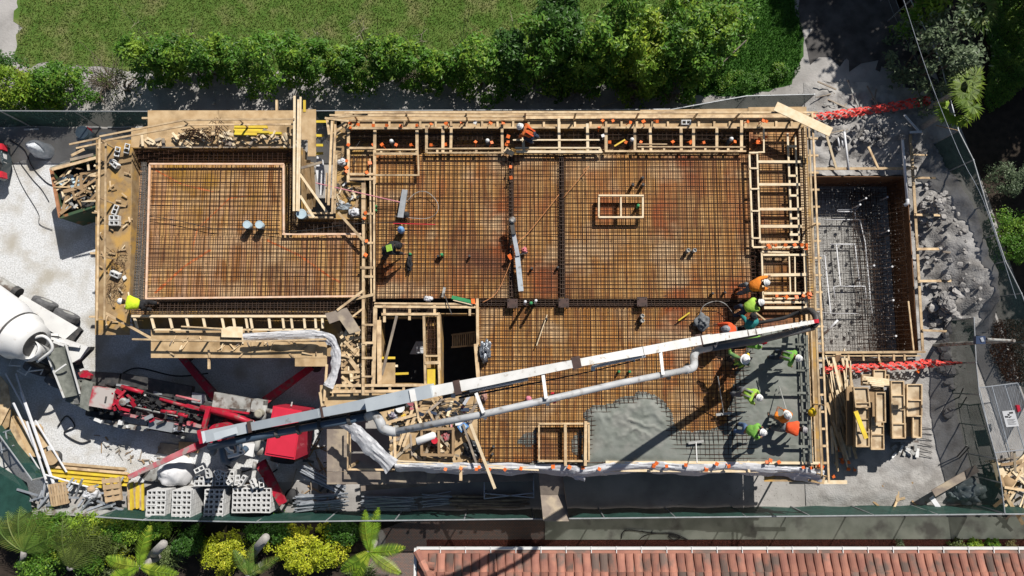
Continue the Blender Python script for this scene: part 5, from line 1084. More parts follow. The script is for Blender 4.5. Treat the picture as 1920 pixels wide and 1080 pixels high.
person('worker in green shirt, blue jeans and white hard hat near the south edge', (1431, 811), -8, .75, .05, green, jeans, hands=((.6, .15, .8), (.6, -.2, .8)))
person('worker in orange shirt and white hard hat pulling a long screed handle', (1477, 778), 110, .35, 0, orangec, greyc, hands=((.42, .10, 1.05), (.38, -.1, .95)), stride=.4)
person('worker in bright red-orange shirt bent double beside the east form boards', (1508, 806), -8, 1.35, .15, redc, greyc, hat=mat('hat_dusty', (.38, .36, .36), (.3, .29, .3), 3, .5), hands=((.7, .2, .35), (.7, -.2, .3)))
# hand tools of the crew
def tool(label, a, b, za, zb_, head=None, mt_=white, hl=.6, name='screed_tool'):
    A, B = W(a[0], a[1], za), W(b[0], b[1], zb_); t = thing(name, label, 'tool', B); MB().tube([A, B], .02, 6).build('handle', mt_, t)
    if head is not None:
        x = Vector((math.cos(math.radians(head)), math.sin(math.radians(head)), 0)); MB().beam(B-x*hl/2, B+x*hl/2, .10, .05).build('blade', lgrey, t)
    return t
tool('long screed rake with a pale handle west of the worker shadows', (1346, 706), (1357, 776), S+1.3, S+.25, 6, lgrey)
tool('white handled float standing on the wet concrete near the south edge', (1307, 868), (1305, 829), S+.9, S+.22, 6, white)
tool('screed pole held by the orange worker in the white hat', (1461, 724), (1474, 768), S+.3, S+1.1, None, lgrey)
tool('thin pale rod lying on the rebar east of the second stair shaft', (1026, 590), (1006, 648), S+.22, S+.22, None, pale, name='rod')
tool('grey shovel with its blade on the rebar above the east stair shaft', (847, 590), (832, 548), S+.5, S+.25, 80, darkmetal, .4, 'shovel')
# ---------------------------------------------------------------- things lying about
def prop(name, label, cat, mb, mt_, smooth=False, group=None): return tag(mb.build(name, mt_, smooth=smooth), label, cat, group)
# orange caps on upright bars
def caps(label, group, P, z=S+.38, mt_=orange, sz=.085):
    c0 = None
    for (x, y) in P:
        zz = z+R2(.04); p = W(x, y, zz)
        if c0 is None:
            t = thing('rebar_guard', label, 'safety cap', p, group); MB().box((p.x, p.y, p.z), sz*1.45, sz*1.45, .035, .5).build('cap_top', mt_, t); MB().tube([p, p-Vector((0, 0, .30))], .018, 6).build('sleeve', mt_, t); note_kids(t); c0 = t; t.rotation_euler = (R2(.25), R2(.25), R(0, 1.5))
        else: dup(c0, p, rot=(R2(.45), R2(.45), R(0, 1.5)), sc=R(.85, 1.15))
def zpt(L, ox, oy, k=3): return [(ox+x/k, oy+y/k) for x, y in L]
caps('orange square cap on a bar end over the north edge boards', 'orange caps along the north edge', zpt([(530, 695), (530, 720), (575, 700), (660, 705), (735, 705), (815, 710), (905, 705), (985, 700), (1070, 695), (1155, 693), (1320, 690), (1390, 690)], 480, 0)+zpt([(490, 720), (510, 680), (568, 680), (665, 690), (740, 685), (815, 683), (1325, 685), (1412, 680), (1430, 683)], 960, 0))
caps('orange square cap standing inside the north trench frames', 'orange caps in the north trench', zpt([(660, 815), (710, 815), (788, 815), (872, 815), (985, 815), (1065, 812), (1235, 800), (1325, 803), (1418, 768), (1418, 800), (1410, 812)], 480, 0)+zpt([(550, 800), (640, 800), (725, 800), (905, 800), (1003, 800), (1078, 802), (1252, 798), (1385, 795), (1400, 800), (1392, 785), (1380, 800), (1430, 770)], 960, 0), z=S+.25)
caps('orange square cap beside the corner box frame or the central beam cage', 'orange caps around the corner frame and beam cage', zpt([(520, 815), (510, 905), (510, 945), (508, 965), (622, 970), (640, 918)], 480, 0)+[(957, 313), (958, 333), (960, 462), (955, 480), (957, 484), (685, 399), (687, 452), (685, 478), (683, 410)])
caps('orange square cap over the ladder frames at the east edge', 'orange caps at the east edge', zpt([(8, 310), (42, 300), (98, 298), (150, 298), (190, 298), (215, 300), (212, 315), (0, 302), (50, 585), (103, 590), (160, 592), (198, 585), (228, 585), (240, 575), (222, 572), (232, 592)], 1440, 360), z=S+.5)
caps('orange square cap over the white film along the south edge', 'orange caps along the south edge', zpt([(50, 475), (230, 465), (322, 468), (400, 470), (490, 478), (797, 460), (812, 445), (870, 462), (978, 455), (1092, 482), (1152, 450), (1218, 462), (1432, 440)], 960, 720)+zpt([(12, 430), (62, 440), (198, 470), (245, 472), (285, 462), (295, 458), (305, 465), (298, 472)], 1440, 720)+zpt([(1065, 480), (1152, 475), (1240, 478), (1255, 468), (1315, 480), (1400, 480)], 480, 720), z=S+.3)
caps('orange square cap on a bar in the dirt southeast of the slab corner', 'orange caps on bars in the southeast dirt', zpt([(388, 358), (400, 370), (430, 402), (414, 425), (418, 440), (453, 440), (452, 478), (488, 483), (365, 262), (368, 308), (368, 520)], 1440, 720)+[(1721, 696)], z=.35)
caps('bare pale cap on a bar in the dirt southeast of the slab corner', None, [(1568, 870)], z=.35, mt_=pale)
caps('white square cap on a bar at the north edge, near the centre of the trench', None, [(891, 230)], mt_=white); caps('white square cap beside the tie east of the kneeling worker', None, [(1130.5, 255)], mt_=white)
# white dome caps on sleeves in the north trench
c0 = None
for (x, y, l) in ((734, 265, 'westmost'), (914, 264, 'second from the west'), (1185, 262, 'third from the west'), (1371, 261, 'eastmost')):
    p = W(x, y, S+.25)
    if c0 is None:
        t = thing('sleeve_pipe', '', 'pipe', p, 'white capped sleeves in the north trench'); MB().lathe(p, [(.085, 0), (.085, .03), (.07, .08), (.03, .11)], 16).build('dome_cap', hatwhite, t, True); MB().lathe(p, [(.09, -.6), (.09, 0)], 12).build('pipe', bluepipe, t); note_kids(t); c0 = t; c = t
    else: c = dup(c0, p)
    c['label'] = 'white domed cap in the north trench, %s of the four' % l
# hoops of tie wire and cables
hose('cable', [(745, 402, S+.2), (775, 365, S+.2), (800, 360, S+.22), (820, 380, S+.2), (818, 400, S+.2), (795, 410, S+.2), (740, 405, S+.2)], .012, lgrey, 'thin pale cable looping over the rebar by the grey tray', 'cable')
hose('cable', [(1310, 600, S+.2), (1318, 575, S+.3), (1340, 565, S+.4), (1360, 570, S+.35), (1376, 590, S+.3)], .014, lgrey, 'thin curved cable arching over the grey bundle near the boom', 'cable')
hose('cable', [(1048, 365, S+.2), (1020, 400, S+.2), (990, 437, S+.2), (972, 455, S+.25), (950, 510, S+.2), (930, 550, S+.2), (905, 567, S+.3)], .012, mat('orange_cord', (.7, .3, .12), (.6, .25, .1), 3, .6), 'orange cord wandering across the rebar beside the vertical beam cage', 'cord')
hose('cable', [(1055, 372, S+.2), (1100, 318, S+.2), (1102, 313, S+.2), (1094, 320, S+.2), (1100, 330, S+.2)], .01, bpy.data.materials['orange_cord'], 'short orange cord with a loop near the north end of the slab', 'cord')
hose('cable', [(280, 405, S+.2), (340, 415, S+.2), (400, 428, S+.2), (480, 430, S+.2), (560, 433, S+.3), (660, 420, S+.35), (750, 417, S+.2)], .012, black, 'thin black cable crossing the west deck from edge to edge', 'cable')
hose('cable', [(18, 262, .05), (45, 280, .05), (60, 312, .05), (85, 340, .05), (100, 348, .05)], .02, black, 'black cable on the gravel running to the dumpster corner, upper one', 'cable')
hose('cable', [(36, 303, .05), (60, 335, .05), (78, 355, .05), (92, 378, .05)], .015, black, 'black cable on the gravel, middle one of three by the dumpster', 'cable')
hose('cable', [(22, 302, .05), (35, 335, .05), (48, 360, .05), (72, 400, .05), (74, 420, .05), (98, 431, .05)], .013, black, 'thin cable on the gravel, the one farthest from the dumpster', 'cable')
hose('hose', [(1165, 1010, .12), (1168, 998, .12), (1180, 994, .12), (1225, 999, .12), (1262, 1001, .12), (1275, 1008, .12), (1262, 1012, .12), (1255, 1004, .12), (1290, 1012, .12)], .022, black, 'black garden hose snaking along the concrete side path', 'hose')
hose('hose', [(1200, 1010, .12), (1215, 1002, .12), (1250, 999, .12), (1268, 1002, .12), (1290, 1012, .12)], .018, black, 'second black hose partly coiled on the concrete side path', 'hose')
tool('long pink pole lying from the shaft across the corner toward the grey tray', (592, 343), (750, 379), S+.9, S+.3, None, mat('pink_pole', (.70, .30, .34), (.6, .2, .26), 4, .5), name='pole')
tool('red rod lying on the rebar just above the blue water bottle', (737, 419), (816, 421), S+.24, S+.24, None, redp, name='rod')
prop('steel_tray', 'long grey steel tray standing on the rebar in the west part', 'tray', MB().prism([W(754, 355, S+.3), W(764, 356, S+.3), (W(756, 408, S+.3)), W(745, 407, S+.3)], S+.15), grey)
prop('kneeling_pad', 'black pad on the rebar beside the grey tray', 'pad', MB().lathe(W(762, 403, S+.2), [(.12, 0), (.13, .06), (.05, .12)], 10), black)
def bucket(label, x, y, z, r=.15, h=.36, mt_=white, top=cyanp, name='bucket', cat='bucket'):
    p = W(x, y, z+h); t = thing(name, label, cat, (p.x, p.y, z)); q = MB().lathe((p.x, p.y, z), [(r*.85, 0), (r, h)], 18).build('bucket_body', mt_, t, True); MB().lathe((p.x, p.y, z+h), [(r*1.05, -.02), (r*1.05, .015), (r*.85, .016), (r*.84, .008), (.01, .008)], 18).build('lid', top, t); return t
bucket('west one of two pale lidded buckets on the west deck', 463, 421, S+.15, mt_=cyanp); bucket('east one of two pale lidded buckets on the west deck', 486, 421, S+.15, mt_=cyanp)
bucket('pale bucket hanging at the southwest corner of the open shaft', 565, 401, S+.2, .19, .3, cyanp, cyanp)
p = W(752, 431, S+.35); t = thing('water_bottle', 'round blue water bottle standing upright on the west rebar', 'bottle', p); MB().lathe((p.x, p.y, S+.15), [(.13, 0), (.135, .1), (.135, .3), (.11, .36), (.05, .40), (.04, .45)], 18).build('bottle_body', mat('bottle_blue', (.20, .42, .75), (.28, .5, .8), 3, .15, trans=.2), t, True); MB().lathe((p.x, p.y, S+.60), [(.04, 0), (.035, .03)], 10).build('cap', bluep, t)
def stubs_(label, group, P, h=.25, r=.045, mt_=lgrey, hole=True, z=S):
    c0 = None
    for x, y in P:
        p = W(x, y, z+h)
        if c0 is None:
            t = thing('pipe_stub', label, 'pipe', (p.x, p.y, z), group); MB().lathe((p.x, p.y, z), [(r, 0), (r, h), (r*.7, h), (r*.7, h-.05), (.005, h-.05)] if hole else [(r, 0), (r, h), (r*.6, h+.02)], 14).build('pipe', mt_, t); note_kids(t); c0 = t
        else: dup(c0, (p.x, p.y, z))
stubs_('grey pipe end of the pair in the middle of the large slab', 'pair of grey pipe ends in the large slab', [(1291, 469), (1303, 469)], .35, .075)
stubs_('grey pipe end of the pair below the eastmost brown plate', 'pair of grey pipe ends below the eastmost plate', [(1205, 592), (1205, 601)], .35, .075)
stubs_('tall white pipe of the pair beside the beam cage, casting a long shadow', 'tall white pipes by the middle plate', [(985, 565.5), (1005, 563.5)], 1.1, .055, pvc, False)
stubs_('green capped pipe between the tall white pipes', None, [(996, 568)], .4, .06, greenp, False)
stubs_('green capped pipe in the west rebar mat, the larger one', None, [(828, 477)], .35, .06, greenp, False)
stubs_('green capped pipe just west of a black sack on the west rebar', None, [(769, 476)], .3, .05, greenp, False)
stubs_('green capped pipe inside the small wooden frame', None, [(1197, 385)], .4, .06, greenp, False)
stubs_('green pipe end beside the boom on the southern rebar', 'green pipe ends near the boom', [(1181, 697), (1161, 697)], .25, .05, greenp, False)
stubs_('dark pipe end on the rebar north of the small wooden frame', 'dark pipe ends north of the wooden frame', [(1187, 346), (1206, 346), (1205, 333)], .35, .06, darkmetal, False)
stubs_('dark pipe end on the rebar of the large slab', 'dark pipe ends on the slab rebar', [(1046, 501), (997, 503), (880, 480), (821, 480), (1337, 550), (1360, 548), (1025, 598), (923, 852), (925, 838)], .25, .05, darkmetal, False)
stubs_('green cap beside the column strip ladder', 'green caps beside the column strip', [(704, 386), (704, 394)], .2, .05, greenp, False)
def blob(label, x, y, z, rx, ry, h, mt_, name, cat, rough_=.3, seed=1, group=None, rz=0):
    """a crumpled bundle: a shaped lump with folds"""
    p = W(x, y, z); m_ = MB(); n1, n2 = 22, 12; i0 = 0
    for j in range(n2+1):
        ph = math.pi*.5*j/n2
        for i in range(n1):
            th = 2*math.pi*i/n1; v = Vector((math.cos(th)*math.cos(ph), math.sin(th)*math.cos(ph), math.sin(ph))); f = 1+rough_*noise.noise(v*2.4+Vector((seed*3.7, 0, 0)))+rough_*.6*abs(noise.noise(v*6+Vector((0, seed*2.1, 0))))
            xx, yy = v.x*rx*f, v.y*ry*f; m_.v.append((p.x+xx*math.cos(rz)-yy*math.sin(rz), p.y+xx*math.sin(rz)+yy*math.cos(rz), p.z+v.z*h*f))
    for j in range(n2):
        for i in range(n1): m_.f.append((j*n1+i, j*n1+(i+1) % n1, (j+1)*n1+(i+1) % n1, (j+1)*n1+i))
    return tag(m_.build(name, mt_, smooth=True), label, cat, group)
blob('crumpled black sack lying along the west rebar', 768, 493, S+.15, .10, .32, .12, blackc, 'sack', 'sack', .6, 2)
blob('grey bundle of netting on the rebar north of the boom', 1316, 605, S+.18, .26, .28, .25, greyc, 'bundle', 'bundle', .6, 3)
blob('crumpled dark foil bundle beside the east stair shaft', 910, 658, S+.2, .2, .38, .25, mat('foil', (.10, .11, .13), (.35, .38, .42), 9, .25, .4, metal=.4), 'bundle', 'bundle', .8, 4)
blob('small white bag on the rebar above the stair shafts', 803, 560, S+.2, .16, .10, .12, cloudfilm, 'bag', 'bag', .5, 5)
blob('white crumpled plastic lying at the west side of the corner box frame', 641, 305, S+.1, .17, .13, .15, cloudfilm, 'bag', 'bag', .5, 6)
blob('white rag on the plywood beside the shaft', 665, 398, S+.05, .20, .17, .15, cloudfilm, 'rag', 'rag', .6, 7)
blob('pale grey plastic on the plywood southeast of the shaft', 646, 388, S+.05, .26, .13, .1, clearfilm, 'plastic_sheet', 'plastic', .6, 8)
blob('dusty pink rope bundle at the centre east of the trowel beam', 983, 470, S+.2, .09, .11, .12, pink, 'rope_bundle', 'rope', .8, 9)
blob('pink ball lying under the delivery pipe', 991, 748, S+.15, .12, .12, .18, mat('pink_plastic', (.72, .25, .32), (.62, .2, .27), 3, .5), 'ball', 'ball', .1, 10)
blob('brown stained rags beside the debris deck and the rebar', 908, 743, S+.15, .11, .19, .15, mat('rag_brown', (.45, .25, .2), (.35, .2, .16), 4, .9), 'rag', 'rag', .5, 11)
blob('black torn plastic bag on the debris deck', 886, 843, S, .30, .27, .25, mat('bin_bag', (.02, .022, .024), (.05, .055, .06), 4, .3, .5), 'bag', 'bag', .9, 12)
t = thing('screed_beam', 'long silver vibrating screed beam lying over the central beam cage', 'screed', W(968, 470, S+.3))
MB().beam(W(962.5, 436, S+.55), W(971, 480, S+.55), .16, .08).build('beam_blade', silver, t); MB().beam(W(970, 480, S+.5), W(977, 546, S+.45), .20, .06).build('beam_blade', boomg, t)
MB().beam(W(960, 418, S+.6), W(963, 440, S+.6), .16, .2).build('motor', darkmetal, t); MB().lathe(W(961, 413, S+.7), [(.12, 0), (.14, .05), (.08, .12)], 12).build('motor_cap', lgrey, t)
MB().beam(W(968, 480, S+.5), W(990, 473, S+.6), .04, .04).build('handle', darkmetal, t); MB().beam(W(973, 500, S+.3), W(979, 547, S+.3), .1, .05).build('beam_frame', black, t)
prop('level_board', 'green topped straightedge lying above the east stair shaft', 'straightedge', MB().beam(W(847, 557, S+.3), W(885, 566, S+.3), .14, .05), greenp)
prop('level_board', 'thin pale strip along the lower side of the green straightedge', 'board', MB().beam(W(850, 562, S+.28), W(886, 571, S+.28), .07, .05), pale)
prop('foam_block', 'orange-brown block at the northeast corner of the east stair shaft', 'block', MB().ppx([(883, 560), (890, 560), (891, 570), (884, 569)], S+.35, S+.2), orange)
board1('yellow tube lying slanted in the north trench', 1152, 274, 1172, 262, S+.3, .06, mt=yel, name='tube')
board1('yellow rod lying on the southern rebar west of the grey bundle', 1272, 601, 1293, 586, S+.2, .05, mt=yel, name='rod')
# hollow blocks
def hollow(mb, c, rz, L=.39, Wd=.19, H=.19, M=None):
    """block with two square holes seen from above"""
    def T(x, y, z):
        if M is not None: return tuple(M @ Vector((x, y, z)))
        return (c[0]+x*math.cos(rz)-y*math.sin(rz), c[1]+x*math.sin(rz)+y*math.cos(rz), c[2]+z)
    xs = [-L/2, -L/2+.035, -.02, .02, L/2-.035, L/2]; ys = [-Wd/2, -Wd/2+.033, Wd/2-.033, Wd/2]; base = len(mb.v)
    for z in (H, 0):
        for y in ys:
            for x in xs: mb.v.append(T(x, y, z))
    def I(i, j, k): return base+k*24+j*6+i
    for i in range(5):
        for j in range(3):
            if j == 1 and i in (1, 3): 
                mb.f += [(I(i, j, 0), I(i, j, 1), I(i+1, j, 1), I(i+1, j, 0)), (I(i+1, j, 0), I(i+1, j, 1), I(i+1, j+1, 1), I(i+1, j+1, 0)), (I(i+1, j+1, 0), I(i+1, j+1, 1), I(i, j+1, 1), I(i, j+1, 0)), (I(i, j+1, 0), I(i, j+1, 1), I(i, j, 1), I(i, j, 0))]
                continue
            mb.f += [(I(i, j, 0), I(i+1, j, 0), I(i+1, j+1, 0), I(i, j+1, 0)), (I(i, j+1, 1), I(i+1, j+1, 1), I(i+1, j, 1), I(i, j, 1))]
    for i in range(5): mb.f += [(I(i, 0, 1), I(i+1, 0, 1), I(i+1, 0, 0), I(i, 0, 0)), (I(i, 3, 0), I(i+1, 3, 0), I(i+1, 3, 1), I(i, 3, 1))]
    for j in range(3): mb.f += [(I(0, j, 0), I(0, j+1, 0), I(0, j+1, 1), I(0, j, 1)), (I(5, j, 1), I(5, j+1, 1), I(5, j+1, 0), I(5, j, 0))]
q = MB(); hollow(q, (0, 0, 0), 0); proto = q.build('concrete_block', cmu, loc=Vector((0, 0, 0))); tag(proto, 'grey hollow block lying on the west walkway beside the low corner of the boards', 'block')
first = [True]
def block(label, x, y, z, rz=0, tilt=(0, 0), group=None, p=None):
    p = W(x, y, z+.19) if p is None else Vector(p); pos = Vector((p.x, p.y, z)) if x is not None else p
    if first[0]: first[0] = False; o = proto; o.location = pos; o.rotation_euler = (tilt[0], tilt[1], rz)
    else: o = dup(proto, pos, rot=(tilt[0], tilt[1], rz))
    o['label'] = label
    if group: o['group'] = group
    elif 'group' in o: del o['group']
    return o
block('grey hollow block standing on its end, west one at the northwest corner of the walkway', 215, 283, S, 1.45, (.5, 0)); block('grey hollow block, east one of the pair at the northwest corner of the walkway', 233, 277, S, 1.45, (.5, 0))
block('grey hollow block turned diagonally below the corner pair of the west walkway', 214, 305, S, -.75, (.35, 0)); block('grey hollow block tilted on the west walkway, upper one of the middle pair', 213, 392, S, 1.25, (.3, 0))
block('upper half of the square double grey block on the west walkway', 213, 408, S, 0); block('lower half of the square double grey block on the west walkway', 213, 418, S, 0); block('broken-looking grey hollow block alone on the southern part of the west walkway', 215, 512, S, -.4, (.4, 0)); block('grey hollow block lying on the north walkway near the east end', 1287, 229, S, 0)
prop('paper_cup', 'small white paper scrap beside the lone block on the west walkway', 'paper', MB().ppx([(229, 519), (234, 516), (237, 522), (232, 526)], S+.05, S), white)
# stacks on pallets at the southwest
def stack(nm, x0, y0, x1, y1, z_top, layers, group, label, top_skip=0):
    """pallet stack; the three upper layers block by block"""
    a = W(x0, y1, z_top); b = W(x1, y0, z_top); nx = max(1, round((b.x-a.x)/.40)); ny = max(1, round((b.y-a.y)/.20)); n = 0
    for L_ in range(3 if group else 1):
        for i in range(nx):
            for j in range(ny):
                if L_ > 0 and 0 < i < nx-1 and 0 < j < ny-1: continue
                if L_ == 0 and R(0, 1) < top_skip: continue
                block(label, None, None, 0, R2(.02), group=group, p=(a.x+.2+i*.40+R2(.008), a.y+.1+j*.20+R2(.006), z_top-.19-L_*.20))
    lo = z_top-.6
    q = MB()
    for L_ in range(int(round((lo-.12)/.2))):
        for i in range(nx):
            for j in range(ny):
                if 0 < i < nx-1 and 0 < j < ny-1: continue
                q.box((a.x+.2+i*.40, a.y+.1+j*.20, lo-.2*(L_+1)+.005), .39, .19, .19)
    if q.v: tag(q.build('lower_blocks', cmu), kind='stuff')
    pl_ = thing('pallet', 'wooden pallet under the %s' % nm, 'pallet', (a.x, a.y, 0)); mb = MB()
    for k in range(5): MB().beam((a.x+.05, a.y+.1+k*(b.y-a.y-.2)/4, .10), (b.x-.05, a.y+.1+k*(b.y-a.y-.2)/4, .10), .10, .02).build('slat', brownk, pl_)
    for k in range(3): MB().beam((a.x+.1+k*(b.x-a.x-.2)/2, a.y+.02, .045), (a.x+.1+k*(b.x-a.x-.2)/2, b.y-.02, .045), .08, .08).build('bearer', brownk, pl_)
stack('westmost block stack', 272, 921, 317, 976, 1.25, 6, 'blocks of the westmost stack', 'grey hollow block of the westmost stack by the south fence')
stack('second block stack', 320, 923, 355, 976, 1.25, 6, 'blocks of the second stack', 'grey hollow block of the second stack from the west by the south fence')
stack('third block stack', 381, 922, 417, 974, 1.2, 6, 'blocks of the third stack', 'grey hollow block of the shaded third stack by the south fence')
stack('eastmost block stack', 434, 912, 500, 962, 1.2, 6, 'blocks of the eastmost stack', 'grey hollow block of the large eastmost stack by the south fence', .1)
stack('northern block stack', 363, 893, 400, 912, 1.1, 5, 'blocks of the northern stack', 'grey hollow block of the small stack beside the white bulk bag')
stack('shaded block stack', 402, 886, 434, 912, 1.0, 5, 'blocks of the shaded stack', 'grey hollow block of the stack in the boom shadow north of the others')
for k in range(9): block('loose grey hollow block tossed on the big stack', 376+k*14+R2(6), 880+R(0, 12) if k < 4 else 905+R2(6), 1.25, R(0, 3), (R2(.5), R2(.4)), 'loose blocks on the stacks')
# white bulk bag, cement sacks
blob('large white bulk bag beside the pump truck outrigger', 335, 882, .0, .72, .66, 1.0, mat('bag_white', (.85, .85, .86), (.78, .78, .80), 2, .8, .3, bscale=5), 'bulk_bag', 'bag', .15, 21, rz=.2)
prop('fallen_tarp', 'grey crumpled tarp between the yellow boards and the bulk bag', 'tarp', MB().prism([W(280, 885, .3), W(305, 862, .35), W(310, 880, .3), W(303, 905, .15), W(268, 900, .2)], 0), lgrey)
# pallets and yellow boards
def pallet(label, pts, z, mt_=brownk, ns=6):
    A, B, C, D = [W(x, y, z) for x, y in pts]; t = thing('pallet', label, 'pallet', (A+C)/2)
    for k in range(ns): f = (k+.5)/ns; MB().beam(A.lerp(D, f), B.lerp(C, f), (D-A).length/ns*.72, .02).build('slat', mt_, t)
    for k in range(3): f = (.06, .5, .94)[k]; dz = Vector((0, 0, -.06)); MB().beam(A.lerp(B, f)+dz, D.lerp(C, f)+dz, .09, .09).build('bearer', mt_, t)
    for k in range(4): f = (k+.5)/4; dz = Vector((0, 0, -.12)); MB().beam(A.lerp(D, f)+dz, B.lerp(C, f)+dz, .09, .018).build('slat', mt_, t)
    return t
ptan = mat('pallet_wood', (.52, .38, .23), (.42, .29, .17), 4, .85, .2, isl=.12, obj=.1)
pallet('wooden pallet leaning among the steel frames, west one', [(89, 909), (96, 951), (128, 944), (124, 903)], .8, ptan, 7)
pallet('wooden pallet with wide slats on the yellow boards, east one', [(190, 897), (223, 894), (228, 938), (198, 944)], .75, ptan, 4)
t = thing('yellow_board_stack', 'stack of long yellow boards on the gravel at the southwest', 'board stack', W(150, 890, 0))
for k in range(16):
    y = 872+k*2.6; x0 = 62+R(0, 40)+(k*3 if k > 9 else 0); x1 = 246-R(0, 14)-(k-9)*2*(k > 9); MB().beam(W(x0, y-5+R2(1), .30-(k % 3)*.08), W(x1, y+7+R2(1), .30-(k % 3)*.08), .10, .06).build('board', yel if k > 3 else pine, t)
t = thing('yellow_board_stack', 'short yellow boards standing upright next to the westmost block stack', 'board stack', W(258, 930, 0))
for k in range(8): MB().beam(W(241+k*3.8, 907+R2(4), .75), W(243+k*3.6, 955+R2(4), .6), .10, .06).build('board', yel if k % 3 else pine, t)
# plywood, white pipes and steel frames piled at the west end
for k, (P, z, lb) in enumerate((([(0, 705), (14, 722), (20, 760), (0, 800)], .9, 'topmost brown sheet at the frame edge'), ([(0, 760), (20, 768), (16, 800), (0, 812)], .8, 'dark curved sheet at the frame edge'), ([(0, 812), (20, 780), (60, 868), (40, 868)], .55, 'long pale sheet below the white pipes'),
    ([(26, 795), (80, 800), (88, 860), (35, 852)], .5, 'yellowish square sheet'), ([(55, 800), (76, 795), (92, 835), (66, 848)], .6, 'narrow sheet beside the gravel'), ([(20, 762), (34, 782), (66, 800), (28, 810)], .45, 'sheet partly under the pipes'))):
    ply_thing('plywood in the west end pile, %s' % lb, P, z, ply if k % 2 else pine, .03)
for k, (x0, y0, x1, y1, w) in enumerate(((40, 800-65, 100, 905, .12), (25, 755, 75, 860, .09), (10, 700, 60, 790, .07), (50, 790, 88, 905, .10), (30, 700, 70, 830, .07), (66, 788, 125, 885, .08), (85, 890, 168, 914, .07), (55, 850, 82, 893, .06))):
    prop('white_pipe', 'white trim pipe in the west end pile, %s' % ('number one', 'number two', 'number three', 'number four', 'number five', 'number six', 'the flat bottom one', 'the short one')[k], 'pipe', MB().tube([W(x0, y0, 1.2-.05*k), W(x1, y1, .7-.05*k)], w*.5, 6), pvc)
t = thing('steel_frame_pile', 'jumble of galvanised steel frames and channels in the southwest corner', 'steel frames', W(130, 940, 0))
for k in range(30):
    x = R(50, 235); y = 925+R(-20, 28)*(.6+.4*(x > 90)); a = R(-.5, .5) if k % 2 else R(.9, 1.5); l = R(14, 48)
    MB().beam(W(x-math.cos(a)*l*.6, y+math.sin(a)*l*.5, R(.3, .8)), W(x+math.cos(a)*l*.6, y-math.sin(a)*l*.5, R(.3, .8)), .08, .06).build('channel', silver, t)
for k in range(6): MB().beam(W(70+k*3, 948+k*3, .45+.05*k), W(232-k*4, 955+k*2.2, .45+.05*k), .12, .05).build('channel', lgrey, t)
for P, lb in (([(0, 812), (18, 805), (0, 840), (22, 828)], 'ladder'),):
    t = thing('ladder', 'short aluminium ladder poking in at the west edge', 'ladder', W(5, 820, .9))
    for (x0, y0, x1, y1) in ((-15, 818, 20, 806), (-15, 852, 26, 835), (-2, 812, 4, 850), (10, 808, 16, 842)): MB().tube([W(x0, y0, 1), W(x1, y1, 1)], .03, 6).build('rail', silver, t)
bucket('tan spool bucket among the white pipes at the west end', 96, 858, .2, .3, .35, darkmetal, ptan, 'spool', 'spool')
blob('white sack of rags in the steel frame pile', 176, 925, .3, .3, .25, .4, cloudfilm, 'sack', 'sack', .5, 31); blob('round tan sack top in the steel frame pile', 172, 917, .6, .16, .16, .2, ptan, 'sack', 'sack', .1, 32)
# dumpster
t = thing('dumpster', 'green dumpster heaped with scrap wood beside the west walkway', 'dumpster', W(150, 350, 0)); P = [(96, 316), (215, 283), (222, 372), (113, 408)]; zt = 1.7
gd = mat('dumpster_green', (.05, .10, .055), (.08, .11, .05), 2, .6, .1, c3=(.30, .14, .06), s3=3, lo3=.58, hi3=.66); w = [W(x, y, zt) for x, y in P]
for k in range(4):
    a, b = w[k], w[(k+1) % 4]; MB().beam((a.x, a.y, zt/2+.05), (b.x, b.y, zt/2+.05), .06, zt-.1).build('side_panel', gd, t); MB().beam((a.x, a.y, zt), (b.x, b.y, zt), .12, .08).build('rim', mat('rusty_rim', (.50, .24, .12), (.35, .16, .08), 4, .7) if k == 3 and 'rusty_rim' not in bpy.data.materials else gd, t)
MB().prism([Vector((p.x, p.y, 1.1)) for p in w], .1).build('fill_base', darkmetal, t)
c0 = None
def scraps(n, fn, label, group, cat='scrap', mt_list=None, zr=(0, .1), lr=(.2, .7), wr=(.05, .14), name='wood_scrap', tilt=.25, th=.03, ang=lambda: R(0, 6.28)):
    protos = []
    for k in range(n):
        x, y = fn(); z = R(*zr); p = W(x, y, z)
        if len(protos) < 6:
            L = R(*lr); ww = R(*wr); o = tag(MB().beam((p.x-L/2, p.y, z), (p.x+L/2, p.y, z), ww, th).build(name, random.choice(mt_list)), label, cat, group); o.rotation_euler = (R2(tilt), R2(tilt), ang()); protos.append(o)
        else: dup(random.choice(protos), p, rot=(R2(tilt), R2(tilt), ang()), sc=(R(.7, 1.4), R(.7, 1.3), 1))
def inp(P):
    def f():
        while True:
            x = R(min(a[0] for a in P), max(a[0] for a in P)); y = R(min(a[1] for a in P), max(a[1] for a in P))
            if inpoly(x, y, P): return x, y
    return f
scraps(72, inp([(108, 326), (196, 302), (200, 372), (120, 396)]), 'piece of scrap wood heaped in the green dumpster', 'scrap wood in the dumpster', mt_list=[pine, ply, plyg, pale, brownk], zr=(1.3, 1.85), lr=(.35, 1.0), tilt=.25)
scraps(36, inp([(106, 334), (150, 330), (160, 385), (120, 395)]), 'white or grey scrap piece heaped in the green dumpster', 'white scraps in the dumpster', mt_list=[white, lgrey, cyanp, darkmetal], zr=(1.5, 1.75), lr=(.15, .4), wr=(.08, .22), name='plastic_scrap', tilt=.6)
for k, (x0, y0, x1, y1) in enumerate(((95, 317, 135, 305), (134, 292, 158, 280), (132, 300, 175, 290), (98, 318, 180, 296))): board1('long board end resting on the north rim of the dumpster, %s' % ('westmost', 'short upper one', 'wide upper one', 'longest')[k], x0, y0, x1, y1, 2.0+.06*k, .12, mt=pine if k % 2 else plyg)
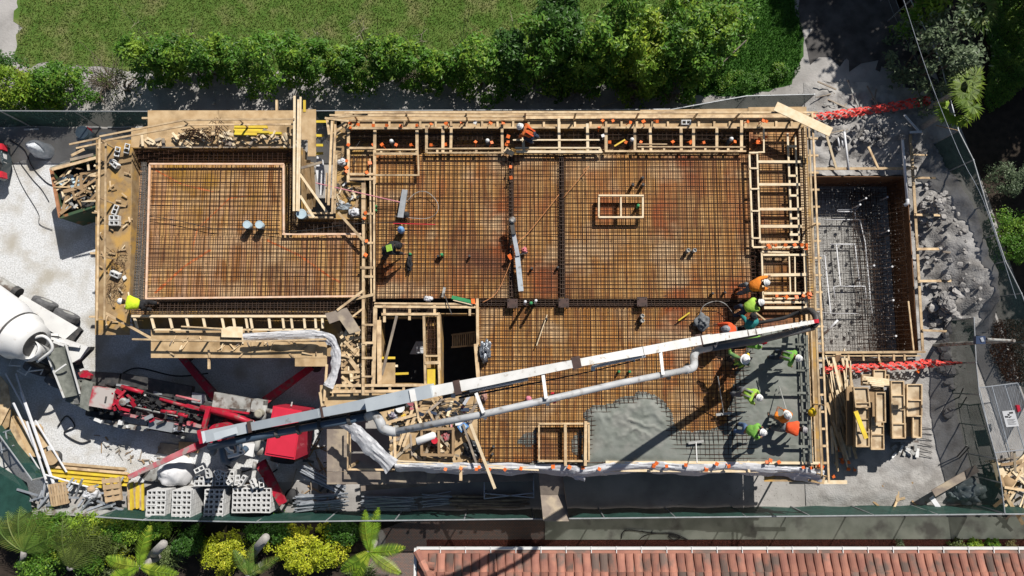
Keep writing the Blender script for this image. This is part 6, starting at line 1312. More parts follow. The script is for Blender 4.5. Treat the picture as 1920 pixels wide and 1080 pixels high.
scraps(44, inp([(182, 270), (245, 262), (242, 600), (182, 620)]), 'small offcut lying on the west walkway', 'offcuts on the west walkway', mt_list=[pine, pale, ply, brownk], zr=(S, S+.05), lr=(.08, .4), wr=(.03, .07), name='timber_offcut')
scraps(56, inp([(255, 250), (545, 244), (545, 272), (258, 274)]), 'short block of scrap lumber on the north walkway of the west bay', 'scrap blocks on the northwest walkway', mt_list=[pine, pale, brownk, plyg], zr=(S, S+.12), lr=(.15, .4), wr=(.08, .14), th=.06, name='timber_offcut')
scraps(80, inp([(745, 745), (893, 745), (893, 862), (745, 860)]), 'scrap piece on the debris deck between the shafts and the white film', 'scraps on the debris deck', mt_list=[pine, pale, ply, brownk, plyg], zr=(S-.02, S+.15), lr=(.15, .9), wr=(.04, .12))
scraps(26, inp([(745, 742), (893, 742), (893, 800), (745, 790)]), 'dark or coloured rubbish piece on the debris deck', 'rubbish on the debris deck', mt_list=[darkmetal, greyc, pink, white, navy, black], zr=(S, S+.2), lr=(.1, .35), wr=(.06, .18), name='rubbish_piece', cat='rubbish', tilt=.5)
scraps(30, inp([(630, 340), (680, 350), (680, 405), (632, 408)]), 'scrap on the plywood beside the shaft', 'scraps beside the shaft', mt_list=[pine, pale, brownk, darkmetal, white], zr=(S-.02, S+.1), lr=(.1, .6), wr=(.03, .1))
scraps(34, inp([(290, 622), (600, 622), (600, 668), (290, 668)]), 'small offcut on the south walkway of the west bay', 'offcuts on the southwest walkway', mt_list=[pine, pale, brownk, plyg], zr=(S-.24, S-.2), lr=(.08, .35), wr=(.03, .09), name='timber_offcut')
scraps(34, inp([(636, 620), (680, 615), (680, 722), (645, 722)]), 'short offcut on the stepped side scaffold', 'offcuts on the side scaffold', mt_list=[pine, pale, brownk], zr=(S-.2, S+.1), lr=(.15, .5), wr=(.05, .12), name='timber_offcut')
scraps(90, inp([(1556, 700), (1596, 690), (1600, 840), (1560, 835)]), 'weathered board of the loose lumber pile east of the slab', 'boards of the loose lumber pile', mt_list=[plyg, pine, pine, pale], zr=(.3, .8), lr=(.8, 1.9), wr=(.05, .10), tilt=.12, name='timber_board', ang=lambda: math.pi/2+.12+R2(.16))
scraps(45, inp([(1620, 895), (1760, 880), (1740, 950), (1600, 950)]), 'broken wood or rubble on the dirt by the south fence', 'broken pieces by the south fence', mt_list=[plyg, brownk, lgrey, pine], zr=(.02, .15), lr=(.1, .5), wr=(.04, .12))
scraps(34, inp([(1870, 860), (1925, 860), (1925, 955), (1885, 950)]), 'scrap board piled in the southeast corner behind the green fence', 'scrap boards in the southeast corner', mt_list=[plyg, brownk, pine, pale], zr=(.1, .8), lr=(.4, 1.4), wr=(.06, .16))
scraps(18, inp([(1535, 150), (1700, 190), (1690, 250), (1540, 250)]), 'weathered stick lying in the dirt north of the pool', 'sticks in the northern dirt', mt_list=[plyg, plyg, darkmetal, lgrey], zr=(.25, .5), lr=(.4, 1.5), wr=(.04, .08), name='stick')
# wire bundle and yellow boards on the north walkway
t = thing('wire_bundle', 'tangled bundle of rusty rebar offcuts on the northwest walkway', 'rebar bundle', W(357, 248, S)); q = MB()
for k in range(60): x, y = R(330, 378), R(240, 258); a = R2(.5)-.15; q.tube([W(x, y, S+R(.02, .3)), W(x+R(14, 34), y+R2(10)+6, S+R(.02, .3))], .011, 4)
q.build('rods', rebar, t)
t = thing('rebar_rods', 'loose rusty rods leaning on the northwest walkway east of the bundle', 'rebar', W(400, 245, S)); q = MB()
for k in range(26): x, y = R(385, 425), R(220, 262); q.tube([W(x, y, S+R(.02, .3)), W(x+R2(24), y+R(6, 26), S+R(.02, .3))], .012, 4)
q.build('rods', rebar, t)
t = thing('yellow_board_stack', 'short stack of yellow boards on the northwest walkway', 'board stack', W(470, 240, S))
for k, (x0, x1, y) in enumerate(((440, 500, 234), (440, 502, 238), (439, 498, 243), (441, 505, 247), (452, 528, 249), (440, 482, 251))): MB().beam(W(x0, y, S+.12+.03*(k % 2)), W(x1, y+1, S+.12+.03*(k % 2)), .09, .09).build('board', yel, t)
t = thing('wire_tangle', 'tangled tie wire lying between the shaft and the corner frame', 'wire', W(640, 330, S)); q = MB()
for k in range(40):
    x, y = R(622, 662), R(270, 395); q.tube(smoothpath([W(x, y, S+R(.02, .25)), W(x+R2(12), y+R2(14), S+R(.02, .3)), W(x+R2(18), y+R2(20), S+R(.02, .2))], 3), .008, 4)
q.build('tie_wire', darkmetal, t)
for nm, cx, cy, n in (('tangled rusty tie wire beside the lone block on the west walkway', 222, 488, 30), ('tangled tie wire in the south end of the west walkway', 212, 545, 26)):
    t = thing('wire_tangle', nm, 'wire', W(cx, cy, S)); q = MB()
    for k in range(n): x, y = cx+R2(16), cy+R2(18); q.tube(smoothpath([W(x, y, S+R(0, .2)), W(x+R2(10), y+R2(10), S+R(0, .3)), W(x+R2(14), y+R2(14), S+R(0, .2))], 3), .007, 4)
    q.build('tie_wire', rebar, t)
t = thing('rebar_rods', 'black rods lying on the debris deck under the boom', 'rebar', W(840, 765, S)); q = MB()
for k in range(22): x, y = R(790, 870), R(752, 778); q.tube([W(x, y, S+R(.02, .2)), W(x+R(12, 50), y+R2(9), S+R(.02, .2))], .011, 4)
q.build('rods', darkmetal, t)
# box-out and belongings on the debris deck
frame('boxout_frame', 'brown wooden frame with two compartments on the debris deck', 'timber frame', [(790, 805, 851, 803), (790, 852, 851, 853), (791, 803, 791, 853), (823, 803, 823, 853), (850, 803, 850, 853)], S+.25, w=.09, h=.2, mt=brownk)
t = thing('short_rods', 'short rusty rods piled inside the brown frame on the debris deck', 'rebar', W(808, 842, S)); q = MB()
for k in range(34): x, y = R(793, 846), R(833, 850); q.tube([W(x, y, S+R(0, .15)), W(min(850, x+R(10, 26)), y+R2(2), S+R(0, .15))], .010, 4)
q.build('rods', rebar, t)
q = MB(); a, b = W(781, 828, S+.4), W(817, 815, S+.4); q.tube([a, a+(b-a)*.03, a+(b-a)*.9, b], [.12, .145, .145, .08], 18); prop('water_jug', 'white cylinder tank lying on the brown frame', 'tank', q, white, True)
bucket('round red fuel can next to the white cylinder', 815, 826, S+.2, .12, .25, redp, redp, 'fuel_can', 'can'); blob('red and grey tool bag inside the east half of the brown frame', 836, 817, S+.05, .14, .22, .2, mat('bag_red', (.4, .05, .06), (.3, .28, .28), 6, .7), 'tool_bag', 'bag', .5, 41)
t = thing('cooler', 'blue cooler box on the debris deck', 'cooler', W(866, 798, S)); MB().ppx([(857, 800), (870, 792), (879, 800), (865, 811)], S+.35, S).build('cooler_body', bluep, t); MB().ppx([(860, 800), (870, 794), (876, 800), (865, 808)], S+.37, S+.35).build('lid', cyanp, t)
bucket('white round bucket lid on the debris deck under the boom', 750, 765, S, .17, .3, white, white); blob('purple and white bag on the debris deck', 739, 779, S, .2, .15, .2, mat('bag_purple', (.12, .09, .14), (.6, .6, .62), 6, .6), 'bag', 'bag', .5, 42)
prop('chemical_jug', 'small white jug beside the blue cooler', 'jug', MB().ppx([(853, 790), (866, 789), (867, 797), (854, 798)], S+.3, S), white); blob('yellow cloth on the debris deck', 756, 781, S, .10, .12, .1, yel, 'cloth', 'cloth', .4, 43)
prop('paper_roll', 'white and blue paper bag standing near the edge of the debris deck', 'bag', MB().beam(W(870, 758, S+.3), W(880, 742, S+.35), .12, .14), cloudfilm)
for k, (x0, y0, x1, y1) in enumerate(((749, 835, 777, 758), (756, 838, 784, 765), (724, 793, 784, 776), (779, 752, 786, 790), (803, 770, 815, 790), (868, 795, 893, 868))): board1('loose board on the debris deck, %s' % ('long one leaning north', 'second one leaning north', 'pale one crossing the others', 'short one under the pipe bracket', 'small dusty diagonal one', 'one alongside the rebar edge')[k], x0, y0, x1, y1, S+.2+.05*k, .11 if k < 3 else .08, mt=pine if k != 5 else plyg)
# white films
def film(label, pts, z, w, mt_=cloudfilm, sag=.5, name='plastic_film', amp=.06, widen=None):
    c = [W(x, y, z) for x, y in pts]; c = smoothpath(c, 10); mb = MB(); prev = None; n = len(c); M = 9
    for k, p in enumerate(c):
        d = (c[min(k+1, n-1)]-c[max(k-1, 0)]).normalized(); x = Vector((d.y, -d.x, 0)); row = []; ww = w*(1+.5*fbm(k*.09, 3.3, 1)) if widen is None else w*(widen[0]+(widen[1]-widen[0])*k/n)
        for m_ in range(M):
            g = m_/(M-1)-.35; row.append(p+x*(ww*g)+Vector((0, 0, amp*fbm(k*.35, m_*.7, 6)-sag*max(0, g)**1.5)))
        if prev:
            for m_ in range(M-1): mb.poly([prev[m_], prev[m_+1], row[m_+1], row[m_]])
        prev = row
    return tag(mb.build(name, mt_, smooth=True), label, 'plastic film')
film('long white plastic film draped over the south edge formwork', [(740, 874), (800, 875), (870, 876), (960, 877), (1060, 879), (1092, 884), (1150, 876), (1230, 874), (1300, 879), (1370, 874), (1440, 880), (1500, 882), (1545, 890)], S+.18, .42, sag=.7, amp=.05)
film('white plastic film along the southwest walkway, turning at the corner', [(455, 631), (520, 627), (590, 626), (622, 636), (632, 665), (628, 700), (617, 727)], S+.35, .36, sag=.3, amp=.04)
film('sagging white plastic strip from the boom down to the south edge corner', [(640, 782), (668, 806), (700, 838), (738, 872)], S+.6, .56, sag=.4, amp=.05)
film('grey plastic film bunched south of the long white film', [(1065, 884), (1080, 890), (1098, 892)], S-.1, .3, sag=.3)
film('milky plastic film hanging at the southeast corner', [(1450, 878), (1490, 884), (1545, 893)], S+.05, .5, sag=.6)
# steel prop bundles in the shade
def bundle(label, x0, y0, x1, y1, n, z=.5, sp=16, mt_=silver, r=.028):
    t = thing('prop_bundle', label, 'steel props', W((x0+x1)/2, (y0+y1)/2, 0)); q = None
    for k in range(n):
        yy = R2(sp); MB().tube([W(x0+R2(10), y0+yy+R2(4), R(.1, z)), W(x1+R2(10), y1+yy*.8+R2(5), R(.1, z))], r, 6).build('prop', mt_, t)
bundle('bundle of silver steel props beside the red outrigger', 558, 942, 645, 938, 30, sp=14); bundle('bundle of silver steel props in the middle of the shaded south strip', 685, 945, 775, 945, 34, sp=14); bundle('bundle of silver props leaning beside the grey platform', 570, 880, 640, 918, 20, sp=10)
bundle('dark bundle of steel props west of the brown board pile', 790, 940, 850, 935, 14, sp=14); bundle('pile of brown boards in the shade by the south fence', 850, 940, 985, 938, 22, sp=12, mt_=plyg, r=.05)
prop('timber_board', 'grey beam lying in the shade south of the platform', 'beam', MB().beam(W(677, 916, .6), W(800, 906, .6), .2, .1), plyg)
# form panels
mat_form = mat('form_ply', (.68, .55, .38), (.56, .43, .27), 3, .75, .15, obj=.1, c3=(.42, .30, .18), s3=1.5)
def formpanel(label, x0, y0, x1, y1, z, ribs, vert=True, mt_=mat_form, group='form panels stacked east of the slab', skew=0):
    z *= 1.28; t = thing('formwork_shutter', label, 'form panel', W((x0+x1)/2, (y0+y1)/2, z), group); MB().ppx([(x0, y0), (x1, y0), (x1+skew, y1), (x0+skew, y1)], z, z-.02).build('sheet', mt_, t)
    for b in ((x0, y0, x1, y0), (x1+skew, y1, x0+skew, y1)): MB().beam(W(b[0], b[1], z+.03), W(b[2], b[3], z+.03), .045, .11).build('rim', pine, t)
    for b in ((x0+.8, y0, x0+skew+.8, y1), (x1-.8, y0, x1+skew-.8, y1)): MB().beam(W(b[0], b[1], z+.034), W(b[2], b[3], z+.034), .045, .11).build('rim', pine, t)
    for f in ribs:
        yy = y0+(y1-y0)*f; MB().beam(W(x0+skew*f, yy, z+.028), W(x1+skew*f, yy, z+.028), .045, .10).build('rib', pine, t)
    return t
for args in (('tallest form panel with four cells, at the middle of the panel stacks', 1669, 715, 1694, 821, 1.7, (.25, .5, .75), 3), ('form panel with two square cells at the east side of the stacks', 1699, 721, 1728, 780, 1.6, (.5,), 0), ('narrow form panel below the two cell one at the east side', 1710, 780, 1727, 820, 1.55, (), 0),
             ('form panel with one big cell, northwest in the stacks', 1599, 727, 1627, 763, 1.7, (.78,), 4), ('form panel with three cells under the yellow board', 1604, 766, 1629, 837, 1.5, (.28, .62), 0), ('closed narrow form panel in the centre of the stacks', 1641, 736, 1659, 791, 1.75, (), 1),
             ('form panel with three cells left of the tallest one', 1632, 782, 1657, 842, 1.45, (.28, .55), 0), ('small form panel at the north end, nearest the red mesh', 1637, 694, 1660, 712, 1.2, (), 0), ('form panel half covered by loose rails at the north end', 1615, 703, 1666, 722, 1.1, (.5,), 0),
             ('form panel mostly covered, in the middle of the stacks', 1633, 722, 1655, 780, 1.2, (.5,), 0)): formpanel(*args[:6], args[6], skew=args[7])
for k, (x0, y0, x1, y1, zt) in enumerate(((1601, 730, 1657, 838, 1.72), (1670, 722, 1726, 818, 1.82), (1588, 726, 1600, 835, 1.5))):
    t = thing('panel_stack', 'layered stack of form panels carrying the others, %s' % ('west one', 'east one', 'narrow western edge')[k], 'panel stack', W(x0, y0, 0)); n = int(zt/.11)
    for j in range(n): f = j/n; MB().ppx([(x0+R2(1), y0+R2(1)), (x1+R2(1), y0+R2(1)), (x1+R2(1), y1+R2(1)), (x0+R2(1), y1+R2(1))], zt-j*.11, zt-j*.11-.085).build('panel', ply if j % 2 else brownk, t)
board1('yellow plank lying slanted over the three cell form panel', 1604, 771, 1624, 822, 2.2, .17, mt=yel, name='plank'); board1('grey board at the foot of the east panel stack', 1668, 826, 1722, 828, .6, .08, mt=lgrey)
for k in range(5): board1('white rail lying on the panels near the red mesh, %s from the north' % ('first', 'second', 'third', 'fourth', 'fifth')[k], 1618+k*4, 706+k*4, 1666+k*2, 712+k*3.5, 1.75+.05*k, .07, mt=pale)
prop('timber_board', 'tan board lying alone on the dirt near the south fence', 'board', MB().beam(W(1718, 908, .06), W(1730, 884, .06), .2, .04), brownk)
scraps(16, inp([(1675, 832), (1722, 832), (1722, 856), (1672, 856)]), 'small white block at the foot of the panel stacks', 'white blocks below the panel stacks', mt_list=[white, lgrey], zr=(.1, .4), lr=(.15, .4), wr=(.1, .15), name='white_block')
for k in range(6): prop('rebar_rod', 'black bar sticking out east of the panel stacks', 'rebar', MB().tube([W(1725, 801+k*10, .3), W(1748, 804+k*11, .25)], .015, 5), black, group='black bars east of the panel stacks')
# tarp heap, planks near southeast
blob('crumpled translucent plastic heap by the southeast fence corner', 1806, 922, .1, .62, .5, .55, mat('grey_film', (.34, .40, .40), (.24, .29, .30), 4, .3, .5, trans=.2), 'plastic_heap', 'plastic', .7, 51)
board1('long grey plank propped above the plastic heap', 1750, 925, 1832, 878, .9, .3, mt=plyg, name='plank'); board1('white curved trim beside the plastic heap', 1746, 932, 1760, 952, .4, .2, mt=pvc, name='trim_board')
q = MB(); a, b = W(1878, 918, .5), W(1893, 895, .6); q.tube([a, b], .28, 16); prop('carpet_roll', 'rolled cardboard tube in the southeast corner behind the fence', 'roll', q, brownk, True)
ply_thing('pale plywood offcuts leaning in the southeast corner behind the fence', [(1860, 868), (1876, 868), (1888, 890), (1870, 905)], .7, pale)
t = thing('fence_brace', 'pair of metal struts bracing the east fence near the middle', 'brace', W(1805, 850, 0))
for a, b in (((1793, 858), (1813, 835)), ((1798, 860), (1818, 838)), ((1798, 746), (1806, 728)), ((1800, 765), (1812, 745))): MB().tube([W(*a, .1), W(*b, 1.3)], .025, 6).build('strut', darkmetal, t)
# sign gate
t = thing('mesh_gate', 'chain link gate panel with a white sign lying beyond the east fence', 'gate', W(1880, 785, .6)); G = [(1836, 727), (1908, 718), (1950, 840), (1864, 849)]; A, B, C, D = [W(x, y, 1.0) for x, y in G]
for a, b in ((A, B), (B, C), (C, D), (D, A), (A.lerp(B, .33), D.lerp(C, .33)), (A.lerp(B, .66), D.lerp(C, .66))): MB().tube([a, b], .022, 6).build('frame_tube', silver, t)
q = MB()
for k in range(-20, 44):
    for s_ in (1, -1):
        p0 = None
        f0 = k/24; f1 = f0+.8*s_
        pts = []
        for j in range(9):
            u = f0+(f1-f0)*j/8; v = j/8
            if 0 <= u <= 1: pts.append(A.lerp(B, u).lerp(D.lerp(C, u), v))
        if len(pts) > 1: q.tube([pts[0], pts[-1]], .005, 3, False)
q.build('chain_link', silver, t)
sg = MB().prism([W(1879, 771, 1.05), W(1902, 769, 1.05), W(1911, 799, 1.05), W(1887, 801, 1.05)], 1.03).build('sign_board', mat('sign_white', (.55, .56, .58), (.5, .51, .53), 3, .5), t)
q = MB()
for P in ([(1884, 780), (1890, 780), (1891, 783), (1885, 783)], [(1892, 773), (1899, 772), (1900, 775), (1893, 776)], [(1889, 776), (1893, 776), (1893, 780), (1890, 779)], [(1891, 782), (1896, 780), (1897, 781), (1893, 784)]): q.ppx(P, 1.058, 1.051)
for k in range(5): q.beam(W(1888+k*.7, 787+k*2.2, 1.056), W(1903+k*.7-(k % 2)*3, 786+k*2.2, 1.056), .015, .004)
q.build('sign_marks', black, sg)
prop('red_tag', 'small red lamp block beside the white sign on the gate', 'tag', MB().ppx([(1906, 760), (1912, 759), (1914, 771), (1909, 773)], 1.1, 1.0), red)
t = thing('yard_lamp', 'street lamp head on a thin arm beyond the east fence', 'street lamp', W(1898, 639, 0)); MB().tube([W(1898, 639, 5), W(1850, 636, 5.3)], .05, 8).build('arm', lgrey, t); MB().lathe((W(1898, 639, 5).x, W(1898, 639, 5).y, 0), [(.09, 0), (.06, 5.1)], 10).build('pole', lgrey, t)
MB().ppx([(1830, 630), (1848, 630), (1848, 645), (1830, 645)], 5.35, 5.2).build('lamp_head', mat('navy_metal', (.03, .05, .10), (.04, .06, .12), 3, .4), t); MB().ppx([(1838, 634), (1843, 632), (1846, 640), (1841, 641)], 5.38, 5.35).build('sensor', silver, t)
# hidden hard hat by the walkway
prop('hard_hat', 'yellow hard hat hanging on the east walkway rail', 'hard hat', MB().lathe(W(1523, 773, S+.5), [(.17, 0), (.14, .02), (.13, .08), (.08, .13), (.02, .15)], 18), hatyel, True)
# car at the west edge, plastic wrapped pallet, barrels
t = thing('parked_car', 'dark parked car with red tail lights cut off by the west edge', 'car', W(-50, 300, 0))
cb = mat('car_paint', (.06, .08, .09), (.05, .07, .08), 1, .2, 0, coat=.8)
PP(MB(), [(-118, 262), (-8, 262), (2, 270), (6, 300), (0, 328), (-8, 334), (-118, 334)], .85, .3).build('car_body', cb, t); PP(MB(), [(-90, 270), (-22, 270), (-14, 300), (-22, 326), (-90, 326)], 1.45, .85).build('cabin', glass, t); PP(MB(), [(-80, 274), (-34, 274), (-34, 322), (-80, 322)], 1.5, 1.45).build('roof', cb, t)
for y in (268, 320): PP(MB(), [(-6, y), (4, y+1), (5, y+12), (-4, y+12)], .9, .6).build('tail_light', redp, t)
PP(MB(), [(3, 288), (7, 288), (7, 304), (3, 304)], .8, .6).build('number_plate', white, t)
for (x, y) in ((-20, 262), (-20, 334), (-95, 262), (-95, 334)): MB().lathe(W(x, y, .32)-Vector((0, .1, 0)), [(.32, 0), (.32, .2)], 18, axis=(0, 1, 0)).build('wheel', black, t)
blob('clear plastic wrapped bundle glinting on the gravel near the north fence', 82, 283, 0, .52, .38, .9, mat('wrap', (.45, .50, .55), (.68, .70, .74), 4, .15, .6), 'wrapped_bundle', 'bundle', .12, 61, rz=-.25)
bucket('pale blue barrel near the north fence at the west walkway', 154, 248, 0, .28, .7, mat('barrel_blue', (.20, .28, .34), (.16, .22, .28), 3, .5), bpy.data.materials['barrel_blue'] if 'barrel_blue' in bpy.data.materials else cyanp, 'barrel', 'barrel')
blob('red rags beside the pale blue barrel', 166, 248, .3, .16, .2, .2, redp, 'rag', 'rag', .5, 62)
for k, (P, z) in enumerate((([(142, 258), (172, 256), (172, 275), (150, 275)], .5), ([(185, 248), (212, 248), (210, 262), (188, 262)], .6))): prop('storage_crate', 'grey crate in the shade of the north fence, %s' % ('west one below the barrel', 'east one by the walkway corner')[k], 'crate', MB().ppx(P, z, .02), grey)
for k, (x0, x1, y) in enumerate(((145, 190, 239.5), (202, 248, 238.5), (45, 73, 243), (15, 30, 236))): prop('sun_strip', 'white strip painting sunlight along the foot of the north fence, %s' % ('longest one', 'east one', 'west one', 'shortest one')[k], 'strip', MB().beam(W(x0, y, .04), W(x1, y-1, .04), .08, .03), white)  # white strips stand in for sunlight coming under the fence
# rocks
def rock(label, group, fn, n, sz, zf):
    protos = []
    for k in range(n):
        x, y = fn(); p = W(x, y, zf(x, y))
        if len(protos) < 5:
            q = MB(); sd = R(0, 99); n1, n2 = 8, 5; sx, sy, sz_ = sz*R(.7, 1.2), sz*R(.7, 1.2), sz*R(.4, .8)
            for j in range(1, n2):
                ph = math.pi*j/n2-math.pi/2
                for i in range(n1): th = 2*math.pi*i/n1; v = Vector((math.cos(th)*math.cos(ph), math.sin(th)*math.cos(ph), math.sin(ph))); f = 1+.45*noise.noise(v*1.7+Vector((sd, 0, 0))); q.v.append((p.x+v.x*f*sx, p.y+v.y*f*sy, p.z+v.z*f*sz_))
            for j in range(n2-2):
                for i in range(n1): q.f.append((j*n1+i, j*n1+(i+1) % n1, (j+1)*n1+(i+1) % n1, (j+1)*n1+i))
            q.f.append(tuple(range(n1-1, -1, -1))); q.f.append(tuple((n2-2)*n1+i for i in range(n1))); protos.append(tag(q.build('rock', stonem), label, 'rock', group))
        else: dup(random.choice(protos), p+Vector((0, 0, -.03)), rot=(R2(.4), R2(.4), R(0, 6.3)), sc=R(.5, 1.5))
th_ = lambda x, y: terr_h(x, y)
def gauss(cx, cy, sx, sy): return lambda: (random.gauss(cx, sx), random.gauss(cy, sy))
rock('grey rock of the big heap east of the pool, north of the red barrier', 'rocks of the big heap east of the pool', gauss(1775, 577, 13, 22), 78, .14, lambda x, y: th_(x, y)+.08+.25*math.exp(-((x-1775)/14)**2-((y-577)/22)**2))
rock('grey rock of the heap at the northeast corner of the pool frame', 'rocks northeast of the pool', gauss(1752, 382, 14, 16), 40, .14, lambda x, y: th_(x, y)+.05); rock('grey rock scattered over the dirt mound east of the pool', 'rocks scattered over the east mound', inp([(1722, 350), (1800, 370), (1850, 520), (1840, 600), (1726, 600)]), 70, .085, lambda x, y: th_(x, y)+.03)
rock('grey rock in the rubble north of the pool', 'rocks in the rubble north of the pool', gauss(1650, 262, 48, 18), 58, .11, lambda x, y: th_(x, y)+.05); rock('pale rock in the strip beside the east green fence', 'pale rocks along the east green fence', gauss(1778, 695, 8, 30), 30, .16, lambda x, y: th_(x, y)+.03); rock('stone at the foot of the hedge by the north walkway', 'stones at the foot of the hedge', inp([(160, 180), (1240, 180), (1240, 200), (160, 200)]), 14, .07, lambda x, y: .02)

# loose bars, hoses and scraps around the pump truck
scraps(40, inp([(180, 815), (380, 850), (360, 880), (250, 870), (190, 850)]), 'bit of scrap wood on the gravel south of the pump truck', 'bits of scrap south of the pump truck', mt_list=[plyg, brownk, lgrey], zr=(.02, .06), lr=(.08, .35), wr=(.02, .06), name='gravel_scrap')
scraps(46, inp([(580, 820), (640, 870), (640, 955), (560, 960), (545, 880)]), 'dark scrap or bar on the ground beside the red outrigger', 'dark scraps beside the red outrigger', mt_list=[darkmetal, plyg, black, brownk], zr=(.02, .3), lr=(.15, .8), wr=(.03, .10), name='metal_scrap')
for k, (pts, lb) in enumerate((([(585, 840), (600, 810), (605, 790), (603, 770)], 'black hose hanging in front of the red truck cab'), ([(108, 800), (125, 780), (140, 800), (120, 812), (150, 830), (170, 826)], 'thin black cable curling on the lit gravel west of the yellow boards'), ([(420, 870), (450, 885), (480, 878), (500, 890), (520, 880)], 'black hose lying between the block stacks and the cab'), ([(230, 700), (260, 690), (330, 705), (390, 700)], 'dark cable on the shaded ground north of the pump truck'))): hose('hose', [(x, y, .08) for x, y in pts], .03, black, lb, 'hose')
blob('black coiled tyre shape by the foot of the red outrigger', 548, 930, 0, .32, .32, .25, black, 'tyre', 'tyre', .05, 81)
ply_thing('dark plywood sheet on the ground below the pump truck boxes', [(300, 830), (360, 838), (352, 860), (296, 850)], .05, plyg); ply_thing('brown plywood sheet on the ground left of the white bulk bag', [(335, 828), (378, 830), (372, 850), (335, 846)], .09, brownk)
# ---------------------------------------------------------------- plants
def leafmat(name, c1, c2, c3=None, tr=.35, rough=.45):
    return mat(name, c1, c2, 1.2, rough, 0, isl=.40, obj=.10, trans=tr, c3=c3, s3=.9, lo3=.5, hi3=.62, spec=.35)
lf_green = leafmat('leaf_green', (.07, .19, .02), (.125, .27, .03), (.25, .38, .04)); lf_dark = leafmat('leaf_dark', (.04, .12, .018), (.08, .19, .025)); lf_yellow = leafmat('leaf_yellow', (.50, .56, .03), (.38, .46, .03), (.62, .60, .05))
lf_silver = leafmat('leaf_silver', (.13, .19, .10), (.20, .26, .14)); lf_lime = leafmat('leaf_lime', (.26, .40, .03), (.17, .32, .03), (.38, .46, .05)); lf_olive = leafmat('leaf_olive', (.10, .14, .03), (.14, .18, .05)); lf_palm = leafmat('leaf_palm', (.10, .19, .03), (.16, .25, .05), (.24, .28, .06)); lf_dry = leafmat('leaf_dry', (.20, .16, .06), (.13, .13, .05))
bark = mat('bark', (.20, .16, .12), (.13, .10, .08), 6, .95, .5); barkp = mat('palm_bark', (.42, .40, .37), (.30, .28, .26), 8, .9, .3)
def leaf(mb, p, s, n, up):
    """one bent leaf of two faces"""
    a = n.orthogonal().normalized(); a.rotate(Matrix.Rotation(R(0, 6.28), 3, n)); b = n.cross(a); i = len(mb.v); q = p-a*s
    mb.v += [tuple(q), tuple(p+b*s*.42+n*s*.12), tuple(p+a*s), tuple(p-b*s*.42+n*s*.12)]; mb.f += [(i, i+1, i+2), (i, i+2, i+3)]
def plant(name, label, cat, x, y, ztop, rx, ry, nc, nl, s, mt_, group=None, z0=.1, csz=.35, fill=.25, trunk=True, stems=4, at=None):
    c = W(x, y, ztop*.75) if at is None else Vector(at); t = thing(name, label, cat, (c.x, c.y, 0), group); mb = MB(); h = ztop-z0
    cl = []
    for k in range(nc):
        th = R(0, 6.28); r = math.sqrt(R(0, 1)); zz = R(0, 1)**.7; sh = (1-.55*zz**2.2)
        if R(0, 1) > fill: r = r*.45+.55
        cl.append(Vector((c.x+math.cos(th)*r*rx*sh*R(.85, 1.15), c.y+math.sin(th)*r*ry*sh*R(.85, 1.15), z0+h*zz)))
    for k, q in enumerate(cl):
        cs = csz*R(.6, 1.35)
        for _ in range(int(nl*R(.5, 1.4))):
            v = Vector((random.gauss(0, 1), random.gauss(0, 1), random.gauss(0, .8))).normalized(); p = q+v*cs*R(.35, 1)
            if p.z < .03: continue
            n = (v*.5+Vector((0, 0, .9))+Vector((R2(.7), R2(.7), 0))).normalized(); leaf(mb, p, s*R(.6, 1.3), n, 1)
    mb.build('crown', mt_, t)
    if trunk:
        for k in range(stems):
            q = random.choice(cl); b = Vector((c.x+R2(rx*.25), c.y+R2(ry*.25), 0)); MB().tube([b, b.lerp(q, .4)+Vector((R2(.1), R2(.1), .2)), q], [.05, .035, .012], 6).build('trunk' if k == 0 else 'limb', bark, t)
    return t
G = 'hedge shrubs along the north side of the site'
hx = [(252, 62+30, 2.3, .75), (290, 95, 2.4, .9), (330, 100, 2.5, .8), (372, 92, 2.5, .9), (412, 92, 2.2, .8), (452, 105, 2.4, .9), (500, 103, 2.6, .95), (548, 100, 2.4, .95), (596, 105, 2.5, .95), (642, 108, 2.4, .9), (690, 100, 2.4, .9), (732, 95, 2.6, .95), (775, 105, 2.4, .9), (818, 118, 2.2, .85), (860, 108, 2.3, .8)]
wd = ('westmost', 'second', 'third', 'fourth', 'fifth', 'sixth', 'seventh', 'eighth', 'ninth', 'tenth', 'eleventh', 'twelfth', 'thirteenth', 'fourteenth', 'fifteenth')
for k, (x, y, zt, r) in enumerate(hx): plant('hedge_shrub', 'bright green glossy hedge shrub, %s from the west in the main hedge' % wd[k], 'shrub', x, y+R2(5)+4, zt*R(1.0, 1.45), r*R(.85, 1.1), r*R(.85, 1.35), 46, 46, .095, lf_green, G, csz=.29, stems=3)
G2 = 'taller trees of the north hedge'
tx = [(905, 95, 3.6, 1.1, lf_green), (955, 90, 4.0, 1.2, lf_dark), (1005, 80, 4.2, 1.3, lf_green), (1050, 62, 4.6, 1.35, lf_dark), (1100, 55, 4.8, 1.4, lf_green), (1092, 112, 3.2, .9, lf_green), (1150, 70, 4.6, 1.4, lf_green), (1198, 60, 4.4, 1.3, lf_lime), (1240, 85, 4.0, 1.2, lf_green), (1212, 118, 3.4, 1.0, lf_lime), (1290, 60, 4.0, 1.3, lf_green), (1310, 105, 3.2, 1.0, lf_green), (1345, 50, 3.6, 1.2, lf_green), (1050, 20, 4.4, 1.1, lf_dark), (1180, 10, 4.4, 1.3, lf_green), (1290, 5, 4.2, 1.2, lf_green), (1375, 15, 3.4, 1.0, lf_green)]
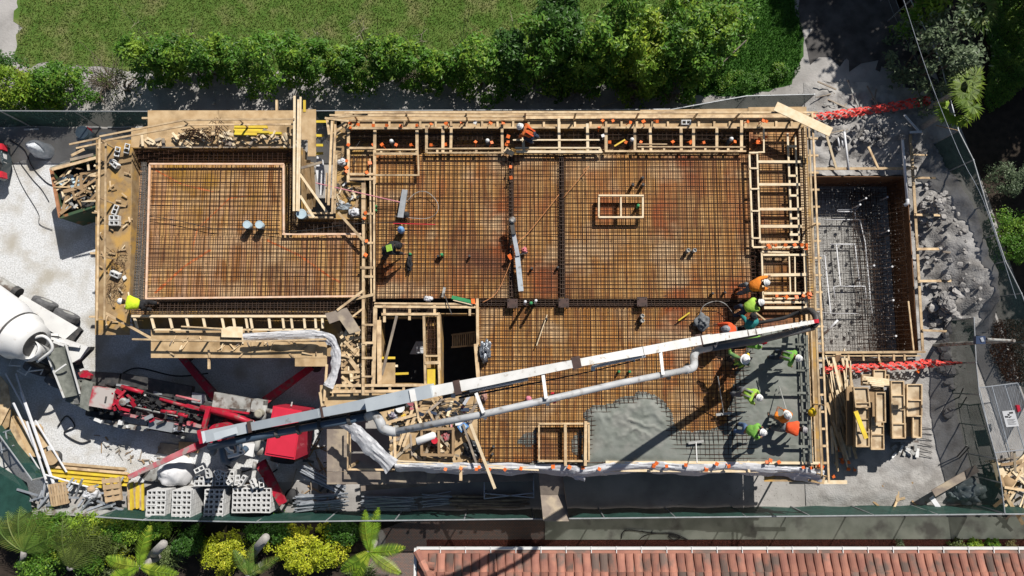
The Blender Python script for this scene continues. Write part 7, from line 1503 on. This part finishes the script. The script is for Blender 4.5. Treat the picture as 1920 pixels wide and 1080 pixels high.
wt = ('westmost of the taller part', 'dark one second from the west', 'broad one next to the dark one', 'dark one in the middle', 'tallest one in the middle', 'low one in front of the tallest', 'one east of the tallest', 'yellowish one', 'one right of the yellowish tree', 'low yellow-green one above the roots', 'one left of the bank', 'low one beside the leaning stem', 'eastmost by the grass bank', 'dark one at the top edge', 'one at the top edge, middle', 'one at the top edge, east', 'last one at the top edge')
for k, (x, y, zt, r, m_) in enumerate(tx): plant('hedge_tree', 'leafy hedge tree, %s' % wt[k], 'tree', x, y+8, zt*R(.9, 1.15), r*R(.85, 1.1), r*R(.95, 1.25), 58, 48, .105, m_, G2, csz=.34, stems=5, fill=.25)
plant('shrub', 'yellow-green shrub at the west edge above the green fence', 'shrub', 12, 160, 1.9, 1.2, 1.0, 70, 60, .075, lf_lime, csz=.3); plant('shrub', 'dark green shrub left of the bare thicket', 'shrub', 105, 150, 1.9, 1.2, .95, 80, 60, .075, lf_green, csz=.3); plant('shrub', 'bright fringe shrub between the two western ones', 'shrub', 62, 165, 1.6, 1.0, .8, 55, 60, .075, lf_lime, csz=.28); plant('shrub', 'small dark shrub at the far west corner of the lawn', 'shrub', 2, 118, 1.8, .5, .6, 24, 60, .075, lf_dark, csz=.28)
def twigs(label, x, y, n, r, h, mt_=bark, rad=.02):
    c = W(x, y, 0); t = thing('bare_thicket', label, 'thicket', c); q = MB()
    for k in range(n):
        a = R(0, 6.28); rr = r*R(.4, 1.2); b = c+Vector((R2(r*.3), R2(r*.3), 0)); m_ = b+Vector((math.cos(a)*rr*.5, math.sin(a)*rr*.5, h*R(.3, .7))); e = b+Vector((math.cos(a+R2(.5))*rr, math.sin(a+R2(.5))*rr, h*R(.4, 1.1))); q.tube([b, m_, e], [rad, rad*.7, rad*.3], 4)
        for j in range(2): q.tube([m_, m_+Vector((R2(.4), R2(.4), R(0, .3)))], [rad*.5, rad*.2], 4)
    q.build('stems', mt_, t); return t
pale_bark = mat('pale_bark', (.42, .36, .29), (.30, .25, .20), 6, .95, .3)
twigs('bare grey brown thicket in the gap of the hedge', 205, 155, 60, 1.1, 1.0, bark, .018); twigs('dry twigs under the middle of the hedge', 765, 148, 40, .9, .6, pale_bark, .015); twigs('exposed roots under the yellow-green trees', 1185, 168, 40, 1.0, .6, pale_bark, .035); twigs('bare roots at the east end of the hedge', 1250, 172, 40, 1.0, .7, pale_bark, .03); twigs('thin bare stems below the dark hedge trees', 995, 150, 16, 1.0, 1.6, pale_bark, .02)
plant('weed_clump', 'small weed clump on the sand right of the hedge twigs', 'weed', 812, 166, .5, .35, .3, 14, 40, .04, lf_green, csz=.14, trunk=False); plant('weed_clump', 'small weed clump on the sand, closest to the north walkway', 'weed', 906, 181, .4, .30, .22, 10, 40, .04, lf_green, csz=.14, trunk=False); plant('weed_clump', 'weed clump on the grass bank by the shade', 'weed', 1462, 133, .5, .5, .4, 20, 40, .05, lf_green, csz=.18, trunk=False); plant('sparse_shrub', 'sparse shrub growing over the bare thicket in the hedge gap', 'shrub', 215, 150, 1.4, .8, .7, 26, 26, .05, lf_olive, csz=.3); plant('weed_clump', 'low weeds along the eastern edge of the grass bank', 'weed', 1385, 150, .5, 1.5, .5, 40, 40, .05, lf_green, csz=.2, trunk=False)
tag(MB().tube([W(1342, 130, 2.2), W(1400, 75, 2.9)], .03, 6).build('leaning_stem', pale_bark), 'pale bare stem leaning over the grass bank', 'stem'); tag(MB().tube([W(1128, 200, .3), W(1205, 175, .5)], .03, 6).build('fallen_stick', pale_bark), 'pale stick lying from the fence to the hedge roots', 'stick')
for k, (x, y) in enumerate(((300, 100), (395, 110), (505, 115), (620, 112), (700, 105), (785, 112), (870, 115), (960, 110), (1040, 90), (1120, 90), (1180, 90), (1235, 100), (1290, 70), (1060, 130), (1330, 80))):
    twigs('bare twigs poking out of the hedge, %s from the west' % (wd[k]), x, y, 9, .8, 3.0+.12*k, pale_bark, .016)
# palms
def frond(mb, base, d, L, droop, lw, n=26, lift=.5, ll=.45):
    """a feather frond: rib with paired leaflets"""
    prev = base; side = Vector((-d.y, d.x, 0)).normalized(); rib = [base]
    for k in range(1, n+1):
        f = k/n; p = base+d*(L*f)+Vector((0, 0, lift*L*f-droop*L*f*f)); rib.append(p)
        w_ = ll*math.sin(math.pi*min(1, .12+f*.86))+.05
        for s_ in (-1, 1):
            e = p+side*(s_*w_)+d*(w_*.55)+Vector((0, 0, -w_*.35+R2(.03))); b = d*lw; i = len(mb.v); mb.v += [tuple(p-b*.5), tuple((p+e)/2-b*.6+Vector((0, 0, .03))), tuple(e), tuple((p+e)/2+b*.6+Vector((0, 0, .03))), tuple(p+b*.5)]; mb.f.append((i, i+1, i+2, i+3, i+4) if s_ < 0 else (i+4, i+3, i+2, i+1, i))
    mb.tube(rib, [.02]*(len(rib)-1)+[.004], 4)
def palm(label, x, y, z, L, angs, mt_, lw=.05, ll=.45, name='feather_palm', trunkpx=None, droop=.55, n=22, lift=.5):
    c = W(x, y, z); t = thing(name, label, 'palm', (c.x, c.y, 0))
    for a in angs:
        mb = MB(); r = math.radians(a); frond(mb, c, Vector((math.cos(r), math.sin(r), 0)), L*R(.85, 1.1), droop*R(.8, 1.2), lw, n, lift, ll); mb.build('frond', mt_, t)
    b = Vector((c.x, c.y, 0)) if trunkpx is None else W(*trunkpx, 0); MB().tube([b, b.lerp(c, .5)+Vector((.05, 0, 0)), c], [.17, .14, .12], 10).build('trunk', barkp, t, True); return t
def fan(label, x, y, z, fans, mt_, Lf=.75):
    c = W(x, y, z); t = thing('fan_palm', label, 'palm', (c.x, c.y, 0))
    for a, L in fans:
        mb = MB(); r = math.radians(a); d = Vector((math.cos(r), math.sin(r), 0)); e = c+d*L+Vector((0, 0, .2)); mb.tube([c-Vector((0, 0, .3)), e], .02, 4)
        for k in range(19):
            aa = r+math.radians(-100+k*200/18); v = Vector((math.cos(aa), math.sin(aa), R(-.35, -.1))); s_ = Vector((-v.y, v.x, 0)); l = Lf*(1-.25*abs(k-9)/9)*R(.85, 1.1); i = len(mb.v); mb.v += [tuple(e), tuple(e+v*l*.5+s_*.045+Vector((0, 0, .05))), tuple(e+v*l), tuple(e+v*l*.5-s_*.045+Vector((0, 0, .05)))]; mb.f.append((i, i+1, i+2, i+3))
        mb.build('frond', mt_, t)
    MB().tube([(c.x, c.y, 0), (c.x, c.y, z-.2)], [.14, .12], 8).build('trunk', barkp, t); return t
fan('yellow-green fan palm beside the wire fence in the northeast', 1805, 165, 3.2, [(75, .25), (20, .35), (-20, .3), (-60, .35), (-90, .6), (-120, .3), (150, .2), (45, .6), (-75, .9), (0, .1)], leafmat('leaf_fan', (.20, .28, .03), (.11, .19, .025)), .62); fan('fan palm behind the silver leaved tree at the top right', 1832, 20, 3.6, [(90, .3), (30, .3), (-30, .3), (-80, .4), (200, .3), (150, .4), (60, .7)], lf_palm, .7); fan('small fan palm right by the start of the east fence', 1785, 205, 2.6, [(-90, .4), (-140, .4), (180, .3), (-50, .5)], lf_lime, .55)
plant('silver_tree', 'pale silvery leaved tree over the wire fence in the northeast', 'tree', 1790, 80, 4.2, 1.6, 2.0, 95, 34, .11, lf_silver, csz=.45, stems=6, fill=.5); plant('broadleaf_shrub', 'broad leaved dark shrub at the very top right of the wire fence', 'shrub', 1745, 8, 3.0, .7, .7, 26, 30, .13, lf_green, csz=.4); plant('shrub', 'sparse pale shrub at the right edge of the deep shade', 'shrub', 1900, 330, 1.2, 1.0, .8, 60, 40, .05, lf_silver, csz=.25, trunk=False); plant('shrub', 'dense low green shrub beyond the east fence at mid height', 'shrub', 1912, 445, 1.3, 1.0, 1.3, 90, 60, .055, lf_green, csz=.28, trunk=False)
mb = MB()
PG = [(1848, -10), (1960, -10), (1960, 190), (1915, 160), (1880, 195), (1850, 215), (1835, 180), (1850, 110), (1835, 60)]
f = inpx(PG, 0)
for k in range(26000):
    q = f()
    if q is None: continue
    z = .35+.25*fbm(q[0]*.9, q[1]*.9, 3)+R2(.12); leaf(mb, Vector((q[0], q[1], z)), .05*R(.6, 1.3), Vector((R2(.6), R2(.6), 1)).normalized(), 1)
tag(mb.build('ground_cover', lf_green), kind='stuff')
mb = MB(); f = inpx([(1860, 600), (1960, 600), (1960, 720), (1880, 715), (1850, 660)], 0)
for k in range(5000):
    q = f()
    if q: leaf(mb, Vector((q[0], q[1], .1+R(0, .2))), .05*R(.6, 1.3), Vector((R2(.6), R2(.6), 1)).normalized(), 1)
tag(mb.build('dry_leaves', mat('dry_red_leaf', (.12, .05, .03), (.07, .04, .02), 1, .8, 0, isl=.4)), kind='stuff')
# tall shade trees standing north and east of the frame
for k, (x, y, zt, r, lb) in enumerate(((21.6, 20.5, 9, 3.5, 'first'), (18.6, 24.2, 8.5, 3.6, 'second'), (24.5, 17.8, 9, 3.2, 'third'), (27.5, 9.5, 7.5, 2.6, 'fourth'), (28.0, 13.5, 8, 2.8, 'fifth'))):
    plant('shade_tree', 'tall shade tree outside the northeast of the yard, the %s one' % lb, 'tree', 0, 0, zt, r, r, 230, 42, .20, lf_dark, 'shade trees northeast of the yard', z0=3.6, csz=.75, stems=6, fill=.6, at=(x, y, 0))
# garden at the southwest
palm('feather palm at the southwest corner with pale arching fronds', 45, 1035, 1.6, 2.0, (100, 62, 28, 140, 120, 80), lf_palm, .035, .5, trunkpx=(40, 1060)); palm('feather palm with brownish fronds left of the banana like plant', 130, 1065, 1.5, 2.2, (58, 75, 40, 100), lf_olive, .035, .5)
palm('broad green palm above the pale tree trunk in the garden', 262, 1062, 1.9, 1.5, (82, 170, -12, 205), lf_lime, .04, .28, droop=.6, n=30); palm('green palm right of the yellow shrub near the house corner', 693, 1035, 2.0, 1.5, (100, 82, 215, 240, -35, 5), lf_lime, .035, .26, droop=.7, n=30, trunkpx=(705, 1005)); palm('palm cut off at the bottom edge between the yellow shrubs', 465, 1078, 1.6, 1.3, (80, 120, 30), lf_palm, .04, .22, droop=.5)
GY = 'yellow shrubs in the garden'
plant('yellow_shrub', 'wide bright yellow shrub in the middle of the garden', 'shrub', 575, 1035, 1.6, 1.75, 1.0, 130, 60, .055, lf_yellow, GY, csz=.24, fill=.5); plant('yellow_shrub', 'bright yellow shrub left of the bottom palm', 'shrub', 415, 1042, 1.5, .95, .8, 70, 60, .055, lf_yellow, GY, csz=.24, fill=.5); plant('yellow_shrub', 'small yellow shrub under the broad green palm', 'shrub', 218, 1045, 1.1, .55, .4, 30, 60, .05, lf_yellow, GY, csz=.2)
for (x, y, rx, ry, m_, lb) in ((95, 985, 1.2, .7, lf_green, 'round green shrub at the fence, west end'), (155, 1000, 1.2, .7, lf_lime, 'light green shrub second from the west at the fence'), (230, 995, 1.2, .6, lf_green, 'green shrub below the pallets'), (205, 1020, 1.1, .6, lf_olive, 'olive shrub between the palms'), (60, 1005, .8, .6, lf_lime, 'yellowish shrub by the fallen screen'), (350, 1020, .6, .5, lf_dark, 'dark shrub in the shade right of the grass clump'), (500, 1000, 1.1, .5, lf_dark, 'dark shrub in the shade above the wide yellow shrub'), (640, 1000, .8, .5, lf_dark, 'dark shrub west of the green palm'), (110, 1030, 1.0, .7, lf_green, 'bushy shrub below the west palms'), (130, 1020, 1.1, .8, lf_lime, 'light shrub between the two west palms'), (70, 1060, 1.0, .8, lf_green, 'green shrub under the pale west palm'), (165, 1050, .9, .7, lf_green, 'green shrub right of the brownish palm'), (290, 990, .8, .5, lf_green, 'green shrub at the fence above the leaning trunk'), (185, 985, 1.0, .5, lf_lime, 'yellow-green shrub at the fence below the steel frames'), (30, 1000, .8, .6, lf_olive, 'olive shrub at the fallen screen corner')):
    plant('garden_shrub', lb, 'shrub', x, y, 1.3, rx, ry, 60, 60, .055, m_, 'green shrubs in the garden', csz=.25, trunk=False, fill=.5)
for (x, y, lb) in ((320, 1035, 'grassy clump in the middle of the garden'), (205, 1072, 'grassy clump at the bottom edge'), (680, 1075, 'pale grassy clump under the green palm'), (450, 1030, 'spiky clump between the yellow shrubs')):
    c = W(x, y, .2); mb = MB()
    for k in range(420): a = R(0, 6.28); l = R(.3, .75); d = Vector((math.cos(a), math.sin(a), 0)); s_ = Vector((-d.y, d.x, 0))*.014; b = c+Vector((R2(.3), R2(.25), 0)); mb.poly([b-s_, b+d*l*.5+Vector((0, 0, .35))-s_, b+d*l+Vector((0, 0, .1)), b+d*l*.5+Vector((0, 0, .35))+s_])
    tag(mb.build('grass_clump', leafmat('clump_%d' % x, (.14, .20, .06), (.20, .26, .10))), lb, 'grass clump')
for (a, b, lb) in (((282, 1045), (306, 1020), 'pale leaning palm trunk right of the broad green palm'), ((472, 1040), (498, 1008), 'pale leaning palm trunk between the two yellow shrubs')):
    tag(MB().tube([W(*a, .0), W((a[0]+b[0])/2, (a[1]+b[1])/2, 1.6), W(*b, 3.0)], [.2, .18, .16], 12).build('palm_trunk', barkp, smooth=True), lb, 'tree trunk')
blob('pale round boulder at the bottom of the garden', 195, 1075, 0, .3, .25, .5, barkp, 'boulder', 'boulder', .1, 71); blob('pale round stone beside the green palm', 714, 1012, 0, .22, .4, .4, barkp, 'boulder', 'boulder', .1, 72)
for k, x in enumerate((1800, 1830, 1868, 1898)): plant('mulch_plant', 'small leafy plant in the mulch strip beside the roof, %s from the west' % ('first', 'second', 'third', 'fourth')[k], 'plant', x, 1022, .5, .32, .2, 12, 40, .05, (lf_olive, lf_lime, lf_green, lf_dry)[k], csz=.14, trunk=False)
plant('mulch_plant', 'dusty plant in the middle of the mulch strip', 'plant', 1687, 1022, .4, .2, .2, 8, 30, .04, lf_silver, csz=.12, trunk=False); scatter('mulch_chips', 9000, inpx([(800, 1012), (1925, 1010), (1925, 1032), (800, 1032)], .02), .03, mat('mulch_chip', (.16, .05, .035), (.09, .035, .03), 1, .9, 0, isl=.4))
